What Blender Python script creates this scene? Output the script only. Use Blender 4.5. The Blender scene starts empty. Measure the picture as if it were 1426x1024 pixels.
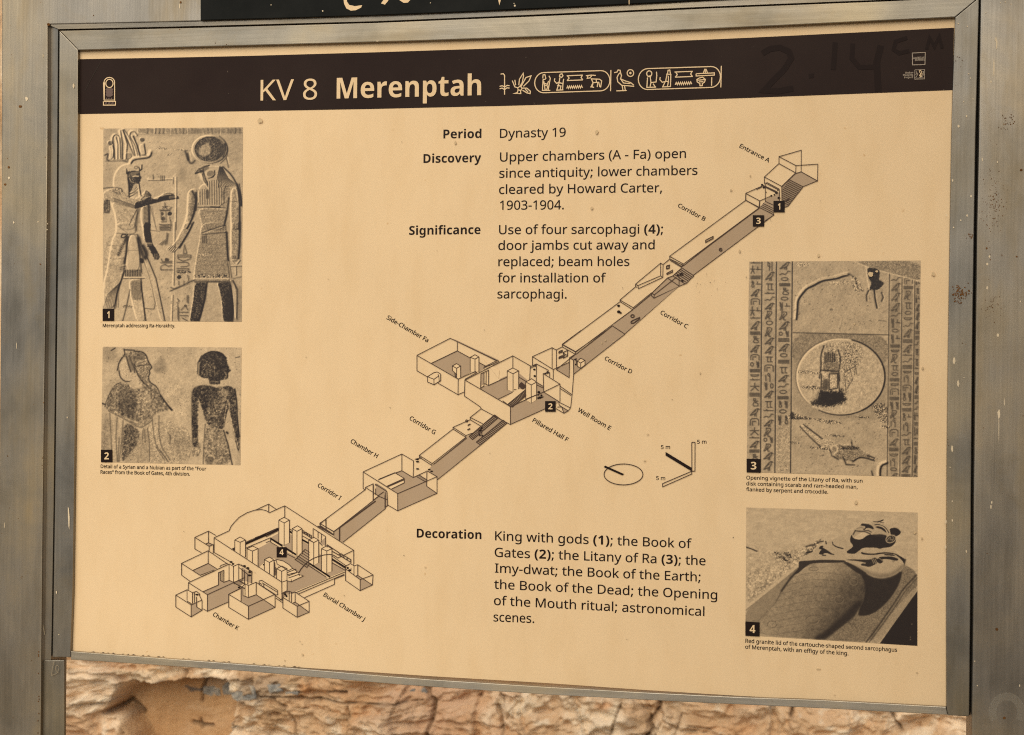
import bpy, bmesh, math, random
import numpy as np
from mathutils import Vector
from mathutils.geometry import tessellate_polygon

random.seed(7)
S = bpy.context.scene
COL = S.collection
R = math.radians

# ------------------------------------------------------------------ camera
# world: the printed sheet lies in the plane y = 0, facing -y; z is up; metres
CAM_M = np.array([[0.9765458, 0.21491979, 0.01295283],
                  [0.01355786, -0.00134117, -0.99990719],
                  [-0.21488248, 0.97663078, -0.00422357]])      # rows: right, down, forward
CAM_C = np.array([0.33504063, -1.38951054, -0.0050887])
FPX = 1980.0                                                     # focal length in pixels of a 1426 x 1024 frame
cam_data = bpy.data.cameras.new('camera')
cam = bpy.data.objects.new('camera', cam_data)
COL.objects.link(cam)
from mathutils import Matrix
rm = Matrix(((CAM_M[0][0], -CAM_M[1][0], -CAM_M[2][0], CAM_C[0]),
             (CAM_M[0][1], -CAM_M[1][1], -CAM_M[2][1], CAM_C[1]),
             (CAM_M[0][2], -CAM_M[1][2], -CAM_M[2][2], CAM_C[2]),
             (0, 0, 0, 1)))
cam.matrix_world = rm
cam_data.sensor_width = 36.0
cam_data.lens = FPX / 1426 * 36.0
cam_data.clip_start = 0.05
cam_data.clip_end = 200.0
cam_data.dof.use_dof = True
cam_data.dof.focus_distance = 1.44
cam_data.dof.aperture_fstop = 16.0
S.camera = cam

# ------------------------------------------------------------------ light
SUN_EL = R(34)
world = bpy.data.worlds.new("World")
S.world = world
world.use_nodes = True
wn = world.node_tree.nodes
wl = world.node_tree.links
sky = wn.new('ShaderNodeTexSky')
sky.sky_type = 'NISHITA'
sky.sun_disc = False
sky.sun_elevation = SUN_EL
sky.dust_density = 0.6
wl.new(sky.outputs[0], wn['Background'].inputs[0])
wn['Background'].inputs[1].default_value = 0.05
world.cycles.sampling_method = 'NONE'      # the sky is even: no need to aim at it
sun_data = bpy.data.lights.new('sun', 'SUN')
sun_data.energy = 1.5
sun_data.angle = R(64)
sun_data.color = (1.0, 0.90, 0.68)
sun = bpy.data.objects.new('sun', sun_data)
COL.objects.link(sun)
SUN_DIR = Vector((-0.02, -1.0, 0)).normalized() * math.cos(SUN_EL) + Vector((0, 0, math.sin(SUN_EL)))   # towards the veiled sun, high on the reader's left
sun.rotation_euler = SUN_DIR.to_track_quat('Z', 'Y').to_euler()
sky.sun_rotation = math.atan2(SUN_DIR.x, SUN_DIR.y)
S.view_settings.view_transform = 'Standard'
S.view_settings.look = 'None'
S.view_settings.exposure = 1.22
S.cycles.use_denoising = False
S.cycles.max_bounces = 8
S.cycles.diffuse_bounces = 3
S.cycles.sample_clamp_indirect = 4.0
S.cycles.caustics_reflective = False
S.cycles.filter_width = 1.1
S.cycles.use_adaptive_sampling = False

# ------------------------------------------------------------------ helpers
def ray(px, py):
    d = CAM_M.T @ np.array([(px - 713) / FPX, (py - 512) / FPX, 1.0])
    return d
def P(px, py, y=0.0):
    """a point of the photograph laid on the plane at depth y"""
    d = ray(px, py)
    t = (y - CAM_C[1]) / d[1]
    q = CAM_C + d * t
    return (float(q[0]), float(y), float(q[2]))
def Pv(px, py, y=0.0):
    px = np.asarray(px, float); py = np.asarray(py, float)
    d = np.stack([(px - 713) / FPX, (py - 512) / FPX, np.ones_like(px)], -1) @ CAM_M
    t = (y - CAM_C[1]) / d[..., 1]
    return CAM_C + d * t[..., None]

ZR = {  # working windows: origin and magnification used when measuring
    'A': (980, 190, 7.878), 'B': (900, 270, 7.878), 'C': (780, 360, 6.825), 'D': (700, 460, 6.4),
    'E': (530, 430, 5.389), 'F': (560, 540, 7.13), 'G': (430, 590, 6.024), 'H': (240, 690, 5.389),
    'I': (370, 690, 5.389), 'J': (830, 600, 8.388), 'T1': (540, 160, 3.1), 'T2': (540, 295, 3.1),
    'T3': (560, 720, 3.1), 'TT': (340, 60, 3.961), 'HG': (680, 70, 4.194), 'IC': (130, 95, 17.06),
    'LG': (1240, 60, 14.26), 'GH': (1040, 0, 3.694), 'Z1': (130, 170, 6.4818), 'Z1b': (130, 310, 6.4),
    'Z1c': (130, 180, 10.236),
    'Z2': (130, 475, 5.25), 'Z3': (1030, 355, 5.4846), 'Z3b': (1030, 510, 5.388), 'Z4': (1030, 700, 4.654),
    'px': (0, 0, 1.0), 'Q4': (1170, 710, 11.38), 'Q4b': (1100, 740, 10.97), 'Q1': (170, 220, 14.625), 'Q1b': (255, 180, 8.53), 'Q3': (1200, 360, 9.31), 'TL': (0, 0, 3.961), 'BL': (0, 820, 3.961), 'UP': (260, 0, 2.852),
    'B1': (340, 860, 3.395), 'B2': (740, 860, 3.565), 'B3': (1080, 860, 4.121),
    'LS': (0, 180, 3.2), 'LT': (0, 500, 3.2), 'RS': (1290, 180, 3.2), 'RT': (1290, 490, 2.767)}
def Z(w, pts):
    ox, oy, k = ZR[w]
    return [(ox + x / k, oy + y / k) for x, y in pts]

def prop(o, label=None, category=None, group=None, kind=None):
    if label: o['label'] = label
    if category: o['category'] = category
    if group: o['group'] = group
    if kind: o['kind'] = kind
    return o
def link(o, parent=None):
    COL.objects.link(o)
    if parent is not None:
        o.parent = parent
        if parent.type == 'EMPTY':          # meshes are written in world coordinates
            o.matrix_parent_inverse = Matrix.Translation(-parent.location)
    return o
def mesh_obj(name, verts, faces, mat, parent=None, smooth=False):
    me = bpy.data.meshes.new(name)
    me.from_pydata([tuple(v) for v in verts], [], faces)
    me.materials.append(mat)
    if smooth:
        me.polygons.foreach_set('use_smooth', [True] * len(me.polygons))
    me.update()
    return link(bpy.data.objects.new(name, me), parent)
def empty(name, loc, parent=None):
    o = bpy.data.objects.new(name, None)
    o.empty_display_size = 0.05
    o.location = loc
    return link(o, parent)

# ------------------------------------------------------------------ materials
def new_mat(name):
    m = bpy.data.materials.new(name)
    m.use_nodes = True
    nt = m.node_tree
    return m, nt, nt.nodes['Principled BSDF'], nt.nodes, nt.links
def ramp(nodes, stops):
    r = nodes.new('ShaderNodeValToRGB')
    e = r.color_ramp.elements
    while len(e) < len(stops): e.new(0.5)
    for k, (p, c) in enumerate(stops):
        e[k].position = p
        e[k].color = (*c, 1) if len(c) == 3 else c
    return r
def coords(nodes, links, scale=(1, 1, 1)):
    tc = nodes.new('ShaderNodeNewGeometry')
    mp = nodes.new('ShaderNodeMapping')
    mp.inputs['Scale'].default_value = scale
    links.new(tc.outputs['Position'], mp.inputs['Vector'])
    return mp.outputs[0]
def noise(nodes, links, vec, scale, detail=4, rough=.55, dist=0):
    n = nodes.new('ShaderNodeTexNoise')
    n.inputs['Scale'].default_value = scale
    n.inputs['Detail'].default_value = detail
    n.inputs['Roughness'].default_value = rough
    n.inputs['Distortion'].default_value = dist
    links.new(vec, n.inputs['Vector'])
    return n.outputs['Fac']
def mixc(nodes, links, fac, a, b, mode='MIX'):
    m = nodes.new('ShaderNodeMix')
    m.data_type = 'RGBA'
    m.blend_type = mode
    if isinstance(fac, (int, float)): m.inputs[0].default_value = fac
    else: links.new(fac, m.inputs[0])
    for k, v in ((6, a), (7, b)):
        if isinstance(v, tuple): m.inputs[k].default_value = (*v, 1)
        else: links.new(v, m.inputs[k])
    return m.outputs[2]

PAPER = (0.785, 0.570, 0.345)
INK = (0.018, 0.0105, 0.009)
def paper_like(name, base, mott=0.05, speck=True, rough=0.42):
    m, nt, b, n, l = new_mat(name)
    v = coords(n, l)
    f1 = noise(n, l, v, 5, 5, .6)
    r1 = ramp(n, [(0.3, tuple(c * (1 - mott) for c in base)), (0.7, tuple(min(1, c * (1 + mott * .4)) for c in base))])
    l.new(f1, r1.inputs[0])
    c = r1.outputs[0]
    f2 = noise(n, l, coords(n, l, (1, 1, .35)), 38, 4, .6)
    r2 = ramp(n, [(0.45, (1, 1, 1)), (0.75, (.955, .935, .90))])
    l.new(f2, r2.inputs[0])
    c = mixc(n, l, 1.0, c, r2.outputs[0], 'MULTIPLY')
    if speck:
        f3 = noise(n, l, v, 115, 2, .5)
        r3 = ramp(n, [(0.70, (1, 1, 1)), (0.76, (.80, .72, .62)), (1, (.62, .52, .42))])
        l.new(f3, r3.inputs[0])
        f4 = noise(n, l, v, 9, 2, .5)
        r4 = ramp(n, [(0.50, (0, 0, 0)), (0.62, (1, 1, 1))])
        l.new(f4, r4.inputs[0])
        c = mixc(n, l, r4.outputs[0], c, mixc(n, l, 1.0, c, r3.outputs[0], 'MULTIPLY'))
    l.new(c, b.inputs['Base Color'])
    rr = ramp(n, [(0.3, (rough - .06,) * 3), (0.7, (rough + .1,) * 3)])
    l.new(f2, rr.inputs[0])
    l.new(rr.outputs[0], b.inputs['Roughness'])
    b.inputs['Specular IOR Level'].default_value = 0.07
    return m
M_SHEET = paper_like('cream_enamel', PAPER)
M_PAPERINK = paper_like('cream_print', tuple(c * 1.0 for c in PAPER), .03, False)
M_TITLE = paper_like('cream_title_print', tuple(c * .97 for c in PAPER), .03, False)
M_GREY = paper_like('taupe_tint_print', (0.43, 0.305, 0.20), .05, False)
M_INK = paper_like('dark_brown_ink', INK, .1, False, .4)
M_LINE = paper_like('brown_line_ink', (0.075, 0.047, 0.036), .1, False, .4)
M_DIMWHITE = paper_like('dim_logo_print', (0.40, 0.32, 0.25), .1, False)
M_TAUPE = paper_like('dull_icon_print', (0.16, 0.105, 0.09), .1, False)
M_STAIN = paper_like('rub_stain', (0.62, 0.45, 0.265), .25, False, .6)
M_RUST = paper_like('rust', (0.17, 0.075, 0.024), .5, False, .9)
M_FLECK = paper_like('dried_paint_fleck', (0.74, 0.60, 0.42), .2, False, .7)

def band_mat():
    m, nt, b, n, l = new_mat('dark_band_enamel')
    v = coords(n, l)
    f = noise(n, l, v, 9, 5, .6)
    r = ramp(n, [(0.35, (.021, .0115, .010)), (0.7, (.029, .0175, .0145))])
    l.new(f, r.inputs[0])
    f2 = noise(n, l, coords(n, l, (1, 1, 1)), 260, 1, .5)
    r2 = ramp(n, [(0.775, (0, 0, 0)), (0.80, (1, 1, 1))])
    l.new(f2, r2.inputs[0])
    c = mixc(n, l, r2.outputs[0], r.outputs[0], (0.10, 0.075, 0.055))
    l.new(c, b.inputs['Base Color'])
    b.inputs['Roughness'].default_value = .5
    b.inputs['Specular IOR Level'].default_value = .06
    return m
M_BAND = band_mat()
M_SMEAR, _, _b, _, _ = new_mat('finger_smear')
_b.inputs['Base Color'].default_value = (.0175, .0102, .009, 1)
_b.inputs['Roughness'].default_value = .62
_b.inputs['Specular IOR Level'].default_value = .08
M_GRIME = paper_like('grey_grime', (.055, .044, .036), .2, False, .7)

def steel(name, tint=(.292, .252, .205), rough=.36, grain=(1, 1, .02), seed=0.0, wear=1.0):
    m, nt, b, n, l = new_mat(name)
    v0 = n.new('ShaderNodeNewGeometry')
    mp0 = n.new('ShaderNodeMapping')
    mp0.inputs['Location'].default_value = (seed, seed * .7, seed * 1.3)
    l.new(v0.outputs['Position'], mp0.inputs['Vector'])
    v = mp0.outputs[0]
    mg = n.new('ShaderNodeMapping')
    mg.inputs['Scale'].default_value = grain
    l.new(v, mg.inputs['Vector'])
    brush = noise(n, l, mg.outputs[0], 420, 3, .6)
    mott = noise(n, l, v, 7, 6, .62, .6)
    ms = n.new('ShaderNodeMapping')
    ms.inputs['Scale'].default_value = tuple(1 if g > .5 else .22 for g in grain)
    l.new(v, ms.inputs['Vector'])
    streak = noise(n, l, ms.outputs[0], 26, 4, .6)
    r1 = ramp(n, [(0.30, (tint[0] * .70, tint[1] * .71, tint[2] * .71)), (0.5, tint), (0.70, (tint[0] * 1.22, tint[1] * 1.16, tint[2] * 1.04))])
    l.new(mott, r1.inputs[0])
    r2 = ramp(n, [(0.3, (.87, .87, .865)), (0.5, (1, 1, 1)), (0.70, (1.0, .93, .79))])
    l.new(streak, r2.inputs[0])
    c = mixc(n, l, 1.0, r1.outputs[0], r2.outputs[0], 'MULTIPLY')
    big = noise(n, l, v, 3.1, 3, .55, .8)
    r6 = ramp(n, [(0.36, (.84, .88, .96)), (0.52, (1, 1, 1)), (0.66, (1.10, 1.04, .90))])
    l.new(big, r6.inputs[0])
    c = mixc(n, l, 1.0, c, r6.outputs[0], 'MULTIPLY')
    r3 = ramp(n, [(0.32, (.86, .86, .86)), (0.68, (1, 1, 1))])
    l.new(brush, r3.inputs[0])
    c = mixc(n, l, 1.0, c, r3.outputs[0], 'MULTIPLY')
    # tea-coloured staining and small rust pits
    st = noise(n, l, v, 16, 5, .7, .4)
    r4 = ramp(n, [(0.56, (0, 0, 0)), (0.74, (.55 * wear,) * 3)])
    l.new(st, r4.inputs[0])
    c = mixc(n, l, r4.outputs[0], c, (.22, .17, .105))
    pit = noise(n, l, v, 210, 2, .5)
    r5 = ramp(n, [(0.755, (0, 0, 0)), (0.79, (1, 1, 1))])
    l.new(pit, r5.inputs[0])
    c = mixc(n, l, r5.outputs[0], c, (.16, .085, .035))
    l.new(c, b.inputs['Base Color'])
    b.inputs['Metallic'].default_value = .78
    rr = ramp(n, [(0.3, (rough - .08,) * 3), (0.75, (rough + .16,) * 3)])
    l.new(streak, rr.inputs[0])
    l.new(rr.outputs[0], b.inputs['Roughness'])
    bp = n.new('ShaderNodeBump')
    bp.inputs['Strength'].default_value = .10
    bp.inputs['Distance'].default_value = .0006
    l.new(brush, bp.inputs['Height'])
    l.new(bp.outputs[0], b.inputs['Normal'])
    return m
M_STEEL_V = steel('brushed_steel_upright', grain=(1, 1, .02), seed=1.3, rough=.40)
M_STEEL_H = steel('brushed_steel_crosswise', grain=(.02, 1, 1), seed=4.1, rough=.40)
M_BAR_V = steel('frame_steel_upright', tint=(.266, .234, .193), grain=(1, 1, .02), seed=7.7, rough=.42, wear=.6)
M_BAR_H = steel('frame_steel_crosswise', tint=(.282, .243, .190), grain=(.02, 1, 1), seed=9.2, rough=.42, wear=.7)
M_BAR_B = steel('bottom_rail_steel', tint=(.44, .39, .325), grain=(.02, 1, 1), seed=12.5, rough=.45, wear=.4)
M_DARK, _, _b, _, _ = new_mat('dark_gap_shade')  # near-black colour standing in for the shade inside gaps
_b.inputs['Base Color'].default_value = (.02, .017, .014, 1)
_b.inputs['Roughness'].default_value = .9

# ------------------------------------------------------------------ solids cut from outlines
def slab(name, pts, yf, yb, mat, parent, bevel=0.0008, yplane=None, smooth=False):
    """pts: outline in the photograph, clockwise or not, laid on depth yf and extruded back to yb"""
    q = [P(x, y, yf if yplane is None else yplane) for x, y in pts]
    bm = bmesh.new()
    vs = [bm.verts.new((a, yf, c)) for a, _, c in q]
    f = bm.faces.new(vs)
    f.normal_update()
    if f.normal.y > 0:
        f.normal_flip()
    r = bmesh.ops.extrude_face_region(bm, geom=[f])
    nv = [g for g in r['geom'] if isinstance(g, bmesh.types.BMVert)]
    # the extruded copy becomes the front, the original stays back
    for v in vs: v.co.y = yb
    front = [g for g in r['geom'] if isinstance(g, bmesh.types.BMFace)][0]
    bmesh.ops.recalc_face_normals(bm, faces=bm.faces[:])
    if bevel:
        es = [e for e in front.edges]
        bmesh.ops.bevel(bm, geom=es, offset=bevel, segments=2, affect='EDGES', profile=.6)
    me = bpy.data.meshes.new(name)
    bm.to_mesh(me); bm.free()
    me.materials.append(mat)
    return link(bpy.data.objects.new(name, me), parent)

# ------------------------------------------------------------------ flat print: polygons, strokes, lettering
LAY = 0.0003
class Ink:
    """flat shapes printed on the sheet: layer k lies k * 0.3 mm proud of it"""
    def __init__(self, layer):
        self.y = -LAY * layer
        self.v, self.f = [], []
        self.n = 0
    def step(self):
        # overlapping shapes of one ink must never lie in exactly the same plane
        self.n += 1
        self.y -= 5e-7 if self.n % 200 else -99.5e-6
    def poly(self, pts):
        self.step()
        base = len(self.v)
        self.v += [P(x, y, self.y) for x, y in pts]
        tri = tessellate_polygon([[Vector((x, y, 0)) for x, y in pts]])
        for t in tri: self.f.append(tuple(base + i for i in t))
        return self
    def line(self, pts, w=1.1, closed=False):
        self.step()
        n = len(pts)
        if closed: pts = list(pts) + [pts[0]]; n += 1
        pts = [np.array(p, float) for p in pts]
        L, Rr = [], []
        for i in range(n):
            if closed and i in (0, n - 1):
                a = pts[1] - pts[0]; b = pts[n - 1] - pts[n - 2]
            else:
                a = pts[min(i + 1, n - 1)] - pts[min(i, n - 2)]
                b = pts[max(i, 1)] - pts[max(i - 1, 0)]
            a = a / (np.linalg.norm(a) + 1e-9); b = b / (np.linalg.norm(b) + 1e-9)
            t = a + b
            if np.linalg.norm(t) < .2: t = a
            t = t / np.linalg.norm(t)
            nn = np.array([-t[1], t[0]])
            k = 1 / max(.45, abs(float(np.dot(nn, [-a[1], a[0]]))))
            L.append(pts[i] + nn * w / 2 * k); Rr.append(pts[i] - nn * w / 2 * k)
        base = len(self.v)
        for a, b in zip(L, Rr):
            self.v.append(P(a[0], a[1], self.y)); self.v.append(P(b[0], b[1], self.y))
        for i in range(n - 1):
            self.f.append((base + 2 * i, base + 2 * i + 1, base + 2 * i + 3, base + 2 * i + 2))
        return self
    def make(self, name, mat, parent, label=None):
        if not self.f: return None
        # every face looks at the reader (-y)
        V = np.array(self.v)
        F = []
        for f in self.f:
            a, b, c = V[f[0]], V[f[1]], V[f[2]]
            ny = (b[2] - a[2]) * (c[0] - a[0]) - (b[0] - a[0]) * (c[2] - a[2])
            F.append(f if ny < 0 else tuple(reversed(f)))
        o = mesh_obj(name, self.v, F, mat, parent)
        if label: o['label'] = label
        return o
def ell(cx, cy, rx, ry, n=28, a0=0, a1=360, rot=0):
    out = []
    c, s = math.cos(R(rot)), math.sin(R(rot))
    for i in range(n + (0 if a1 - a0 == 360 else 1)):
        a = R(a0 + (a1 - a0) * i / n)
        x, y = rx * math.cos(a), ry * math.sin(a)
        out.append((cx + x * c - y * s, cy + x * s + y * c))
    return out

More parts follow.
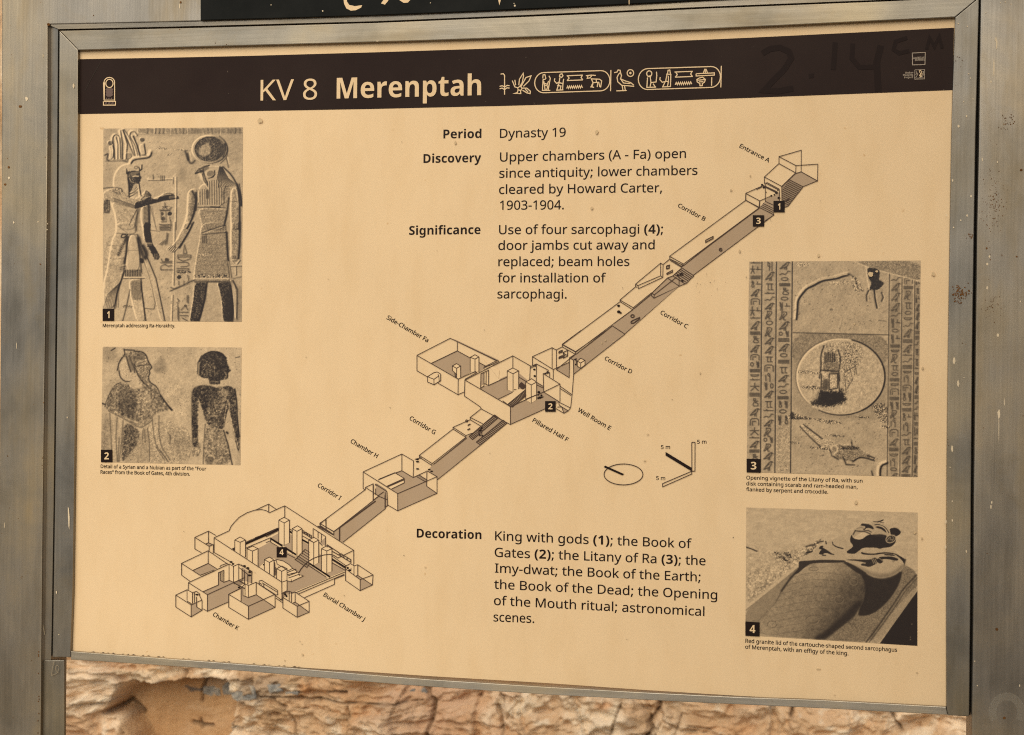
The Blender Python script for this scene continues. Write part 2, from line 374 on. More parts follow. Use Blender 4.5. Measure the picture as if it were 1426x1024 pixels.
GLYPHS = r'''ra;&8%:q8{:g9]:F:$9i:18s:14q9K4q9:5c8b528*4p784g6e4k6<4x5t535Z5Q5I5z5D6P5T7=6)7q6x88858F958I9.9G8s9k8P:#7{:+7,9x6?9]6$:C6w:d 8@7d7F7Y6k7D6N6|6D6O6K6)6`5h7$5X7K5S8/5]8b5y9)6M9477947g
rb;]6d9|6i9|7):A7L:Z7z:l8X:q9.:m9X:`:#:J:D:,:_9`:q90:|8R;%7m:y6s:e6.:D5R9r5,9<4o8X4g7z4m7L5#7)5<6i5Z6b5Z6O4q5k4q5k=86i=8 8J:)7r9}7J9n7/9R6v9,6l8S6i7l6q6o7.6/7]5c8L5U905c9]609w6p:%7n9w8k9]9P909v
rc:1824g7I4n6i5*685N5m6)5U6n5M7j5U8i5n9U6::06m:U7N:k88:r9,:j9j:U9O9g8r9x86:%7`9z789i6t9L6_9%6Q8M6M7k6Q706_6X6t61775o7]5^815X9#5b9a5w9a5*9%4o
rd;]7t4g7D4k6t4x6O546/5Q5o5y5]6M5Q7+5M7l5Q8Q5]905o9_6/:,6O:J6u:a7E:n7u:r8c:h9>:K9e:#9k:#9e:r9e=8:c=8:c4q9v4q9i5_9>558c4r 8&5U8o5a9C6)9^6d9f7k9^8h9E9N8q9w8%:*7B9v6q9K6V8e6M7j6V6o6q607C5c
re;*8*:r8j:k9E:T9q:0:79Z:J8z:Q7[6M7[6Z6g6|6,7V5c8C5W9C5a:95|:9509C4p8?4g7R4o6n5,6:5Q5n6-5U6q5M7i5T8`5k9J64:(6c:P7B:j 8):+7K9{6{9]6^9-6O8G9P8G9L8r9B9<919Z8r9r8Q:%
rf8^8Q:$7%:$7%4q6)4q6):$5%:$5%:M6):k6.;n6=<E6V<j6x=)7H=87{==8[=89.=+8r<A7|<O7V<H7;<27+;g7%:h8Q:h
rg;]7t:r8K:m8x:_9E:E9f9|9k9|9w:h:c:h:c4h:[3}:H3C:(2q9T2P8s2=8(276s2?5w2X5w3N6u308-3$8k3/9?3M9]3}9i5^9F5:8z4{8M4l7u4g7C4l6s4y6M556-5U5[6R5M7l5[9)6-:&6M:H6s:`7C:n 8$:)7V9}739k6r9M6^9%6Q8M6M7k6V6n6r6.7D5b8&5T8m5_9-5l9B6$9^6_9g7l9c8R9V9,9A9S9#9n8V:#
rh;`6d9y6j9y7::L7t:h8Z:q9<:l9m:]:8:C:S9x:d9F:i8c:i4q9m4q9m8]9f9;9P9c9+9{8P:)7u9}7L9m709P6w9+6l8U6i4q5k4q5k=86i=8
ri7c6i:h6i4q5k4q5k:h 6=<|6a<n6m<]6p<D6m<,6a;t6=;g6*;j5s;t5h<,5d<D5h<]5s<n6*<x
rj7c5-274Z2:4:2B4:3/4|3$5>3*5V365f3O5k3y5k:h6i:h6i3|6e3M6X3%6D2a6(2I5]2; 5d<D5h<]5s<n6*<x6=<|6a<n6m<]6p<D6m<,6a;t6=;g6*;j5s;t5h<,
rk:g6d7u7L8i9B:h:N:h8+89:^4q9N4q7I7Z6h7%6h4q5k4q5k=86h=8
rl7c6i4q5k4q5k=86i=8
rm?2<<:r=1:g=i:D>09b>;8c>;4q=?4q=?8_=89;=$9c<^9{<-:);E9x:s9V:Y8y:Q8.:Q4q9U4q9U8_9I9J9:9d9%9u8e:$8B:)7l9}7G9m7-9Q6v9+6l8U6i4q5k4q5k:h6W:h6e9z6j9z78:N7o:i8Q:r90:m9_:]:(:@:@9s:E9s:e:@;4:];d:m
rn;`8]:r9V:g:8:D:]9b:i8c:i4q9m4q9m8]9f9;9P9c9+9{8P:)7`9v709Q6q8o6i7w6i4q5k4q5k:h6W:h6e9z6j9z7;:N7v:i
ro;R:w7n:s7/:f6R:P5}:45U9k569@4y8i4l834g7Z4l7,4y6]56695U5v5}5`6R5Q7/5M7n5T8e5k9N65:*6g:Q7I:j86:r8z:j9[:Q:3:*:W9N:o8e 6M7n6Q736^6Z6s62775n7_5[855U8f5[935n9Q629g6Z9s739w7n9s8N9f9%9P9M939k8f9}84:)7H9v6r9M6V8h
rp;]8Y:r9/:n9X:a:#:K:D:.:_9b:q92:|8T;%7n:y6t:e6/:D5S9s5,9=4o8X4g7k4r74546i5Z6c5Z6i4]6i275k275k:h6X:h6e9z74:I7j:h 8J:)7t:#7M9o719U6x916m8^6i7n6l716v6X7/607K5m7s5[8L5U8x5[9B5p9]659q6_9|76:%7o9w8g9]9L909u
rq;]9f559j5_9d5_9I5?9$5$8Q4m7r4g7C4k6t4x6O546/5Q5o5y5]6M5Q7+5M7l5T8f5i9P60:,6]:R78:k7u:r8S:l9&:Z9J:@9j9z9w:h:c:h:c279e27 8(5U8Y5Z9%5i9B6(9V6L9b6z9f7k9^8j9D9O8p9w8%:*7B9v6p9K6V8e6M7j6V6p6q607C5c
rr9H8u:q99:l9.9v8O9}7o9p7=9K6u8n6i8#6i4q5k4q5k:h6X:h6c9a6g9a75:=7l:d82:o
rs:09]6O9V5z9C5S9#558S4y7z4l7=4g674p5J5/5J6#6=5a7?5S7x5X8E5i8[6(8c6G8W6l81716;7|5u885^8Q5N8r5I9?5W9{6%:M6f:i7]:r8^:i9R:N949c8H9{7V:+7&:%6_9t6I9_6B9D6O8y6{8[8n7m937V9J7<9X6w
rt8o7i5T8X5`8X4w814l7Y4g724k6g4u6G5/6.5M5x5x5r6W5r:$5&:$5&:N5s:q6;<.6o<.6o:h8T:h8T:$6o:$6o6Y6u6/7-5l7G5Z
ru;`:f:h:f4q9x4q9k5^9;508Z4p7s4g784l6b4{6<5;5{5a5k675e6t5e:h6d:h6d6z6k6B7%5u7J5^8$5U8Z5Z9)5l9F6-9Y6S9e7)9h:h
rv:L7,4q4q:h5t:h7Q637[5d7`5d827=9I:h:L:h864q
rw=R959h919h8h847c4r6Y4r4|:i5|:i7-6D745q785q7[7K8`:i9e:i;(6C;05r;45r;W7[<H:i=G:i;h4r:[4r
rx:b757s51:h6;:h7j8S9=:h:E:h8B7s:O4q9F4q7j77614q5)4q
ry:N4r:h5u:h7U6>7a5k7e5k887H9J:h:N:h7x4&7K3+7/2d6h2K6@2<5j274|2?4|3*5]3#67306^3P6x4(7:4o
rz:&9Z4q5=4q5=5P8M:$5N:$5N:h9S:h9S:&6G5Z9Z5Z
rA;t:q4q9v7>6l7>5q4q4q4q7x<h8n<h;s4q 8D;f8$:U7/839[83
rB<$83<e9M<Z:H<=:f<%:{;b;.;<;2:i;.:B:}9y:j9[:N9C:-929_9&9_8|:U8b:v8K;58,;D7_;I7,;B6J;,5s:b5J:15.9N4w8b4q5w4q5w<e 8E9E989L9h9c:&:-:0:`:$;79a;Y9+;l87;s6v;s6v9E 6v8T6v5c8Q5c9F5l9z6-:;6W:D73:@7V:47u9x839W8E9+8Q
rC;n9>;z8c;v82;g7b;O7?;.6}:`6i:.6[9O6W8k6_7s6s7-7:6N7j6#8L5d9=5[:;5c;35w;35*:;4n904g8&4r70596J5p5x6_5]7^5S8l5X9_5j:J6+;.6Q;d7&<47b<T8K<h9?<o:N<d;N<E;+;S:<;o
rD<u<88r<-7_;f6_;05r:A5?9@4{8.4q5w4q5w<e8C<e9M<Z:H<=;4;f;h:}<-:% ;48o;,9k:o:U:H;09n;U9+;k86;s6v;s6v5c8f5h9F5u9x61:F6P:f6x:|7N;/8-
rE:|:@4q5w4q5w<e:@<e:@;q6v;q6v9G:/9G:/8S6v8S6v5e:@5e
rF:W6v4q5w4q5w<e:@<e:@;q6v;q6v9*:.9*:.856v85
rG<s9B9$<)9$<)51:i4p9>4g834r79596P5o5{6]5]7]5S8k5_9x6$:w6Z;f7H<A8H<d9Z<o:q<d;y<E;W;Q:];o9U;z8a;r7y;W7C;-6v:N6_9c6V8k6^7u6r7/7;6O7n6#8W5d9S5Z:H5`;*5k;*8/9B8/
rH=$;x4q:y4q:y8R6v8R6v4q5w4q5w<e6v<e6v9G:y9G:y<e;x<e
rI8X804q5>4q5>5J685^68;w5><15><e80<e80<177;w775^805J
rJ7r4m2i4C2l4#2u4#3g4k3]5@3g5T3t5d4/5o4M5r4u5r<e6q<e6q4|6l4=6Z3f6?3?5t3#5G2n
rK;a;a4q:Q4q7e8Z6v7v6v4q5w4q5w<e6v<e6v8p:G<e;U<e8K9>
rL:]5w4q5w<e6v<e6v5f:C5f:C4q
rM>p9G4q6m;h6i;h6o9]6o4q5w4q5w<e7F<e9m6<9q6<<A<e=j<e=j4q<l4q<s;g<o;g:64q
rN=8<24q;#4q6l;F6h;F6o9:6o4q5w4q5w<e7*<e;<67;@67;98=;9<e<2<e
rO=M<k8l<f7w<U70<<6L;r5q;C5F:f5&:#4n924g8>4n7U5&6x5G6I5r6%6L5g715X7x5S8m5]9y5w:w6J;f7/<B8(<e93<p:;<e;2<B;r;g<E:x<b9y 6W8l6^7s6p7,766M7c5}8D5c925Z9|5c:[5};.6M;M7,;a7s;g8l;X:/;/;/:i;P:A;i9l;w93;{8D;s7c;Y76;/6p:P6^9e
rP;R8#<e9B<W::<.:V;j:j;F:v:w:z:H:l9N:X9):<8a9q8D9?8/8]7{6v7w6v4q5w4q5w<e 7w;s6v;s6v8i8G8m8z8w9F909b9K9s9p9x:D9m;%9L;P8n;j
rQ=M<k8l<e7t<S7)<66B;i5f;55<:P4y<F2|:z2|9K4h8>4n7U5&6x5G6I5r6%6L5g715X7x5S8m5]9y5w:w6J;f7/<B8(<e93<p:;<e;2<B;r;g<E:x<b9y 6W8l6^7s6p7,766M7c5}8D5c925Z9|5c:[5};.6M;M7,;a7s;g8l;X:/;/;/:i;P:A;i9l;w93;{8D;s7c;Y76;/6p:P6^9e
rR;d8,<e8}<_9d<N:;<2:_;f:s;3:z:O:u9v:f9K:M9):08j9F8F;T4q:F4q8O8-6v8-6v4q5w4q5w<e 6v;r6v8y8,8y8w9&9P9A9n9k9x:K9s:u9f;<9N;S9-;e8];n
rS:u:F6z:?6?:(5i9]5A9*5$8F4m7W4g6f4k6#4v5I5/5I6*6H5g7[5Z825^8Y5h8y5y95669C6Q9G6r9C78987R9#7j8`8$6_8t6%9F5^:$5R:n5Y;H5o;u67<>6e<X7A<i8%<o97<d:5<G9t;T9#;p8#;z7U;w74;n6t;^6b;I6V;06R:m6V:L6b:26u9u789a9H8b9o8D:07|:A7R
rT:|8I4q7I4q7I;q4{;q4{<e:q<e:q;q8I;q
rU<v;u7];n6q;W62;25W:V5/9l4p8p4g824l7U4y7&556Z5T6=5|6&6N5t7&5p7_5p<e6o<e6o7[6{6i7C607}5f8u5Z9U5`:)5r:L63:e6W:s7*:w7]:w<e;u<e
rV;M;M<e8_4q7`4q4q<e5t<e8&6P825z8_7c:I<e
rW?->z<e<r4q;r4q9x;V9V9|8*4q7*4q4}<e6%<e7U6N7[6(8&7{9J<e:L<e<26w<A6(<d7x=w<e
rX;@;<4q:14q8)8<5y4q4u4q7Q8z5*<e63<e8,9]:&<e;+<e8^8|
rY;,7{8q:%<e;,<e8N7v8N4q7N4q7N7r4q<e5x<e
rZ;2:f4q5<4q5<5Z9I;p5H;p5H<e:[<e:[;{6N5f:f5f
r0;2:[8l:N7,:=6G:$5n9_5D965%8_4m7}4g754r6T586&5n5a6[5M7[5G8l5M9|5_:|5};j6O<D71<e7}<p8l<e9M<D9{;j:A:|:T9| 6D8l6H7m6S7#6f6E7(5x7M5`7}5W8S5`8y5w9;6E9N7#9Y7m9]8l9Y9k9N:X9;;78y;_8S;w7}<$7M;w7(;_6f;76S:X6H9k
r1;28i4q7n4q7r;d6B:I5o;*7z<e8i<e
r2;2:X4q5F4q5F5`8L8l9*9d97:39<:b94;:8t;`8K;w7t<#7C;z6s;m5};;5N;u61<F6z<d7t<o8W<i91<W9[<<9{;q:5;B:;:g:6:0:$9X9d9(9?8R6Z5f:X5f
r3;2:=:s:9:F:,9{9p9[9R9B9/908_9#8_8z9O8h:*8D:I7l:S7,:L6L:65s9l5G985(8M4n7Q4g6D4p5C535C6+6I5c7R5V8J5`9(5|9G6M9R7.9L7V9;7v8x838Q8D7z8M6U8Q6U9A7w9E8H9R8k9g9*:&99:H9>:m96;A8v;c8L;x7r<$7-;x6N;c5s;C5G<$5r<A6K<X7-<i7q<o8w<c9b<=:0;_
r4;2:x6^9k6^9k4q8q4q8q6^5,6^5,7M8k<i9k<i9k7Q:x7Q 8v;f8r;f8G:r6&7Q8q7Q
r5;27t9a8^9Z9=9H9m9*:68[:L8(:S7E:K6Z:45{9g5K935)8K4n7X4g6L4q5U535U6,6R5d7Y5W815[8[5h9#5|9>6@9N6g9T7<9I7y9*8L8L8i7V8r688c5f9$6&<e9|<e9|;p6q;p6a9V
r6;25M875U9V5s:m62;D6R;q6|<;7U<W89<i9*<o:&<f:&;u9X<#9+<&8F;|7n;k7D;O7%;,6i:[6Y:+6J8q6P8q6v9A7S9_8D9j9#9d9U9P:$92:C8b:V8,:^7F:V6]:A5|9z5L9M5*8q4n804g7Y4l7,4z6]57695Y5v6+5`6a5Q7G 8/5V8h5a9:6#9W6W9a7F9X8)9?8W8n8v829%7a8{7;8l6v8V6_8;6P7w6K7W6T6q6r677G5f7f5Z
r7;26C4q9X;p5B;p5B<e:[<e:[;{7I4q
r8;27}<o8_<j97<[9b<C:(;|:<;R:C:y:?:Q:1:/9Z9P8q9%9f8P:,84:E7n:T7G:Z6t:S6=:=5h9u5A9F5$8h4m8%4g7:4m6X5#6*5?5c5e5N695G6q5L7D5[7l5t83688O7%8{6A9M5o:.5c:Q5_:z5e;R5z;|6@<B6l<Z7D<j 6B6p6K6A6h5u7<5Z8#5R8e5Z995u9U6A9_6s9Z7:9L7V8s8+7o8V7$8.6R7V6F79 7|<(7J;|6};h6c;G6Y:v6^:T6k:87@9i8&9G8f9h97:99C:T9G:v9>;G9$;h8V;|
r9;2:X9D:O8%:36i9t679S5e9*5@8P5#7l4m6{4g5|4q5|5b6K5W6y5T7_5Y885k8a6,9%6O9<6z9L7P9Z8d9T8d9.8:8Q7w7`7l7&7r6O8+6%8I5b8t5N9N5H:45O:y5e;Y6,</6Y<Q76<h7w<o8M<j8{<[9I<C9m;{:0;O:F:t:S:4 7w<$7>;u6l;V6N:}6D:56M9Q6f8}768`7s8U8D8Z8k8j909$9F9@9U9_9Z:#9P:d94;D8_;p8@;{
r(825>7s5B8i5M9]5b:N6#;=6H<%6v<e7o<e72;]6`:K6E946<7t6@7&6L666a5E6{4X7C3o7n3.6v3.6H3l6#4S5b5@5M615B7#
r)827e7s7a7#7U617A5@7%4S6Z3l6-3.553.5`3o6(4X6C5E6V666c7&6g7t6c8h6V9Z6C:K6(;:5`<$54<e6-<e6Z<%7%;=7A:N7U9]7a8i
r.7m5_5L5c5l5p6%6*616@656X616m6%6{5l7$5L6{5.6m4s6X4g6@4c6*4g5p4s5c5.
r,7m6{6$6F4=6%3K5?3K5q606t60
r;7m6r6$6=4=5w3K553K5h606l60 5]:35a:R5n:h6(:s6>:v6V:s6k:h6y:R6}:36y9n6k9Y6V9M6>9I6(9M5n9Y5a9n
r:7m5_5L5c5l5p6%6*616@656X616m6%6{5l7$5L6{5.6m4s6X4g6@4c6*4g5p4s5c5. 5_:35c:R5p:h6*:s6@:v6X:s6m:h6{:R7$:36{9n6m9Y6X9M6@9I6*9M5p9Y5c9n
r-8H5>7F5>897z897z7F
r"9C6[<e6G9s5k9s5W<e 8]<e8I9s7m9s7X<e
r©>%9Z6@9,6D8_6O8=6c7{7#7V7k7J8k7P9M7b:)8#:U8K:x8};39^;::B;2;#:v:b:9:1:M9_:S9+:I8_:*8F9R8>8k8E8(8Z7P9%719^7&:77-:l7>:l6X:;6G 9K4g8Y4n7n5(7/5H6T5t6(6N5c735N7y5G8k5N9]5c:H6(;-6T;b7/<37n<S8Y<h9K<o::<h;$<S;c<3<>;b<k;-=3:H=H9]=O8k=H7y=473<n6N<B5t;g5H;)5(:=4n 9K5A:/5G:h5X;B5t;q6?<<6m<X7G<k8)<q8k<k9O<Y:0<>:e;t;9;G;_:m;|:2<49K<:8e<48);}7N;b6|;<6W:i6;:46+9R6$8k6+8,6;7K6W6q6|6B7N5w8)5Y8e5G
ba;Q744g6K4r5p575L5m5@6_5O7O5}8*6o8I8#8V9)8Y8}9<8l9V8Q9e8.9j7;9_6I9B5s:L6z:p84:}9::q:&:N:R9m:b8r:b4q9T4q975a8j5:8D4{7p4l 7l5y8=6%8b6;8z6^9)719)7^7g7T7@7B7+7%7#6^7)6@786-
bb;o9%4g8J4l7|4|7D5R7:5R6{4q5d4q5d=87D=87>:,7D:,7^:J8#:e8N:v9*:|9|:k:d:5;497;A7s;36R:c5T9z4y 8U6+9$659D6T9X7.9_7u9X8`9C989#9V8S9`7}9W7^9<7K8j7D7t7I7.7[6T7|65
bc:R824g6{4x6+5O5S6L5C7o5K8o5e9]63:86i:_7O:u8?:|9E:q:4:W9b9?8{9V8?9_7g9T7C967-8]7%7p7.7)7D6Q7i648?6+97679}6Y9}55964q
bd;o7[4g6d4y5|5S5Q6Q5C7q5Q965}:56f:j7`:|8;:v8f:f9-:K9G:-9L:-9A;?9A=8:{=8:{4q9d4q9G5^9A5^9(5>8a5#874m 856)8j62916M9D6z9K7p9E8[93948k9S839^7b9S7A947,8Z7$7o7,7)7A6Q7c63
be;D8K4g7X4o6o5+675Q5g6-5L6r5C7n5K8k5d9W60:56d:]7G:t85:|9?:l:3:<:d9H:t8::t7L7$7L7/6o7J6D7t6*8Q5{9W6+:U6K:U539[4q 7(8T9C8T9<9(9*9L8d9e869m7i9f7I9Q739.
bf9.5|4q5|9]5+9]5+:J5|:r6(;}69<Q6U<r6|=-7P=98-==8|=69[=%95;o8k;x8=;|7};x7j;j7[;:7[:r9(:r9(9]7[9]7[4q
bg;o7z276j2>5d2V5d3s6q3S8)3I8[3P9$3h9:449E5^8}588X4z804l7[4g6`4y5z5V5P6U5C7q5Q935{:26c:j7`:|85:w8_:h9):O9L:-9X:r:{:r:{4p:j3d:62t9<2F 866&8h6/906G9D6t9K7p9D8a90988h9T849^7a9S7@957-8[7%7o7-7(7@6O7b61
bh<,5d4q5d=87D=87A:a7=:-7E:-7c:P8-:i8X:w9-:|9}:p:a:M;.9j;<8j;<4q9]4q9]8E9V8x9F9C9+9X8_9`8&9T7^927J8S7D7b7D4q
bi876T;[65;`5v;l5d<&5_<J5d<m5v=)6T=873=)7E<m7J<J7E<&73;l 5d4q5d:r7D:r7D4q
bj876T;[65;`5v;l5d<&5_<J5d<m5v=)6T=873=)7E<m7J<J7E<&73;l 5827412B413]4w3S583X5O3e5_4#5d4L5d:r7D:r7D467?3a71366s2l6N2O5w2=
bk;b5d4q5d=87D=87>8/8#9(9b:r;T:r918;;b4q9k4q8)7>7D6f7D4q
bl875d4q5d=87D=87D4q
bm?a5d4q5d:r6{:r75:-7=:-7Z:P8&:i8R:w9&:|9^:w:2:i:V:P:q:-;#:-;A:P;i:i<;:w<j:|=a:p>A:M>e9j>p8j>p4q=64q=68E=18x<|9C<c9X<?9`;g9U;E96;38^;-7s;-4q9M4q9M8E9H8x999C8z9X8U9`7|9T7[927I8S7D7b7D4q
bn<,5d4q5d:r6{:r75:-7=:-7[:P8*:i8X:w9/:|:#:p:b:M;/9j;<8j;<4q9]4q9]8E9V8x9G9C9,9X8_9`8%9T7]927J8S7D7b7D4q
bo;a8:4g7L4o6h5.635U5e635K6y5C7s5U9660:47):j8=:|9+:t9j:[:D:3:l9V;+8l;47s:|6T:G5V9M4y 8<6*8o64976S9J7,9Q7s9J8_97978o9U8;9_7c9U7@977-8_7%7s7-7,7@6S7c64
bp;o5d275d:r7(:r7=:,7D:,8#:e8N:v9*:|9|:k:d:5;497;A7s;36S:b5T9y4y9%4g8K4l7|4|7D5R7<5R7D4]7D27 8U6+9(659F6T9X7.9_7u9X8a9E989%9V8S9`7}9W7^9<7K8j7D7t7I7.7[6T7|65
bq;o9A279A4f9G5^9A5^9)5>8b5#874m7[4g6c4y5|5S5Q6Q5C7q5Q965}:56e:j7_:|8::v8f:f9-:K9K:-9X:r:{:r:{27 866&8k60926K9D6x9K7p9E8[93948k9S849^7a9S7@947-8Z7%7o7-7(7@6O7b61
br9q5d4q5d:r6z:r769q7=9q7Y:=8#:_8Q:u9*:|9]:x9Q9G9%9L879?7r9-7Y8n7I8J7D7w7D4q
bs:A7C4g6;4o5D5-5D6L6H6,7G5y7m5|8,6,896;8>6M876g7q7$6*7t5h815S8M5G8p5C9?5R:&6#:V6h:s7f:|8l:r9p:Q9C9A8Q9^7d9i729`6|9E7+9.7K8r9/8+9M7n9d7R9q7/9v6^9h5o9<598M4r
bt9]7j4g6m4w6J52605S5z6(5t6g5t9]5.9]5.:A6$:s6O<17S<17S:r97:r979]7S9]7S6g7X6K7f687z6-8:6)8j6.9=6:9=5%8]4o
bu<,7n4g6y4s6;5<5o5y5b6y5b:r7A:r7A7D7F6l7U6F7q608>6)8w649@6V9R759Y8&9Y:r;9:r;94q9|4q9h5]9`5]9A588s4z8D4l
bv;/714q4q:r6W:r7f7K7t6m7z678#678:7K9H:r;/:r8o4q
bw>=6a4q4{:r6Y:r7J7T7[697`697y7|8a:r:O:r;>7O;L69;P69;q86<V:r>3:r<K4q:`4q9X9[9T9[8K4q
bx;84v4q6y7x5$:r6r:r8&8z97:r;+:r9.7x;34q9?4q8&6v6j4q
by;/6*27582?583Y5s3S6B3Z6c3p6{457:4u4q:r6_:r7w6}8$6K8:7O9D:r;/:r8W4+823;7X2a6s2A
bz:8514q515n7y9[5@9[5@:r9l:r9l9l7,6.9u6.9u4q
bA<L4q4q7]<h9`<h<L4q:`4q:,6f786f6_4q 7^8/9b8/8_;S869z
bB<;5p4q5p<e8><e9a<Z:a<=;%<$;<;a;J;9;N:f;G:-;29Y:j97:;9&:;8|:|8c;<8M;O8/;]7b;a70;O64:u5M9}5#8k4q 7Q9Z8O9Z9,9`9O9o9c:.9i:Q9b:t9K;29$;?7Q;C 7Q698Y69996?9^6S9r6r9y7?9r7c9^8$97878T8=7Q8=
bC;s9&4g7w4r7&5:6C5p5r6_5X7^5P8j5Y9u5w:s6L;c73<@8,<c94<o:D<b;O<=:y:w:);>94;K8B;;7e:f7B9s778i7A7_7a6n8>6?9460:16:;56U;551:34p
bD=#5p4q5p<e8@<e9M<Z:M<=;;;f;r:}<9:%<E8r<>7x<,7.;f6J;95r:[5I9s5-9&4w8*4q 7Q6988699=6G:&6s:O7b:^8n:P9z:*:g9D;68H;C7Q;C
bE;%5p4q5p<e:E<e:E;C7Q;C7Q9]:49]:48;7Q8;7Q69:E69:E4q
bF:u5p4q5p<e:C<e:C;C7O;C7O9A:29A:27z7O7z7O4q
bG<o914g8@4m7Y5#6{5A6K5j6%6D5f7)5U7r5P8l5[9y5|:x6V;f7E<B8F<d9Z<o:o<c;x<C;F;$:V;@9Y;K8v;D8A;.7q:d7Q:47=9S778i7;8&7I7G7b6r8+6N8Z679;60:@6::@7t8o7t8o9<;y9<;y55:`4r
bH==5p4q5p<e7Q<e7Q9]:]9]:]<e<><e<>4q:]4q:]8:7Q8:7Q4q
bI90564q565l636:63;A56;j56<e8k<e8k;j7o;A7o6:8k5l8k4q
bJ8Q5%2T4&2`4&4(4n3y5C4(5U475d4N5p5C5p<e7Q<e7Q5D7J4L753f6n356@2n5d2Z
bK<35p4q5p<e7Q<e7Q9.83:(:><e<1<e9H99<34q:<4q87837Q7`7Q4q
bL;+5p4q5p<e7Q<e7Q69:d69:d4q
bM?:5p4q5p<e8.<e:$6d;|<e>:<e>:4q<c4q<j;$<f;$:d4q934q7=;%79;%7B8Q7B4q
bN=m5p4q5p<e7y<e;G6n;@9#;@<e<n<e<n4q:d4q7=:l79:l7B8U7B4q
bO=[994g8*4r7/5:6H5q5u6a5Y7`5P8m5Y9z5u:x6H;g7/<B8+<e9:<p:I<e;C<B<+;f<X:x<t9y<}8l<t7_<X6`<+5q;C5::I4r 9961:26A:i6q;.7c;98l;.9v:i:h:2;=9:;L8B;=7e:h7D9v7:8l7D7c7e6q8B6A
bP;j5p4q5p<e8D<e9a<U:W<*;-;=;=:;;69Y:}8|:Z8K:&8$9:7g887_7Q7_7Q4q 7Q9%8c9,949?9O9`9Y:69Q:d9;;*8p;=8<;C7Q;C
bQ=[:l2|9D4g8*4r7/5:6H5q5u6a5Y7`5P8m5Y9z5u:x6H;g7/<B8+<e9:<p:I<e;C<B<+;f<X:x<t9y<}8l<r7V<Q6R;v5a;(5-<y2| 9961:26A:i6q;.7c;98l;.9v:i:h:2;=9:;L8B;=7e:h7D9v7:8l7D7c7e6q8B6A
bR</5p4q5p<e80<e9T<W:Q<0;,;H;=:D;89q;*9I:S8g9m8=</4q:<4q8H7s7Q7s7Q4q 7Q988h9>999Q9Q9p9Y:@9P:l97;.8e;>7Q;C
bS:w7X4g6H4r5D575D6j6S6A7/637e6/8:648Y6D8k6]8q6z8g7D8I7a6f8U6.9$5^9`5P:,5L:Y5];S63<97$<b8.<o9><b:L<=9v:|8y;@8);K7^;F7B;871:{7+:_73:<7L9}9Y8l9|8M::8*:J7Z:O7&:>6,9f5E8n4u
bT;9774q77;A5+;A5+<e;$<e;$;A8s;A8s4q
bU=48}4g8:4l7Z4y7)556Z5T5}6N5k7_5k<e7L<e7L7v7U7+7q6T8C6:9&619f6::76W:P7/:X7w:X<e<:<e<:7]<26q;t62;K5W:m5/9}4p
bV<$7R4q4q<e6T<e817Y8K6?8p8&:A<e<$<e9B4q
bW?Q6q4q4q<e6P<e7k7$7t6D8:8@9G<e:{<e<97i<N6D<r8J=r<e?Q<e=Q4q;Z4q:4:n9m8|8h4q
bX<64q4q7M8v5%<e6q<e8U9t:7<e<$<e9U8n<64q:>4q8N7o6^4q
bY;f7M4q7M7r4q<e6`<e8>9O9x<e;f<e9.7w9.4q
bZ;95/4q5/5x8t;B57;B57<e:r<e:r;^7-69:{69:{4q
b0;27}4g7A4m6i5$6>5C5v5n5I7-5:8k5@9{5R:{5r;i6F<D7,<e7}<p8_<j97<W9c<9:+;j:X:P:h8k:b7Z:N6[:/5n9Z588u4r 7}6,8R6;8q6i9&7Z9,8k9&9{8q:m8R;A7};P7M;A70:m6{9{6u8k6z7Z706i7M6;
b1;27g4q7k:{77:J6?9c5Q:d8&<e9H<e9H4q
b2;25>4q5>6$889%8h9j8w:Q8q:w8`;78D;F7z;K7R;G7+;964:^5<;d5}<;6s<a8+<o8l<i9H<U9u<7:<;k:P;=:W:d:Q:+:@9R9V8M7E6A7E6;:k6;:k4q
b3;27T4g6B4q5<535<6X6B667E6*8/618[6E8t6g8|7:8m7l8X8#88817+8;6O8;6O9T7,9T869a8R9o8e:(8q:Y8k:{8Y;:8:;J7f;O76;K6h;>6):v5=<)6E<Z7(<j7q<o8x<d9j<B:?;h:O:z:D:89}9_9L9:8k8{9[8i:88G:Y7p:e71:]6P:F5w9z5J9C5)8T4n
b4;28H4q8H6O5(6O5(7^8P<e:%<e:%7j:{7j:{6O:%6O:%4q 6Q7j8H7j8N:m8J:m7y9z
b5;27Q4g6C4q5G535G6Z6E6:7L6-8-648X6H8s6k8|7C8s7r8X898,8M7G8S678D5U8d5p<e:.<e:.;@7?;@729i829s8o9m9K9Z9y9;:A8l:V86:_7O:L6C9q5N8s4w
b6;28.4g7C4o6`5.6+5X5]6:5B7.59855B9T5b:k5|;B6F;o6t<97R<U8=<g94<m:9<f:9;G9>;Q8J;J7j;67A:o7%:B6q9f6j9)6o9)7-9H7N9c7y9u8T9{9N9l:59@:^8S:k7N:Z6B:*5N984w 8+6+8R628s6I9-6p947L9.7{8w8D8X8Z8.8b7N8S7(8.6t7Y7%6t7J6?7f60
b7;26+4q9&;@51;@51<e:k<e:k;a7n4q
b8;28#4g6o4t5{5?5I5|596p5C7X5b82638Z6h8{6;9A5q9i5W:>5O:x5W;Q5o;|6:<C6i<Z7D<i8#<n8`<i9;<Z9i<C:3;|:J;Q:R:w:I:=:.9i9`9C9-9$9v8P:R7m:c7F:h6t:a6=:I5h:#5A9K5$8j4m 8#9c8`:/8s:I8z:l8t;18b;G8E;U7};Z7[;U7@;G7.;17(:l7.:K7B:1 7|5{8R6&8v69906T976x9(7M8Z7r7x8=7-7e6r7E6k6y6q6U7,6:7M6&
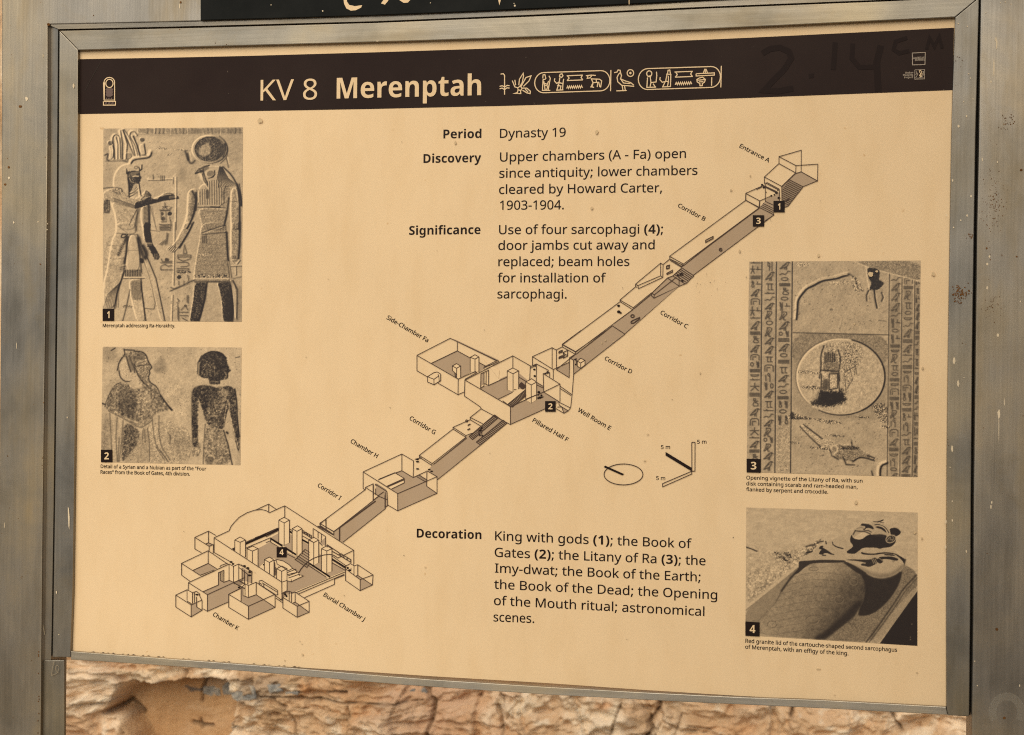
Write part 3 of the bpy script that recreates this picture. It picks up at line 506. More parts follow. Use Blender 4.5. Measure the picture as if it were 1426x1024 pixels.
b9;26n4g5h4n5h626d6(7W6/886D8a6f8|78917n988Q928Q8U7q8+7_7I7X6R7h5m895D9%56:+5F;75x<+6j<]7t<m8_<e9B<K9w;{:E;?:`:K:h9D:`8%:@6i:$679[5e9.5@8O5#7e4m 7t8r8S9&8z9K9-9z8|:a8W;:8=;I7w;N7N;G7/;16t:e6n:-6s9X7+957I8y'''
_AL = ''.join(chr(c) for c in range(35, 127) if chr(c) not in "\\'\"")[:89]
_IX = {c: i for i, c in enumerate(_AL)}
def _dec(s):
    return [_IX[s[i]] * 89 + _IX[s[i + 1]] - 1500 for i in range(0, len(s), 2)]
FONT = {'r': {' ': (255, [], [])}, 'b': {' ': (255, [], [])}}
for ln in GLYPHS.split('\n'):
    if len(ln) < 4: continue
    adv = _dec(ln[2:4])[0]
    conts = []
    for cs in ln[4:].split(' '):
        d = _dec(cs)
        conts.append([(d[i], d[i + 1]) for i in range(0, len(d), 2)])
    def inside(p, c):
        k = False
        for (ax, ay), (bx, by) in zip(c, c[1:] + c[:1]):
            if (ay > p[1]) != (by > p[1]) and p[0] < (bx - ax) * (p[1] - ay) / (by - ay) + ax: k = not k
        return k
    outer = [c for c in conts if not any(inside(c[0], d) for d in conts if d is not c)]
    conts2, tri = [], []
    for c in outer:
        grp = [c] + [d for d in conts if d not in outer and inside(d[0], c)]
        base = sum(len(d) for d in conts2)
        tri += [tuple(base + i for i in t) for t in tessellate_polygon([[Vector((x, y, 0)) for x, y in d] for d in grp])]
        conts2 += grp
    conts = conts2
    FONT[ln[0]][ln[1]] = (adv, [p for c in conts for p in c], [tuple(t) for t in tri])
    if ln[0] == 'r':
        # the print has spread a little: heavier cuts of the face for text and for the smallest sizes
        sgn = 1 if sum(outer[0][i - 1][0] * outer[0][i][1] - outer[0][i][0] * outer[0][i - 1][1] for i in range(len(outer[0]))) > 0 else -1
        for key, wgt in (('t', 7), ('c', 15)):
            pts = []
            for c in conts:
                m = len(c)
                for i in range(m):
                    a, p_, b_ = np.array(c[i - 1], float), np.array(c[i], float), np.array(c[(i + 1) % m], float)
                    u = (p_ - a) / (np.linalg.norm(p_ - a) + 1e-9); v_ = (b_ - p_) / (np.linalg.norm(b_ - p_) + 1e-9)
                    n1 = np.array([u[1], -u[0]]); n2 = np.array([v_[1], -v_[0]])
                    nn = n1 + n2; L_ = np.linalg.norm(nn)
                    nn = n1 if L_ < .3 else nn / L_ / max(.6, float(np.dot(nn / L_, n1)))
                    q_ = p_ + nn * wgt * sgn
                    pts.append((float(q_[0]), float(q_[1])))
            FONT.setdefault(key, {' ': (255, [], [])})[ln[1]] = (adv, pts, [tuple(t) for t in tri])
for c in '().,;:-"': FONT['b'].setdefault(c, FONT['r'][c])
def _bold_punct():
    # heavier brackets for the bold face
    for c in '()':
        adv, pts, tri = FONT['r'][c]
        xs = [p[0] for p in pts]; cx = sum(xs) / len(xs)
        sgn = 1 if c == '(' else -1
        mid = []
        for x, y in pts:
            mid.append((x, y))
        n = len(pts)
        out = []
        for i in range(n):
            a = np.array(pts[i - 1], float); b = np.array(pts[(i + 1) % n], float); p = np.array(pts[i], float)
            t = b - a; t /= np.linalg.norm(t) + 1e-9
            nrm = np.array([t[1], -t[0]])
            out.append((p, nrm))
        area = sum(pts[i - 1][0] * pts[i][1] - pts[i][0] * pts[i - 1][1] for i in range(n))
        k = 22 if area > 0 else -22
        FONT['b'][c] = (adv + 40, [(float(p[0] + k * nn[0]) + 20, float(p[1] + k * nn[1] * .3)) for p, nn in out], tri)
_bold_punct()

def text(ink, s, x0, y0, x1, y1, cap, bold=False, track=0, up=None, face=None):
    """set a line of lettering so that its ink runs from (x0, y0) to (x1, y1) on the baseline; *...* turns to bold"""
    runs = []; x = 0; b = bold
    xmin, xmax = 1e9, -1e9
    for ch in s:
        if ch == '*': b = not b; continue
        adv, pts, tri = FONT['b' if b else (face or ('c' if cap < 7 else 't' if cap < 20 else 'r'))][ch]
        if pts:
            runs.append((x, pts, tri))
            xmin = min(xmin, x + min(p[0] for p in pts)); xmax = max(xmax, x + max(p[0] for p in pts))
        x += adv + track
    dx, dy = x1 - x0, y1 - y0
    L = math.hypot(dx, dy)
    if up is None:
        up = (0.008 * cap, -cap) if abs(dy) < .2 * L else (dy / L * cap, -dx / L * cap)
    for ox, pts, tri in runs:
        base = len(ink.v)
        for px, py in pts:
            t = (ox + px - xmin) / (xmax - xmin)
            h = py / 700.0
            ink.v.append(P(x0 + dx * t + up[0] * h, y0 + dy * t + up[1] * h, ink.y))
        ink.f += [tuple(base + i for i in t) for t in tri]
    return ink
def ztext(w, ink, s, x0, y0, x1, y1, cap, bold=False, **k):
    (a, b), (c, d) = Z(w, [(x0, y0), (x1, y1)])
    return text(ink, s, a, b, c, d, cap / ZR[w][2], bold, **k)

# ================================================================== the place around the sign
def vnoise(x, y, seed, oct=5, pers=.55, lac=2.0):
    """value noise on arrays, smooth, about -1..1"""
    rng = np.random.RandomState(seed)
    T = rng.rand(256, 256) * 2 - 1
    out = np.zeros_like(x, float); a = 1.0; tot = 0
    for o in range(oct):
        xi = np.floor(x).astype(int); yi = np.floor(y).astype(int)
        fx = x - xi; fy = y - yi
        fx = fx * fx * fx * (fx * (fx * 6 - 15) + 10); fy = fy * fy * fy * (fy * (fy * 6 - 15) + 10)
        def t(i, j): return T[(i + 37 * o) % 256, (j + 91 * o) % 256]
        v = (t(xi, yi) * (1 - fx) + t(xi + 1, yi) * fx) * (1 - fy) + (t(xi, yi + 1) * (1 - fx) + t(xi + 1, yi + 1) * fx) * fy
        out += v * a; tot += a
        a *= pers; x = x * lac + 13.7; y = y * lac + 7.1
    return out / tot * 1.6
def sstep(a, b, x):
    t = np.clip((x - a) / (b - a), 0, 1)
    return t * t * (3 - 2 * t)
def sdpoly(X, Y, pts):
    """signed distance to a polygon, negative inside"""
    d = np.full(X.shape, 1e9); ins = np.zeros(X.shape, bool)
    n = len(pts)
    for i in range(n):
        ax, ay = pts[i]; bx, by = pts[(i + 1) % n]
        ex, ey = bx - ax, by - ay
        L = ex * ex + ey * ey + 1e-9
        t = np.clip(((X - ax) * ex + (Y - ay) * ey) / L, 0, 1)
        d = np.minimum(d, (X - ax - t * ex) ** 2 + (Y - ay - t * ey) ** 2)
        if ay != by:
            c = ((ay > Y) != (by > Y)) & (X < ex * (Y - ay) / ey + ax)
            ins ^= c
    d = np.sqrt(d)
    return np.where(ins, -d, d)
def dline(X, Y, pts):
    d = np.full(X.shape, 1e9)
    for (ax, ay), (bx, by) in zip(pts[:-1], pts[1:]):
        ex, ey = bx - ax, by - ay
        L = ex * ex + ey * ey + 1e-9
        t = np.clip(((X - ax) * ex + (Y - ay) * ey) / L, 0, 1)
        d = np.minimum(d, (X - ax - t * ex) ** 2 + (Y - ay - t * ey) ** 2)
    return np.sqrt(d)

def vcol_mat(name, rough, spec=.3, bump=None):
    m, nt, b, n, l = new_mat(name)
    at = n.new('ShaderNodeAttribute'); at.attribute_name = 'tone'
    l.new(at.outputs['Color'], b.inputs['Base Color'])
    b.inputs['Roughness'].default_value = rough
    b.inputs['Specular IOR Level'].default_value = spec
    if bump:
        f = noise(n, l, coords(n, l), bump[0], 6, .7)
        bp = n.new('ShaderNodeBump')
        bp.inputs['Strength'].default_value = bump[1]
        bp.inputs['Distance'].default_value = bump[2]
        l.new(f, bp.inputs['Height']); l.new(bp.outputs[0], b.inputs['Normal'])
    return m
def set_tone(me, rgb):
    ca = me.color_attributes.new('tone', 'FLOAT_COLOR', 'POINT')
    a = np.ones((len(rgb), 4), np.float32); a[:, :3] = rgb
    ca.data.foreach_set('color', a.ravel())
def grid_mesh(name, XYZ, mat, rgb=None, parent=None, smooth=True):
    h, w, _ = XYZ.shape
    me = bpy.data.meshes.new(name)
    i = np.arange(h * w).reshape(h, w)
    q = np.stack([i[:-1, :-1], i[1:, :-1], i[1:, 1:], i[:-1, 1:]], -1).reshape(-1, 4)
    me.vertices.add(h * w); me.vertices.foreach_set('co', XYZ.reshape(-1).astype(np.float32))
    me.loops.add(q.size); me.loops.foreach_set('vertex_index', q.ravel().astype(np.int32))
    me.polygons.add(len(q)); me.polygons.foreach_set('loop_start', np.arange(0, q.size, 4, dtype=np.int32))
    me.polygons.foreach_set('loop_total', np.full(len(q), 4, np.int32))
    me.polygons.foreach_set('use_smooth', np.full(len(q), smooth))
    me.update(calc_edges=True)
    if rgb is not None: set_tone(me, rgb.reshape(-1, 3))
    me.materials.append(mat)
    return link(bpy.data.objects.new(name, me), parent)

# ---- rock face behind the sign
YR = 3.2                                   # the cliff stands 3.2 m behind the sign
KR = (YR - CAM_C[1]) / (.85 - CAM_C[1])      # bedding sizes below are in units of 1 / KR metre
def axis(lo, a, b, hi, fine, coarse):
    l = list(np.arange(lo, a, coarse)); m = list(np.arange(a, b, fine)); r = list(np.arange(b, hi + coarse, coarse))
    return np.array(l + m + r)
gx = axis(-4.5, -1.25, 1.15, 4.5, .0022, .07)
gz = np.concatenate([np.arange(-1.5, -.90, .06), np.arange(-.90, -.68, .012), np.arange(-.68, -.385, .0019), np.arange(-.385, -.2, .012), np.arange(-.2, 4.86, .06)])
GX, GZ = np.meshgrid(gx, gz)
# photograph position of each point (used only to lay the beds, cracks and stones where they are seen)
WX = CAM_C[0] + (GX - CAM_C[0]) * KR; WZ = CAM_C[2] + (GZ - CAM_C[2]) * KR
d_ = (np.stack([WX, np.full_like(GX, YR), WZ], -1) - CAM_C) @ CAM_M.T
PX = 713 + FPX * d_[..., 0] / d_[..., 2]; PY = 512 + FPX * d_[..., 1] / d_[..., 2]
wx = GX + .05 * vnoise(GX * 4, GZ * 4, 3, 3); wz = GZ + .03 * vnoise(GX * 3, GZ * 6, 5, 3)
H = .10 * vnoise(wx * .9, wz * 1.3, 11, 3) + .022 * vnoise(wx * 7, wz * 11, 12, 4)
# broken bedded blocks: ledges with sharp lower edges
bed = wz * 15 + 1.4 * vnoise(wx * 2.2, wz * 3, 14, 3)
fr = bed - np.floor(bed)
cell = vnoise(np.floor(bed) * 3.7 + wx * 3.0, np.floor(bed) * 1.3, 15, 2)
H += (.022 * fr ** 1.5 + .020 * cell) * sstep(-.6, .5, vnoise(GX * 2, GZ * 2, 17, 2) + .3)
chip = vnoise(wx * 26, wz * 42, 18, 4)
H += .006 * chip + .003 * vnoise(wx * 80, wz * 120, 19, 3)
H += .007 * (1 - np.abs(vnoise(wx * 16, wz * 38, 23, 4)) * 2.2) + .0035 * (1 - np.abs(vnoise(wx * 45, wz * 85, 24, 3)) * 2.2)
# straight fracture faces
fx = wx * 9 + wz * 3.3 + .5 * vnoise(wx * 3, wz * 3, 25, 2)
H += .010 * (fx - np.floor(fx)) * sstep(0, .3, vnoise(wx * 4 + 9, wz * 5, 26, 2))
rg = np.abs(vnoise(wx * 9, wz * 13, 21, 3))
rocky = sstep(-.2, .5, vnoise(GX * 2.6, GZ * 4, 22, 2))
H -= .006 * (1 - sstep(0, .05, rg)) * rocky
near = (PY > 860) & (PY < 1100) & (PX > -100) & (PX < 1500)
warm = vnoise(wx * 5, wz * 9, 31, 5); pale = vnoise(wx * 11, wz * 17, 32, 5); pink = vnoise(wx * 3, wz * 4, 33, 3)
base = np.array([.66, .43, .25]); cream = np.array([.88, .68, .48]); orange = np.array([.60, .32, .15]); brown = np.array([.32, .19, .10])
rgb = np.broadcast_to(base, GX.shape + (3,)).copy()
def blend(rgb, c, f): return rgb * (1 - f[..., None]) + np.array(c) * f[..., None]
rgb = blend(rgb, cream, sstep(-.15, .45, pale) * .85)
rgb = blend(rgb, (.92, .80, .62), sstep(.25, .6, vnoise(wx * 34, wz * 60, 34, 4)) * .45)
rgb = blend(rgb, (.44, .27, .14), sstep(.2, .55, vnoise(wx * 28, wz * 44, 35, 4)) * .5)
rgb = blend(rgb, orange, sstep(.05, .6, warm) * .6)
rgb = blend(rgb, (.60, .38, .25), sstep(.2, .7, pink) * .5)
rgb = blend(rgb, brown, (1 - sstep(0, .03, rg)) * rocky * .35)
def soft(sd, e): return 1 - sstep(-e, e, sd)
def near_sd(w, pts, f=sdpoly):
    out = np.full(GX.shape, 1e3)
    yy, xx = np.where(near)
    a, b, c, e = yy.min(), yy.max() + 1, xx.min(), xx.max() + 1
    out[a:b, c:e] = f(PX[a:b, c:e], PY[a:b, c:e], Z(w, pts))
    return out
jit = 2.2 * vnoise(wx * 40, wz * 40, 41, 3)
# the smooth sheltered hollow with its broken left edge
hol = near_sd('BL', [(760, 475), (700, 560), (640, 660), (740, 680), (800, 808), (860, 900), (1240, 900), (1290, 700), (1300, 560), (1280, 480), (1080, 475), (900, 485)]) + jit
k = soft(hol, 2.5)
H = H * (1 - k) + (np.median(H) - .03 + .008 * vnoise(wx * 6, wz * 5, 42, 3) + .002 * vnoise(wx * 40, wz * 40, 43, 3)) * k
rgb = blend(rgb, (.52, .30, .14), k * .8)
lip = near_sd('BL', [(720, 468), (770, 490), (890, 486), (1080, 470), (1230, 490), (1400, 470)], dline) + jit * .3
H += .012 * np.exp(-((lip + 0) / 6.0) ** 2) * (PY < 941)
# pale chalky ledges at the left
led = near_sd('BL', [(340, 420), (560, 400), (720, 440), (790, 500), (720, 540), (600, 640), (470, 660), (330, 610)]) + jit
k = soft(led, 4)
rgb = blend(rgb, (.88, .72, .54), k * (.55 + .45 * sstep(-.3, .4, pale)))
H += .010 * k * (.5 + .5 * vnoise(wx * 14, wz * 60, 44, 3))
led = near_sd('BL', [(700, 400), (1060, 420), (1050, 455), (900, 485), (780, 470)]) + jit
rgb = blend(rgb, (.85, .68, .48), soft(led, 3) * .6)
for w, pts in (('B1', [(240, 280), (310, 290), (300, 530), (250, 540)]), ('B1', [(560, 470), (690, 480), (640, 620), (590, 620)]),
               ('B1', [(640, 400), (860, 400), (880, 620), (690, 620)]), ('B2', [(640, 420), (790, 440), (740, 620), (590, 620)]),
               ('B2', [(930, 440), (1290, 450), (1280, 520), (940, 560)]), ('B1', [(1190, 400), (1430, 370), (1430, 450), (1200, 470)]),
               ('B2', [(180, 400), (440, 420), (420, 560), (120, 600)])):
    rgb = blend(rgb, (.85, .68, .48), soft(near_sd(w, pts) + jit * 2, 5) * .5 * (.5 + .5 * pale))
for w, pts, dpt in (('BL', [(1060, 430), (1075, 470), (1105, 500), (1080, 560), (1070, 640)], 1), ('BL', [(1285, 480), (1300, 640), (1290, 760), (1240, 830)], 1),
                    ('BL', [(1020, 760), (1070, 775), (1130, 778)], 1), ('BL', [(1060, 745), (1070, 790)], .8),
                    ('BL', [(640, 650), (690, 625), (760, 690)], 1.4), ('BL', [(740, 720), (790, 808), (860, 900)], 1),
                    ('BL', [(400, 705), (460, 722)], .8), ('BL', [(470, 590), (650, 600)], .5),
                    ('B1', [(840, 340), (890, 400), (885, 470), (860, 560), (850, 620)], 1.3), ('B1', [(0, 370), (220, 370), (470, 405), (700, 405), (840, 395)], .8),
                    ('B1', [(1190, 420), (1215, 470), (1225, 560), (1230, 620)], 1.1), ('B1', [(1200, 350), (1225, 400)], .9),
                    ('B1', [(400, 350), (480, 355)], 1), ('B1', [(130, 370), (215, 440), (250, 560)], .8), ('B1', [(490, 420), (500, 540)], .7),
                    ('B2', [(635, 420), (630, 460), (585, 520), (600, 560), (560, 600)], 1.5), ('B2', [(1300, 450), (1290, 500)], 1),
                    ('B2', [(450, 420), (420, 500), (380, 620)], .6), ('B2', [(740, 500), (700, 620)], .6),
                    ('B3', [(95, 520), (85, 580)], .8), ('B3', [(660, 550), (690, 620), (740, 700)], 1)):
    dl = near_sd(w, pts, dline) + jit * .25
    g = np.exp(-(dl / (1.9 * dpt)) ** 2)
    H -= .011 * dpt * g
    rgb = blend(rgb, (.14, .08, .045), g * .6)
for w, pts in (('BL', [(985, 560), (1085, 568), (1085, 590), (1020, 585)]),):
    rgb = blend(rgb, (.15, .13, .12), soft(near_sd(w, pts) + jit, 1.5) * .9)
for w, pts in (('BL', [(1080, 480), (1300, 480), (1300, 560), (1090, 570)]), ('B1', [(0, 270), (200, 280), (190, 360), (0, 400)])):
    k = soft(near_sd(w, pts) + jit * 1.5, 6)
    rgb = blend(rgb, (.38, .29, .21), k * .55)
oran = soft(near_sd('B2', [(330, 410), (400, 425), (380, 455), (320, 440)]) + jit, 5) + soft(near_sd('B1', [(290, 290), (330, 310), (310, 360), (270, 380)]) + jit, 5)
rgb = blend(rgb, (.62, .27, .09), np.clip(oran, 0, 1) * .6)
# away from the fine strip the rock keeps the same beds
ROCK = vcol_mat('limestone', .9, .2, (36, .8, .018))
XYZ = np.stack([WX, YR - H * KR, WZ], -1)
cliff = grid_mesh('cliff', XYZ, ROCK, np.clip(rgb, .02, .9))
prop(cliff, kind='structure')
# blue-grey flint stones bedded in the limestone
M_FLINT, _, _b, n_, l_ = new_mat('flint')
r_ = ramp(n_, [(.35, (.13, .12, .11)), (.52, (.27, .25, .22)), (.66, (.50, .40, .29))])
l_.new(noise(n_, l_, coords(n_, l_), 30, 5, .7), r_.inputs[0]); l_.new(r_.outputs[0], _b.inputs['Base Color'])
_b.inputs['Roughness'].default_value = .6
def rock_y(x, z):
    i = int(np.clip(np.searchsorted(WZ[:, 0], z), 0, len(gz) - 1)); j = int(np.clip(np.searchsorted(WX[0], x), 0, len(gx) - 1))
    return float(XYZ[i, j, 1])
for w, pts in (('BL', [(1083, 560), (1178, 555), (1176, 612), (1130, 618), (1080, 600)]), ('BL', [(1188, 560), (1240, 512), (1284, 530), (1286, 605), (1190, 606)]),
               ('BL', [(1306, 535), (1360, 515), (1426, 520), (1440, 590), (1360, 610), (1310, 590)]),
               ('B1', [(125, 310), (185, 305), (200, 335), (140, 345)]), ('B1', [(205, 345), (270, 340), (268, 358), (215, 362)]),
               ('B1', [(772, 352), (798, 345), (800, 365), (785, 370)]), ('B1', [(815, 355), (840, 343), (855, 362), (838, 378), (818, 372)])):
    zz = Z(w, pts); fine = []
    for (ax, ay), (bx, by) in zip(zz, zz[1:] + zz[:1]):
        for k in range(3):
            fine.append((ax + (bx - ax) * k / 3 + random.uniform(-.5, .5), ay + (by - ay) * k / 3 + random.uniform(-.5, .5)))
    q = [P(x, y, YR) for x, y in fine]
    cx = sum(a[0] for a in q) / len(q); cz = sum(a[2] for a in q) / len(q)
    ys = rock_y(cx, cz)
    bm = bmesh.new()
    rings = []
    for sc, dy in ((1.04, .006), (.97, -.0005), (.7, -.0025), (.3, -.003)):
        rings.append([bm.verts.new((cx + (a - cx) * sc + random.uniform(-.001, .001), ys + dy + random.uniform(-.0012, .0012), cz + (c - cz) * sc)) for a, _, c in q])
    for ra, rb in zip(rings[:-1], rings[1:]):
        for i in range(len(q)):
            bm.faces.new((ra[i], ra[(i + 1) % len(q)], rb[(i + 1) % len(q)], rb[i]))
    bm.faces.new(rings[-1])
    bmesh.ops.subdivide_edges(bm, edges=bm.edges[:], cuts=1, use_grid_fill=True)
    for v in bm.verts: v.co.y += random.uniform(-.0012, .0012)
    bmesh.ops.recalc_face_normals(bm, faces=bm.faces[:])
    me = bpy.data.meshes.new('flint_stone'); bm.to_mesh(me); bm.free()
    me.materials.append(M_FLINT)
    link(bpy.data.objects.new('flint_stone', me), cliff)

# ---- ground and the sunlit valley side opposite, behind the reader
def terrain(name, f, x0, x1, y0, y1, n, col):
    xs = np.linspace(x0, x1, n); ys = np.linspace(y0, y1, n)
    A, B = np.meshgrid(xs, ys)
    c = np.array(col) * (1 + .12 * vnoise(A * 1.5, B * 1.5, 55, 4))[..., None]
    XY = f(A, B)
    if np.cross(XY[0, 1] - XY[0, 0], XY[1, 0] - XY[0, 0])[2] > 0 and name == 'ground': XY = XY[::-1]
    o = grid_mesh(name, XY, ROCK, c)
    return prop(o, kind='structure')
terrain('ground', lambda A, B: np.stack([A, B, -1.42 + .03 * vnoise(A, B, 51, 4)], -1), -30, 30, -30, 4.0, 160, (.37, .32, .25))
# the valley side rises far behind the reader
def valley(A, B):
    # A: along, B: up
    yb = -24 + 0 * A
    H_ = .8 * vnoise(A * .2, B * .3, 61, 5)
    return np.stack([A, yb - 1.2 * B + H_, -1.6 + B], -1)
terrain('hillside', valley, -40, 40, 0, 7, 140, (.47, .41, .32))
def blocker(A, B):  # unseen rock wall, added to block light from the panel's right side
    return np.stack([.80 + .10 * vnoise(A * 2.2, B * 2.2, 66, 5) + .10 * np.abs(A + .6), A, B], -1)
o_ = terrain('light_blocker', blocker, -2.6, .6, -1.5, 5.5, 150, (.30, .22, .15))

# ================================================================== steel stand
stand = empty('steel_stand', P(713, 1024, .03))
prop(stand, 'large weathered brushed steel stand holding the tomb information panel between two posts', 'stand')
YP, YF, YB = -.0075, -.0046, .045       # front of posts, sunk flange, back
lx = [(2.8, -40), (2.5, 180), (1.5, 400), (0, 560), (-1, 800), (-2, 1070)]
slab('outer_plate', [(-2, 1070), (-1, 800), (0, 560), (1.5, 400), (2.5, 180), (2.8, -60), (1364, -60), (1364, -18), (1240, -12), (1000, 0), (760, 12.5), (523, 22.5), (279, 29.5), (160, 32.3), (66.2, 34.2), (66, 200), (64.5, 340), (62, 500), (59.5, 700), (57.5, 900), (56, 1070)], YP, YB, M_STEEL_V, stand, .0010)
# sloped inner edge of the post down to the flange, then the flange strip beside the dark slot
def strip(name, a, b, ya, yb, mat, parent, back=None):
    A = [P(x, y, ya) for x, y in a]; B = [P(x, y, yb) for x, y in b]
    n = len(A); V = A + B; F = [(i, i + 1, n + i + 1, n + i) for i in range(n - 1)]
    if back is not None:
        V += [(x, back, z) for x, _, z in B]
        F += [(n + i, n + i + 1, 2 * n + i + 1, 2 * n + i) for i in range(n - 1)]
    o = mesh_obj(name, V, F, mat, parent)
    bm = bmesh.new(); bm.from_mesh(o.data); bmesh.ops.recalc_face_normals(bm, faces=bm.faces[:])
    # the front must look at -y
    bm.faces.ensure_lookup_table()
    if bm.faces[0].normal.y > 0:
        for f in bm.faces: f.normal_flip()
    bm.to_mesh(o.data); bm.free()
    return o
edgeL = [(66, 34), (66, 200), (64.5, 340), (62, 500), (59.5, 700), (57.5, 900), (57, 919)]
inL = [(80.8, 41.3), (79.6, 200), (78.6, 340), (76.7, 500), (74.6, 700), (71.8, 880), (71.0, 919)]
midL = [(a * .62 + c * .38, b * .62 + d * .38) for (a, b), (c, d) in zip(edgeL, inL)]
strip('inner_bevel', edgeL, midL, YP + .0010, YF + .0012, M_STEEL_V, stand)
strip('inner_flange', midL, inL, YF + .0012, YF, M_STEEL_V, stand, back=YB)
# lower part of the flange, wider where the panel frame ends
slab('lower_flange', [(57, 919.5), (89.5, 919.5), (89.8, 1070), (56, 1070)], YF + .002, YF + .005, M_BAR_V, stand, .001)
# crossbeam with the second sign on it
eT = [(67, 34.4), (160, 32.6), (272, 30.4), (523, 23), (760, 13), (1000, .6), (1240, -11), (1364, -17)]
iT = [(81.4, 40.7), (170, 38.8), (260, 36.7), (523, 29.7), (740, 20.7), (985, 9.5), (1235, -.4), (1364, -7)]
strip('lower_lip', eT, iT, YP + .0008, YP + .0011, M_STEEL_H, stand, back=YB)
# right post: bright folded edge, then the broad face
rx = [(1366.5, -60), (1363.2, 190), (1360.5, 320), (1358.3, 500), (1355.8, 700), (1355, 860), (1353.4, 996), (1352.6, 1070)]
slab('post', rx + [(1475, 1070), (1480, -60)], YP, YB, M_STEEL_V, stand, .0019)
# dark strips painting the shade at the bottom of the slots
slab('slot_shade', [(78, 30), (86, 30), (76, 915), (70, 915)], .012, .030, M_DARK, stand, 0, yplane=0)
slab('slot_shade', [(1361, -20), (1368, -20), (1355, 1000), (1348, 1000)], .012, .030, M_DARK, stand, 0, yplane=0)

# ---- second sign, cut off by the top of the frame
usign = empty('black_sign', P(640, -100, YP))
prop(usign, 'black sign with cream brush lettering on the crossbeam, only its lower edge showing', 'sign')
M_BLACK, _, _b, n_, l_ = new_mat('black_enamel')
r_ = ramp(n_, [(.35, (.0045, .005, .0045)), (.7, (.011, .011, .010))])
l_.new(noise(n_, l_, coords(n_, l_), 22, 5, .65), r_.inputs[0]); l_.new(r_.outputs[0], _b.inputs['Base Color'])
_b.inputs['Roughness'].default_value = .45; _b.inputs['Specular IOR Level'].default_value = .06
YU = YP - .003
slab('sign_board', [(279, -230), (279, 28.4), (400, 25), (523, 21.2), (640, 16.5), (760, 11.4), (880, 5.4), (1000, -1), (1240, -13), (1240, -230)], YU, YP - .0005, M_BLACK, usign, .0006)
class InkU(Ink):
    def __init__(self): super().__init__(0); self.y = YU - .0003
for pts in ([(618, -60), (650, -50), (640, -20), (636, 6), (645, 20), (668, 25), (697, 21), (692, 31), (672, 41), (652, 43), (634, 34), (625, 15), (622, -8)],
            [(795, -50), (812, -40), (800, 4), (787, 19), (772, 14), (785, -5)],
            [(905, -60), (915, -30), (890, -2), (878, 11), (862, 12), (846, 2), (835, -18), (850, -14), (868, -4), (885, -20)],
            [(1236, -40), (1247, -38), (1247, 2), (1242, 21), (1238, 4)]):
    i_ = InkU(); i_.poly(Z('UP', pts)).make('brush_stroke', M_PAPERINK, usign)
i_ = InkU(); i_.line([(740 + 388 / 2.852, -30), (740 + 388 / 2.852, 6.2)], 1.1).make('brush_stroke', M_PAPERINK, usign)
i_ = InkU()
for x, y, r in ((540, 44, 3), (1303, 23, 4), (1300, 14, 2), (968, 12, 2), (335, 20, 2)):
    i_.poly(Z('UP', ell(x, y, r, r, 7)))
prop(i_.make('paint_flecks', M_FLECK, usign), kind='stuff')

# ================================================================== the information panel
panel = empty('information_panel', P(713, 990, 0))
prop(panel, 'cream tomb information panel with isometric plan, dark title band and four sepia photographs', 'information sign')
# the sheet: its lower edge has sagged away from the bottom rail
sheet_top = [(104, 60), (360, 55), (760, 43), (1240, 20), (1334, 15)]
sheet_bot = [(1324, 983.6), (1200, 977.6), (1034, 969.5), (900, 961.2), (760, 951.3), (600, 941.8), (500, 935), (414, 929.4), (340, 925.5), (230, 918), (96, 909)]
sheet = slab('printed_sheet', sheet_top + sheet_bot, 0.0, .002, M_SHEET, panel, 0)
YBAR = -.0052
tl = slab('frame_rail', [(83.2, 43), (260, 39.2), (523, 32), (760, 22.3), (1000, 11.2), (1235, 1.8), (1364.2, -4), (1330, 24), (1240, 28.2), (1000, 39.6), (760, 50.9), (560, 57.5), (360, 63), (109, 69.8)], YBAR, .020, M_BAR_H, panel, .0007)
slab('frame_rail', [(82.6, 43), (108.4, 69.6), (108, 200), (107, 340), (105.3, 500), (103.4, 640), (101, 820), (98, 905), (98, 915.5), (73.0, 915.5), (73.8, 880), (76.4, 700), (78.8, 500), (80.8, 340), (81.6, 200)], YBAR + .0003, .020, M_BAR_V, panel, .0007)
slab('frame_rail', [(1363.6, -3), (1358.5, 190), (1356.5, 320), (1353.9, 500), (1352.1, 700), (1351.2, 860), (1349.8, 998), (1320.2, 996.5), (1318, 984), (1317.8, 860), (1318.6, 640), (1320.2, 500), (1322.6, 340), (1325, 190), (1327, 120), (1330.4, 24.5)], YBAR + .0002, .020, M_BAR_V, panel, .0007)
slab('frame_rail', [(98.6, 907.2), (340, 925.6), (414, 931.3), (500, 938.7), (600, 946.6), (760, 956.8), (900, 964.8), (1035, 971.4), (1140, 975), (1317.4, 984.6), (1319.8, 995.8), (1140, 986.4), (950, 977.6), (760, 967.5), (560, 954), (340, 934.8), (220, 926.5), (98.6, 918.8)], YBAR + .001, .020, M_BAR_B, panel, .0006)
# dark strip painting the shade in the gap under the sheet's lower edge
i_ = Ink(0); i_.y = .003
g = mesh_obj('gap_shade', *(lambda a, b: ([P(x, y, .004) for x, y in a] + [P(x, y, .012) for x, y in b], [(i, i + 1, len(a) + i + 1, len(a) + i) for i in range(len(a) - 1)]))(
    [(380, 928), (500, 936.8), (600, 944.6), (760, 955), (900, 963.2), (1060, 972.0)], [(380, 930), (500, 939.5), (600, 947.6), (760, 958), (900, 966.2), (1060, 974)]), M_DARK, panel)

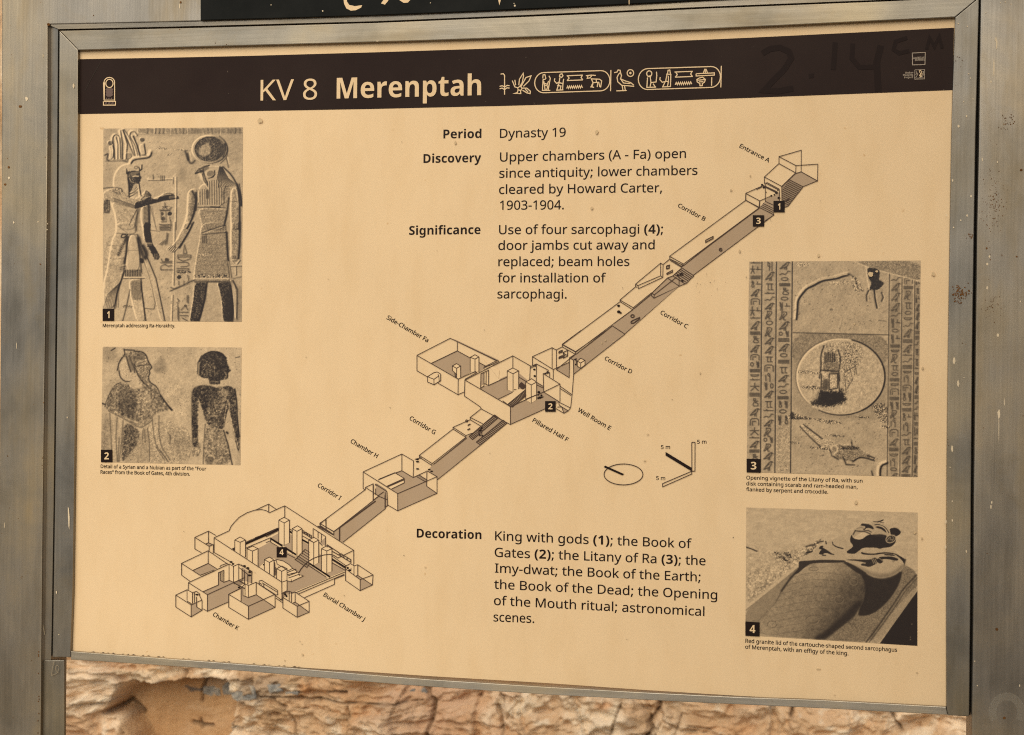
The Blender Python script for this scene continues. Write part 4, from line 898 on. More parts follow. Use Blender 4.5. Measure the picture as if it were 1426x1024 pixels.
# ---- dark title band
band_t = [(110.6, 82.6), (230, 80.6), (340, 78.2), (520, 73.1), (700, 67.2), (870, 60.4), (1040, 52.9), (1190, 45.6), (1328.6, 38.8)]
band_b = [(1326.6, 125.6), (1190, 130.8), (1040, 136.5), (870, 142.6), (700, 147.6), (520, 151.8), (340, 155), (230, 157), (110.2, 159)]
i_ = Ink(1)
n_b = len(band_t); bb_ = band_b[::-1]
i_.v = [P(x, y, i_.y) for x, y in band_t + bb_]
i_.f = [(k, k + 1, n_b + k + 1, n_b + k) for k in range(n_b - 1)]
band = i_.make('title_band', M_BAND, panel)
# finger-written figures rubbed into the dust
i_ = Ink(2)
for pts, w in (([(80, 275), (120, 252), (170, 245), (215, 265), (228, 300), (195, 355), (130, 420), (90, 465), (160, 470), (240, 455)], 30),
               ([(330, 380), (332, 402)], 26), ([(455, 218), (445, 360)], 26),
               ([(545, 225), (540, 300), (580, 348), (655, 345)], 24), ([(690, 235), (668, 320), (676, 470)], 34),
               ([(825, 195), (765, 215), (755, 255), (785, 275), (835, 262)], 20), ([(925, 255), (940, 195), (965, 240), (990, 190), (1005, 250)], 18)):
    i_.line(Z('GH', pts), w / 3.694)
prop(i_.make('finger_smear', M_SMEAR, panel), kind='stuff')
i_ = Ink(2)
for pts, w in (([(560, 335), (500, 440), (470, 500)], 2.2), ([(1195, 1), (1200, 2)], 1)):
    i_.line(Z('TL', pts), w / 3.961)
for pts in ([(1195, 50), (1250, 125)], [(1140, 800), (1215, 805)], [(1185, 850), (1200, 820)], [(1140, 480), (1225, 470)]):
    i_.line(Z('LG', pts), .35)
prop(i_.make('scratch', M_GRIME, panel, 'pale scratches on the dark band'), kind='stuff')

# title
i_ = Ink(3); ztext('TT', i_, 'KV 8', 90, 318, 402, 311.5, 114); i_.make('title_lettering', M_TITLE, panel)
i_ = Ink(3); ztext('TT', i_, 'Merenptah', 510, 307, 1307, 288, 114, True); i_.make('title_lettering', M_TITLE, panel, 'bold name in the title')

# royal names in hieroglyphs
def strokes(name, w, lst, width, mat=M_TITLE, layer=3, parent=None):
    i = Ink(layer)
    for s in lst:
        i.line(Z(w, s), width / ZR[w][2])
    return i.make(name, mat, parent or panel)
hg = 'HG'
LW = 6.0
strokes('sedge_hieroglyph', hg, [[(72, 140), (88, 138), (95, 148), (95, 260)], [(66, 212), (82, 208), (95, 216), (110, 206), (124, 208)], [(66, 226), (80, 222), (95, 230), (110, 220), (124, 222)]], LW)
strokes('bee_hieroglyph', hg, [[(140, 178), (155, 215), (172, 220)], [(155, 174), (160, 205)], [(172, 222), (185, 210), (198, 222), (190, 236), (174, 232), (172, 222)],
        [(178, 205), (182, 170), (204, 135), (206, 150), (198, 190), (186, 210)], [(192, 212), (220, 160), (250, 150), (238, 180), (205, 212)],
        [(198, 222), (225, 222), (246, 240), (244, 254), (225, 250), (200, 234)], [(215, 226), (232, 246)], [(174, 232), (170, 248), (148, 254), (190, 254), (188, 238)]], LW)
def cart(x0, x1, yt0, yt1, h, tail):
    r = h / 2
    pts = []
    def yy(x): return yt0 + (yt1 - yt0) * (x - x0) / (x1 - x0)
    for a in range(90, 271, 15):
        x = x0 + r + r * math.cos(R(a)) * .9; pts.append((x, yy(x) + r - r * math.sin(R(a))))
    for a in range(-90, 91, 15):
        x = x1 - r + r * math.cos(R(a)) * .9; pts.append((x, yy(x) + r - r * math.sin(R(a))))
    pts = pts[::-1]
    pts.append(pts[0])
    return pts
strokes('cartouche', hg, [cart(265, 716, 133, 118, 118, 0), [(716, 116), (714, 240)]], LW)
strokes('cartouche', hg, [cart(870, 1362, 110, 94, 122, 0), [(1361, 92), (1358, 218)]], LW)
strokes('seated_god_hieroglyph', hg, [[(318, 165), (320, 145), (330, 142), (336, 165), (330, 172), (318, 170)], [(320, 172), (316, 235), (362, 235)], [(318, 190), (345, 200), (352, 180)], [(330, 205), (348, 210), (340, 234)], [(354, 150), (362, 165), (350, 232)], [(324, 182), (332, 232)]], LW)
strokes('seated_god_hieroglyph', hg, [[(388, 165), (386, 180), (400, 195), (412, 186)], [(418, 142), (430, 138), (436, 150), (428, 160), (416, 154), (418, 142)], [(418, 160), (414, 190), (400, 234), (438, 232)], [(414, 190), (436, 196), (440, 168)], [(402, 205), (424, 210), (420, 232)], [(436, 195), (434, 232)]], LW)
wav = lambda x0, x1, y, a, n, dy: [(x0 + (x1 - x0) * k / (2 * n), y + dy * k / (2 * n) + (a if k % 2 == 0 else -a)) for k in range(2 * n + 1)]
strokes('channel_hieroglyph', hg, [[(458, 150), (552, 146)], [(460, 178), (552, 174)], [(462, 150), (472, 163), (460, 178)], [(550, 146), (542, 160), (552, 174)]], LW)
strokes('water_hieroglyph', hg, [wav(458, 550, 217, 7, 8, -3)], LW)
strokes('ram_hieroglyph', hg, [[(570, 150), (600, 146), (628, 148)], [(582, 150), (578, 165), (594, 162), (604, 150)], [(600, 165), (612, 190), (598, 218)], [(604, 168), (650, 170), (662, 180), (656, 218)], [(612, 190), (606, 215), (618, 218)], [(640, 188), (636, 216)], [(612, 190), (645, 188), (652, 216)], [(630, 170), (632, 188)]], LW)
strokes('goose_hieroglyph', hg, [[(735, 132), (752, 128), (758, 116), (770, 118), (772, 130), (760, 142), (752, 160), (756, 185), (780, 206), (815, 208), (852, 212)], [(772, 130), (778, 150), (772, 168), (800, 180), (832, 190), (850, 205)], [(772, 168), (790, 192), (830, 196)], [(782, 206), (786, 236)], [(796, 208), (800, 234)], [(748, 238), (808, 236)]], LW)
strokes('sun_hieroglyph', hg, [ell(830, 134, 19, 20, 22) + [(849, 134)], ell(830, 134, 4, 4, 8) + [(834, 134)]], LW)
strokes('seated_god_hieroglyph', hg, [ell(940, 138, 15, 17, 16) + [(955, 138)], [(930, 160), (926, 218), (980, 216)], [(946, 158), (950, 190), (980, 186), (984, 150), (982, 126)], [(936, 152), (948, 150), (946, 160)], [(950, 190), (945, 214)], [(962, 196), (975, 214)]], LW)
strokes('seated_god_hieroglyph', hg, [[(1004, 158), (1002, 172), (1016, 188), (1030, 184)], [(1046, 140), (1050, 118), (1060, 116), (1064, 140)], [(1040, 140), (1066, 142), (1064, 212)], [(1044, 142), (1036, 180), (1018, 215), (1066, 213)], [(1036, 180), (1052, 186), (1046, 212)], [(1052, 150), (1052, 184)]], LW)
strokes('channel_hieroglyph', hg, [[(1088, 128), (1194, 124)], [(1090, 158), (1194, 154)], [(1094, 128), (1104, 143), (1092, 158)], [(1190, 124), (1182, 140), (1192, 154)]], LW)
strokes('water_hieroglyph', hg, [wav(1092, 1188, 196, 7, 8, -4)], LW)
strokes('offering_hieroglyph', hg, [[(1214, 138), (1320, 133), (1320, 146), (1214, 151), (1214, 138)], [(1256, 134), (1264, 112), (1272, 112), (1280, 132)], [(1266, 112), (1268, 134)]], LW)
strokes('heart_hieroglyph', hg, [[(1232, 163), (1252, 158), (1268, 172), (1262, 188), (1250, 195), (1250, 208), (1236, 208), (1236, 196), (1220, 186), (1218, 172), (1232, 163)], [(1222, 176), (1266, 172)], [(1230, 186), (1256, 184)]], LW)
strokes('stroke_hieroglyph', hg, [[(1305, 158), (1304, 208)]], LW)
# small emblem at the left end of the band
arch = [(255, 762), (255, 340)] + [(380 + 125 * math.cos(R(a)), 340 - 118 * math.sin(R(a))) for a in range(180, -1, -15)] + [(505, 762), (255, 762)]
em = strokes('emblem', 'IC', [arch, ell(382, 365, 86, 98, 28) + [(468, 365)], [(240, 790), (525, 790), (525, 880), (240, 880), (240, 790)]], 22)
strokes('emblem', 'IC', [[(278, 778), (488, 778)]], 34)
i_ = Ink(3); i_.poly(Z('IC', [(310, 480), (450, 480), (475, 520), (450, 540), (475, 565), (455, 600), (470, 640), (420, 680), (330, 680), (290, 640), (310, 600), (290, 565), (312, 540), (288, 515)]))
for x in (315, 370, 428): i_.poly(Z('IC', [(x - 18, 740), (x - 12, 705), (x + 12, 705), (x + 18, 740)]))
for x in (300, 380, 455): i_.poly(Z('IC', [(x - 28, 850), (x - 24, 818), (x + 26, 812), (x + 28, 842)]))
i_.make('emblem', M_TAUPE, panel)
# two small logos at the right end
strokes('logo', 'LG', [[(435, 200), (692, 190), (685, 430), (438, 436), (435, 200)]], 15, M_DIMWHITE)
i_ = Ink(3); ztext('LG', i_, 'AMERICAN', 452, 322, 672, 312, 42, True); ztext('LG', i_, 'EXPRESS', 488, 360, 678, 350, 36, True); i_.make('logo', M_DIMWHITE, panel)
i_ = Ink(3)
ztext('LG', i_, 'Theban', 285, 612, 452, 604, 36, True); ztext('LG', i_, 'Mapping', 250, 655, 450, 648, 36, True); ztext('LG', i_, 'Project', 275, 704, 450, 696, 36, True)
i_.make('logo', M_DIMWHITE, panel)
strokes('logo', 'LG', [[(485, 535), (680, 530), (676, 715), (482, 722), (485, 535)], [(510, 560), (520, 600), (500, 640)], [(530, 590), (545, 620), (520, 660), (500, 690)], [(640, 560), (655, 600), (650, 650)], [(500, 700), (660, 695)], [(655, 560), (660, 590)], [(560, 700), (640, 660)]], 10, M_DIMWHITE)
strokes('logo', 'LG', [[(565, 555), (600, 545), (620, 580), (600, 600), (580, 650), (620, 670), (630, 610), (605, 590)], [(600, 600), (590, 680)], [(575, 560), (580, 590)]], 13, M_TITLE)

# ---- running text
def tline(name, w, s, x0, y0, x1, y1, cap, bold=False, mat=None, layer=1, **k):
    i = Ink(layer); ztext(w, i, s, x0, y0, x1, y1, cap, bold, **k)
    return i.make(name, mat or M_INK, panel)
tline('heading', 'T1', 'Period', 240, 102, 404, 100, 38, True)
tline('text_line', 'T1', 'Dynasty 19', 484, 99.5, 768, 94, 38.5)
tline('heading', 'T1', 'Discovery', 154, 208, 403, 204, 38, True)
tline('text_line', 'T1', 'Upper chambers (A - Fa) open', 484, 202, 1287, 186, 39)
tline('text_line', 'T1', 'since antiquity; lower chambers', 481, 272, 1337, 259, 39)
tline('text_line', 'T1', 'cleared by Howard Carter,', 480, 342, 1184, 334, 39)
tline('text_line', 'T1', '1903-1904.', 484, 410, 760, 408, 39)
tline('heading', 'T2', 'Significance', 92, 100, 400, 96, 38, True)
tline('text_line', 'T2', 'Use of four sarcophagi *(4)*;', 480, 97, 1188, 94, 39)
tline('text_line', 'T2', 'door jambs cut away and', 477, 165, 1152, 162, 39)
tline('text_line', 'T2', 'replaced; beam holes', 477, 235, 1043, 234, 39)
tline('text_line', 'T2', 'for installation of', 474, 305, 942, 305, 39)
tline('text_line', 'T2', 'sarcophagi.', 473, 374, 772, 375, 39)
tline('heading', 'T3', 'Decoration', 63, 89, 342, 96, 38, True)
tline('text_line', 'T3', 'King with gods *(1)*; the Book of', 401, 101, 1250, 135, 39)
tline('text_line', 'T3', 'Gates *(2)*; the Litany of Ra *(3)*; the', 399, 172, 1310, 209, 39)
tline('text_line', 'T3', 'Imy-dwat; the Book of the Earth;', 400, 240, 1288, 279, 39)
tline('text_line', 'T3', 'the Book of the Dead; the Opening', 397, 310, 1360, 356, 39)
tline('text_line', 'T3', 'of the Mouth ritual; astronomical', 396, 380, 1305, 428, 39)
tline('text_line', 'T3', 'scenes.', 394, 451, 570, 458, 39)
tline('caption', 'Z1b', 'Merenptah addressing Ra-Horakhty.', 83, 933, 728, 935, 30, mat=M_INK)
tline('caption', 'Z2', 'Detail of a Syrian and a Nubian as part of the "Four', 53, 929, 825, 947, 25.5)
tline('caption', 'Z2', 'Races" from the Book of Gates, 4th division.', 52, 970, 706, 985, 25.5)
tline('caption', 'Z3b', 'Opening vignette of the Litany of Ra, with sun', 50, 850, 922, 874, 27)
tline('caption', 'Z3b', 'disk containing scarab and ram-headed man,', 50, 894, 885, 920, 27)
tline('caption', 'Z3b', 'flanked by serpent and crocodile.', 49, 938, 664, 958, 27)
tline('caption', 'Z4', 'Red granite lid of the cartouche-shaped second sarcophagus', 37, 908, 1020, 967, 25)
tline('caption', 'Z4', 'of Merenptah, with an effigy of the king.', 36, 947, 705, 990, 25)
for w, s, a, b, c, d, cap in (('A', 'Entrance A', 388, 120, 712, 288, 45), ('B', 'Corridor B', 342, 142, 636, 300, 45), ('C', 'Corridor C', 948, 526, 1203, 668, 40),
                              ('D', 'Corridor D', 904, 262, 1143, 390, 37), ('D', 'Well Room E', 664, 722, 952, 893, 38), ('D', 'Pillared Hall F', 262, 814, 572, 996, 38),
                              ('E', 'Side-Chamber Fa', 42, 76, 350, 254, 32), ('F', 'Corridor G', 68, 316, 318, 466, 43), ('G', 'Chamber H', 346, 158, 568, 290, 36),
                              ('G', 'Corridor I', 70, 528, 258, 642, 36), ('I', 'Burial Chamber J', 430, 755, 733, 945, 32), ('H', 'Chamber K', 300, 902, 488, 1014, 32),
                              ('J', '5 m', 1180, 151, 1290, 151, 44), ('J', '5 m', 758, 213, 865, 213, 44), ('J', '5 m', 702, 575, 808, 577, 44)):
    tline('room_label' if s != '5 m' else 'scale_label', w, s, a, b, c, d, cap)

# ---- the isometric plan
plan = {'grey': [], 'paper': [], 'line': []}
i1, i2, i3, i4 = Ink(1), Ink(2), Ink(3), Ink(3)
def g(w, *ps):
    for p in ps: i1.poly(Z(w, p))
def pp(w, *ps):
    for p in ps: i2.poly(Z(w, p))
LWID = .92
def ln(w, *ps, t=None):
    for p in ps: i3.line(Z(w, p), t or LWID)
def blob(w, x, y, r=9, ry=None):
    i4.poly(Z(w, ell(x, y, r, ry or r * .8, 9)))
def prism(w, top, downs, bots=None, fill=True):
    """a pillar: rhombus top (left, back, right, front) and the y of the three visible feet"""
    l_p, b_p, r_p, f_p = top; dl, df, dr = downs
    if fill:
        pp(w, [l_p, b_p, r_p, (r_p[0], dr), (f_p[0], df), (l_p[0], dl)])
    ln(w, [l_p, b_p, r_p, f_p, l_p], [l_p, (l_p[0], dl)], [f_p, (f_p[0], df)], [r_p, (r_p[0], dr)])
# entrance A
g('A', [(1010, 408), (1066, 388), (1248, 488), (1090, 552), (940, 475)])
i1b = Ink(1)
i1b.poly(Z('A', [(940, 475), (1090, 552), (925, 765), (885, 780), (885, 715), (857, 700), (857, 550)]))
ln('A', [(825, 222), (1070, 152), (1068, 388), (1248, 488), (1252, 305), (1012, 320), (825, 222), (825, 298), (1008, 400), (1012, 320)],
   [(825, 298), (665, 445), (855, 548), (1008, 400)], [(1008, 407), (1068, 388)], [(1248, 488), (1090, 552), (925, 765), (885, 780)],
   [(855, 548), (857, 712)], [(665, 445), (665, 520)], [(675, 510), (830, 590), (830, 705)], [(675, 510), (675, 712)], [(688, 503), (832, 580)],
   [(460, 625), (640, 545)], [(460, 625), (615, 708), (745, 652)], [(460, 625), (458, 700), (605, 782), (613, 708)], [(580, 582), (645, 550)], [(570, 570), (590, 585)],
   [(668, 930), (770, 862), (765, 845)], [(1008, 405), (857, 548)])
for k in range(0, 14):
    sx, sy = 940 - 160 * k / 12.5, 475 + 212 * k / 12.5
    ex, ey = sx + 150, sy + 77
    if sx < 858: sy += (858 - sx) * 77 / 150; sx = 858
    if k == 13: continue
    i3.line(Z('A', [(sx, sy), (ex, ey)]), .75)
i3.line(Z('A', [(895, 712), (942, 680)]), 2.0)
g('A', [(675, 712), (690, 690), (790, 640), (832, 605), (832, 720), (765, 722), (765, 850), (612, 780), (650, 735)])
i1b.poly(Z('A', [(672, 540), (800, 600), (792, 622), (672, 560)]))
ln('A', [(675, 712), (765, 755)], [(650, 735), (762, 790)], [(640, 752), (762, 812)], [(625, 766), (765, 835)], [(612, 780), (770, 860)], t=.8)
ln('A', [(650, 540), (800, 612)], t=1.9)
for x, y, r in ((640, 532, 13), (658, 562, 12), (797, 618, 17), (825, 675, 17), (742, 652, 12), (812, 590, 8), (686, 612, 6), (775, 640, 10)): blob('A', x, y, r)
# corridor B
g('B', [(1242, 150), (1398, 232), (520, 892), (378, 812), (408, 785), (600, 625)])
ln('B', [(1092, 70), (255, 685), (408, 770), (1242, 150), (1092, 70)], [(1242, 155), (700, 560), (405, 790)], [(1398, 232), (518, 892)], [(255, 685), (258, 715), (385, 795), (408, 770)],
   [(258, 715), (185, 775)], [(1092, 70), (1092, 0)], [(1245, 78), (1242, 150)])
ln('B', [(650, 510), (732, 468), (732, 490), (652, 533), (650, 510)], t=1.3)
ln('B', ell(815, 613, 15, 15, 12) + [(830, 613)], t=1.4); blob('B', 815, 613, 5)
# corridor C
g('C', [(1155, 92), (1272, 165), (1240, 195), (1200, 237), (1130, 265), (614, 718), (495, 640), (555, 585), (697, 475), (870, 330), (1020, 185), (1072, 165)])
for k, (a, b) in enumerate((((1158, 90), (1272, 165)), ((1140, 100), (1258, 178)), ((1128, 112), (1245, 190)), ((1112, 125), (1232, 202)), ((1098, 138), (1215, 212)), ((1085, 150), (1200, 228)), ((1070, 165), (1185, 240)))):
    i3.line(Z('C', [a, b]), 1.0)
ln('C', [(1155, 90), (1070, 165)], [(1272, 165), (1240, 195), (1200, 237), (1130, 265)])
ln('C', [(955, 45), (978, 58), (975, 180), (745, 287), (738, 258), (716, 244), (955, 45), (955, 165), (738, 258)], [(955, 165), (975, 180)], [(716, 244), (716, 268), (735, 275)], [(978, 58), (1040, 8)],
   [(1040, 3), (1170, 65)], [(1045, 18), (1150, 82), (1170, 65)],
   [(1020, 185), (1130, 262)], [(1105, 178), (895, 345)], [(1130, 150), (1130, 265)], [(1020, 185), (870, 330), (868, 355), (890, 375), (895, 345), (870, 330)], [(890, 378), (1130, 265), (614, 718), (495, 640)],
   [(718, 268), (568, 395), (695, 468), (870, 325)], [(568, 395), (572, 412), (690, 487), (695, 468)], [(690, 487), (555, 585), (400, 702), (148, 890)], [(870, 338), (700, 478)], [(1020, 185), (1072, 165)],
   [(568, 412), (20, 820), (148, 890)], [(495, 640), (400, 718), (150, 910)])
ln('C', [(1012, 72), (1038, 65), (1035, 92), (1012, 98), (1012, 72)], t=1.6); ln('C', [(1012, 142), (1068, 112), (1068, 130), (1015, 152), (1012, 142)], t=1.2)
blob('C', 1018, 148, 8)
for x, y, r in ((1150, 150, 16), (1120, 160, 11), (1165, 158, 10), (1160, 215, 13), (555, 450, 14), (557, 507, 17), (575, 518, 11)): blob('C', x, y, r)
ln('C', ell(688, 548, 16, 13, 12) + [(704, 548)], t=1.5)
ln('C', [(672, 602), (690, 590), (755, 562), (755, 575), (700, 614), (676, 616), (672, 602)], t=1.5)
# corridor D and well room E
g('D', [(602, 248), (650, 212), (925, 0), (985, -45), (1068, 7), (1090, 35), (632, 392), (630, 262)], [(475, 350), (594, 290), (592, 420)])
ln('D', [(530, 125), (700, 0)], [(530, 125), (650, 190), (925, 0)], [(530, 125), (530, 148), (645, 212), (650, 190)], [(530, 148), (478, 175), (478, 345)], [(440, 155), (475, 175)],
   [(440, 345), (440, 155), (265, 235), (265, 312)], [(265, 235), (450, 350), (595, 285)], [(450, 350), (450, 435)], [(478, 352), (592, 422), (595, 245)], [(650, 212), (478, 350)],
   [(595, 245), (630, 265), (632, 400), (618, 575), (605, 690), (582, 720), (545, 740), (475, 698)], [(510, 497), (618, 575)], [(510, 518), (610, 582)], [(595, 245), (650, 212)], [(632, 393), (1090, 35)],
   [(360, 385), (510, 480), (365, 550), (360, 385)], [(365, 550), (505, 638)], [(510, 480), (510, 635)], [(500, 640), (600, 690)], [(500, 640), (502, 665), (525, 682), (545, 738)], [(525, 682), (582, 716)],
   [(485, 685), (525, 682)])
g('D', [(530, 685), (582, 716), (545, 735)])
pp('D', [(665, 275), (695, 250), (733, 268), (733, 310), (695, 340), (665, 320)])
i5 = Ink(2)
g('D', [(634, 262), (655, 250), (655, 320), (634, 322)])
ln('D', [(665, 275), (695, 250), (733, 268), (733, 310), (695, 340), (665, 320), (665, 275), (695, 292), (733, 268)], [(695, 292), (695, 340)], [(634, 262), (655, 252), (658, 312)])
blob('D', 648, 262, 9); blob('D', 652, 305, 9)
ln('D', [(502, 190), (530, 180), (530, 192), (502, 203), (502, 190)], [(502, 240), (530, 228), (530, 240), (502, 250), (502, 240)], t=1.5)
ln('D', [(540, 197), (578, 180), (578, 230), (540, 248), (540, 197)], [(540, 197), (555, 215), (578, 225)], [(555, 215), (542, 240)], t=1.1)
ln('D', [(245, 325), (300, 300), (405, 355), (405, 372), (360, 390)], [(245, 325), (240, 447)], [(300, 300), (298, 460)], [(300, 462), (362, 500)], [(300, 485), (362, 515)], [(245, 338), (300, 312)], [(268, 310), (300, 325)], [(390, 362), (418, 378), (418, 415)])
for x, y, r in ((282, 350, 11), (285, 408, 11), (400, 378, 12), (382, 385, 9), (290, 312, 8)): blob('D', x, y, r)
# pillared hall F
g('D', [(40, 405), (92, 340), (215, 440), (210, 480), (200, 530), (140, 525), (92, 552), (0, 592), (-30, 540), (-28, 435)])
g('D', [(70, 682), (200, 622), (252, 650), (302, 600), (302, 470), (365, 505), (365, 552), (505, 638), (475, 660), (380, 700), (68, 840)])
i2b = Ink(2)
pp('D', [(0, 625), (92, 550), (140, 525), (200, 530), (45, 662)], [(-170, 260), (-30, 360), (-36, 430)])
ln('D', [(-152, 348), (90, 228), (255, 322)], [(90, 228), (90, 338)],
   [(145, 418), (215, 460)], [(-36, 412), (42, 405)] if 0 else [(145, 418), (146, 419)])
ln('D', [(0, 628), (68, 682), (68, 840), (378, 700)], [(68, 682), (250, 600), (365, 550)], [(115, 620), (200, 622)] if 0 else [(68, 682), (70, 681)])
# stairs in the hall
def hatch(w, a0, a1, b0, b1, n, t, rail=.9):
    """ladder between rail a0-a1 and rail b0-b1"""
    for k in range(n + 1):
        s = k / n
        i3.line(Z(w, [(a0[0] + (a1[0] - a0[0]) * s, a0[1] + (a1[1] - a0[1]) * s), (b0[0] + (b1[0] - b0[0]) * s, b0[1] + (b1[1] - b0[1]) * s)]), t)
    i3.line(Z(w, [a0, a1]), rail); i3.line(Z(w, [b0, b1]), rail)
g('D', [(45, 660), (200, 532), (205, 580), (85, 685)])
hatch('D', (45, 660), (200, 532), (85, 685), (206, 585), 13, 1.35)
g('D', [(145, 485), (180, 462), (205, 475), (200, 510), (165, 520)])
hatch('D', (142, 492), (165, 465), (178, 525), (208, 500), 4, 1.4)
prism('D', [(40, 362), (90, 336), (142, 362), (92, 388)], (530, 548, 525))
prism('D', [(205, 460), (258, 432), (302, 462), (254, 487)], (620, 650, 620))
ln('D', [(206, 614), (254, 595), (302, 575)], [(100, 530), (122, 530)])
for x, y, r in ((322, 552, 13), (318, 575, 9), (345, 580, 10), (318, 605, 10)): blob('D', x, y, r)
i4.poly(Z('D', [(318, 590), (372, 592), (330, 612)]))
# side chamber Fa
g('E', [(380, 410), (575, 316), (675, 370), (675, 478), (582, 528)], [(735, 402), (800, 432), (775, 450), (735, 478)])
g('E', [(540, 228), (560, 232), (888, 386), (870, 392)])
ln('E', [(272, 350), (522, 222), (888, 395), (780, 440)], [(272, 350), (272, 465), (352, 512)], [(430, 558), (580, 645), (582, 528), (272, 350)], [(582, 528), (712, 470)], [(580, 645), (628, 625)], [(575, 250), (575, 316)],
   [(535, 228), (870, 390), (775, 438), (775, 455)], [(380, 410), (575, 316), (670, 368)], [(735, 402), (792, 432)], [(582, 528), (582, 540)], [(712, 470), (720, 480), (632, 530)], [(810, 430), (888, 395)])
pp('E', [(538, 430), (568, 412), (600, 430), (600, 518), (582, 528), (568, 520), (566, 490), (540, 465)])
ln('E', [(538, 430), (568, 412), (600, 430), (570, 447), (538, 430), (540, 465), (566, 490), (566, 520)], [(570, 447), (570, 522)], [(600, 430), (600, 516)], [(556, 480), (560, 515)])
prism('E', [(672, 365), (708, 345), (737, 362), (708, 378)], (470, 480, 470))
pp('E', [(352, 510), (400, 480), (425, 475), (450, 490), (450, 540), (400, 570), (352, 550)])
ln('E', [(352, 510), (400, 480), (425, 475), (450, 490), (450, 540), (400, 570), (352, 550), (352, 510), (400, 530), (436, 505), (430, 492)], [(400, 530), (400, 570)], [(436, 505), (440, 545)])
# hall F left part
g('E', [(750, 600), (780, 580), (810, 576), (950, 512), (955, 600), (988, 622), (880, 680)])
ln('E', [(750, 738), (628, 655), (632, 535), (995, 352)], [(632, 535), (975, 735)], [(750, 738), (755, 752), (975, 870)], [(750, 738), (752, 752)],
   [(752, 488), (750, 600)], [(752, 488), (810, 462), (810, 576)], [(775, 478), (775, 560)], [(792, 470), (790, 566)], [(752, 595), (775, 580), (775, 560), (810, 576), (950, 512)], [(880, 680), (990, 628)])
g('E', [(752, 490), (775, 480), (775, 560), (752, 580)])
# corridor G
g('F', [(298, 772), (625, 500), (700, 450), (790, 385), (915, 275), (1040, 355), (780, 568), (352, 908), (345, 885), (255, 822)])
ln('F', [(783, 210), (675, 295), (800, 358)], [(675, 295), (675, 318), (780, 380)], [(675, 318), (505, 393), (632, 475), (700, 450)], [(505, 393), (505, 410), (632, 492), (632, 475)], [(505, 410), (170, 672), (298, 753), (632, 492)],
   [(170, 672), (170, 690), (292, 770), (298, 753)], [(310, 762), (640, 500)], [(350, 915), (780, 568)], [(915, 270), (1040, 355)])
i1b.poly(Z('F', [(665, 483), (915, 270), (955, 297), (700, 515)]))
i1b.poly(Z('F', [(735, 540), (1000, 322), (1040, 352), (780, 568)]))
hatch('F', (665, 483), (915, 270), (700, 515), (955, 297), 20, 1.25)
hatch('F', (735, 540), (1000, 322), (780, 568), (1040, 352), 19, 1.25)
i3.line(Z('F', [(650, 376), (678, 360)]), 1.7); i3.line(Z('F', [(648, 420), (676, 405)]), 1.7)
ln('F', ell(640, 330, 10, 10, 10) + [(650, 330)], t=1.2)
for x, y, r in ((775, 425, 14), (790, 400, 12), (768, 470, 12), (800, 480, 12)): blob('F', x, y, r)
ln('F', [(760, 400), (760, 470), (790, 480), (790, 440)])
# chamber H
g('G', [(690, 550), (805, 497), (802, 460), (725, 410), (780, 393), (875, 452), (910, 440), (985, 488), (745, 588)], [(745, 588), (985, 480), (988, 525), (1075, 585), (745, 732)])
i1b.poly(Z('G', [(905, 440), (925, 425), (988, 470), (988, 495)]))
ln('G', [(455, 405), (780, 255), (878, 312), (875, 452), (985, 402)], [(780, 255), (780, 395), (875, 452)], [(455, 405), (455, 545), (475, 558)], [(455, 405), (745, 588), (1075, 445)], [(745, 588), (745, 732), (665, 685)],
   [(990, 395), (1075, 445), (1075, 585), (745, 732)], [(990, 395), (988, 525), (1075, 585)], [(725, 415), (780, 395)], [(905, 445), (985, 492)], [(925, 432), (985, 468)], [(888, 300), (945, 285)])
pp('G', [(580, 475), (720, 412), (800, 462), (800, 497), (695, 548), (655, 525)])
ln('G', [(580, 475), (720, 412), (800, 460), (800, 497), (695, 548)], [(655, 525), (800, 460)])
ln('G', [(660, 530), (800, 470)], [(585, 470), (725, 412)], t=1.6)
for x, y, r in ((912, 320, 15), (912, 380, 14), (910, 300, 14), (935, 288, 12), (1010, 385, 12), (1030, 400, 12)): blob('G', x, y, r, 6)
i2c = Ink(3)
# corridor I
g('G', [(560, 545), (572, 515), (655, 570), (662, 690), (640, 715), (282, 995), (210, 945), (212, 905), (258, 868), (380, 770), (580, 612), (575, 600), (560, 592)])
i1b.poly(Z('G', [(556, 505), (570, 503), (652, 556), (648, 575), (556, 522)]))
pp('G', [(540, 600), (575, 610), (540, 640)])
ln('G', [(475, 535), (540, 505), (540, 645)], [(475, 535), (582, 605), (628, 572)], [(475, 535), (472, 555), (140, 802), (145, 898)], [(555, 508), (655, 570), (662, 688)], [(640, 575), (640, 715)], [(560, 545), (560, 598)],
   [(575, 605), (660, 640)], [(640, 715), (285, 997)], [(662, 688), (640, 700)], [(590, 606), (258, 868), (210, 905), (95, 840), (140, 802)], [(258, 868), (258, 975)], [(95, 855), (195, 920)], [(95, 840), (97, 870)])
ln('G', [(560, 650), (258, 872)], t=1.6); ln('G', [(540, 515), (540, 645)], [(640, 600), (640, 710)], [(258, 870), (258, 975)], t=1.5)
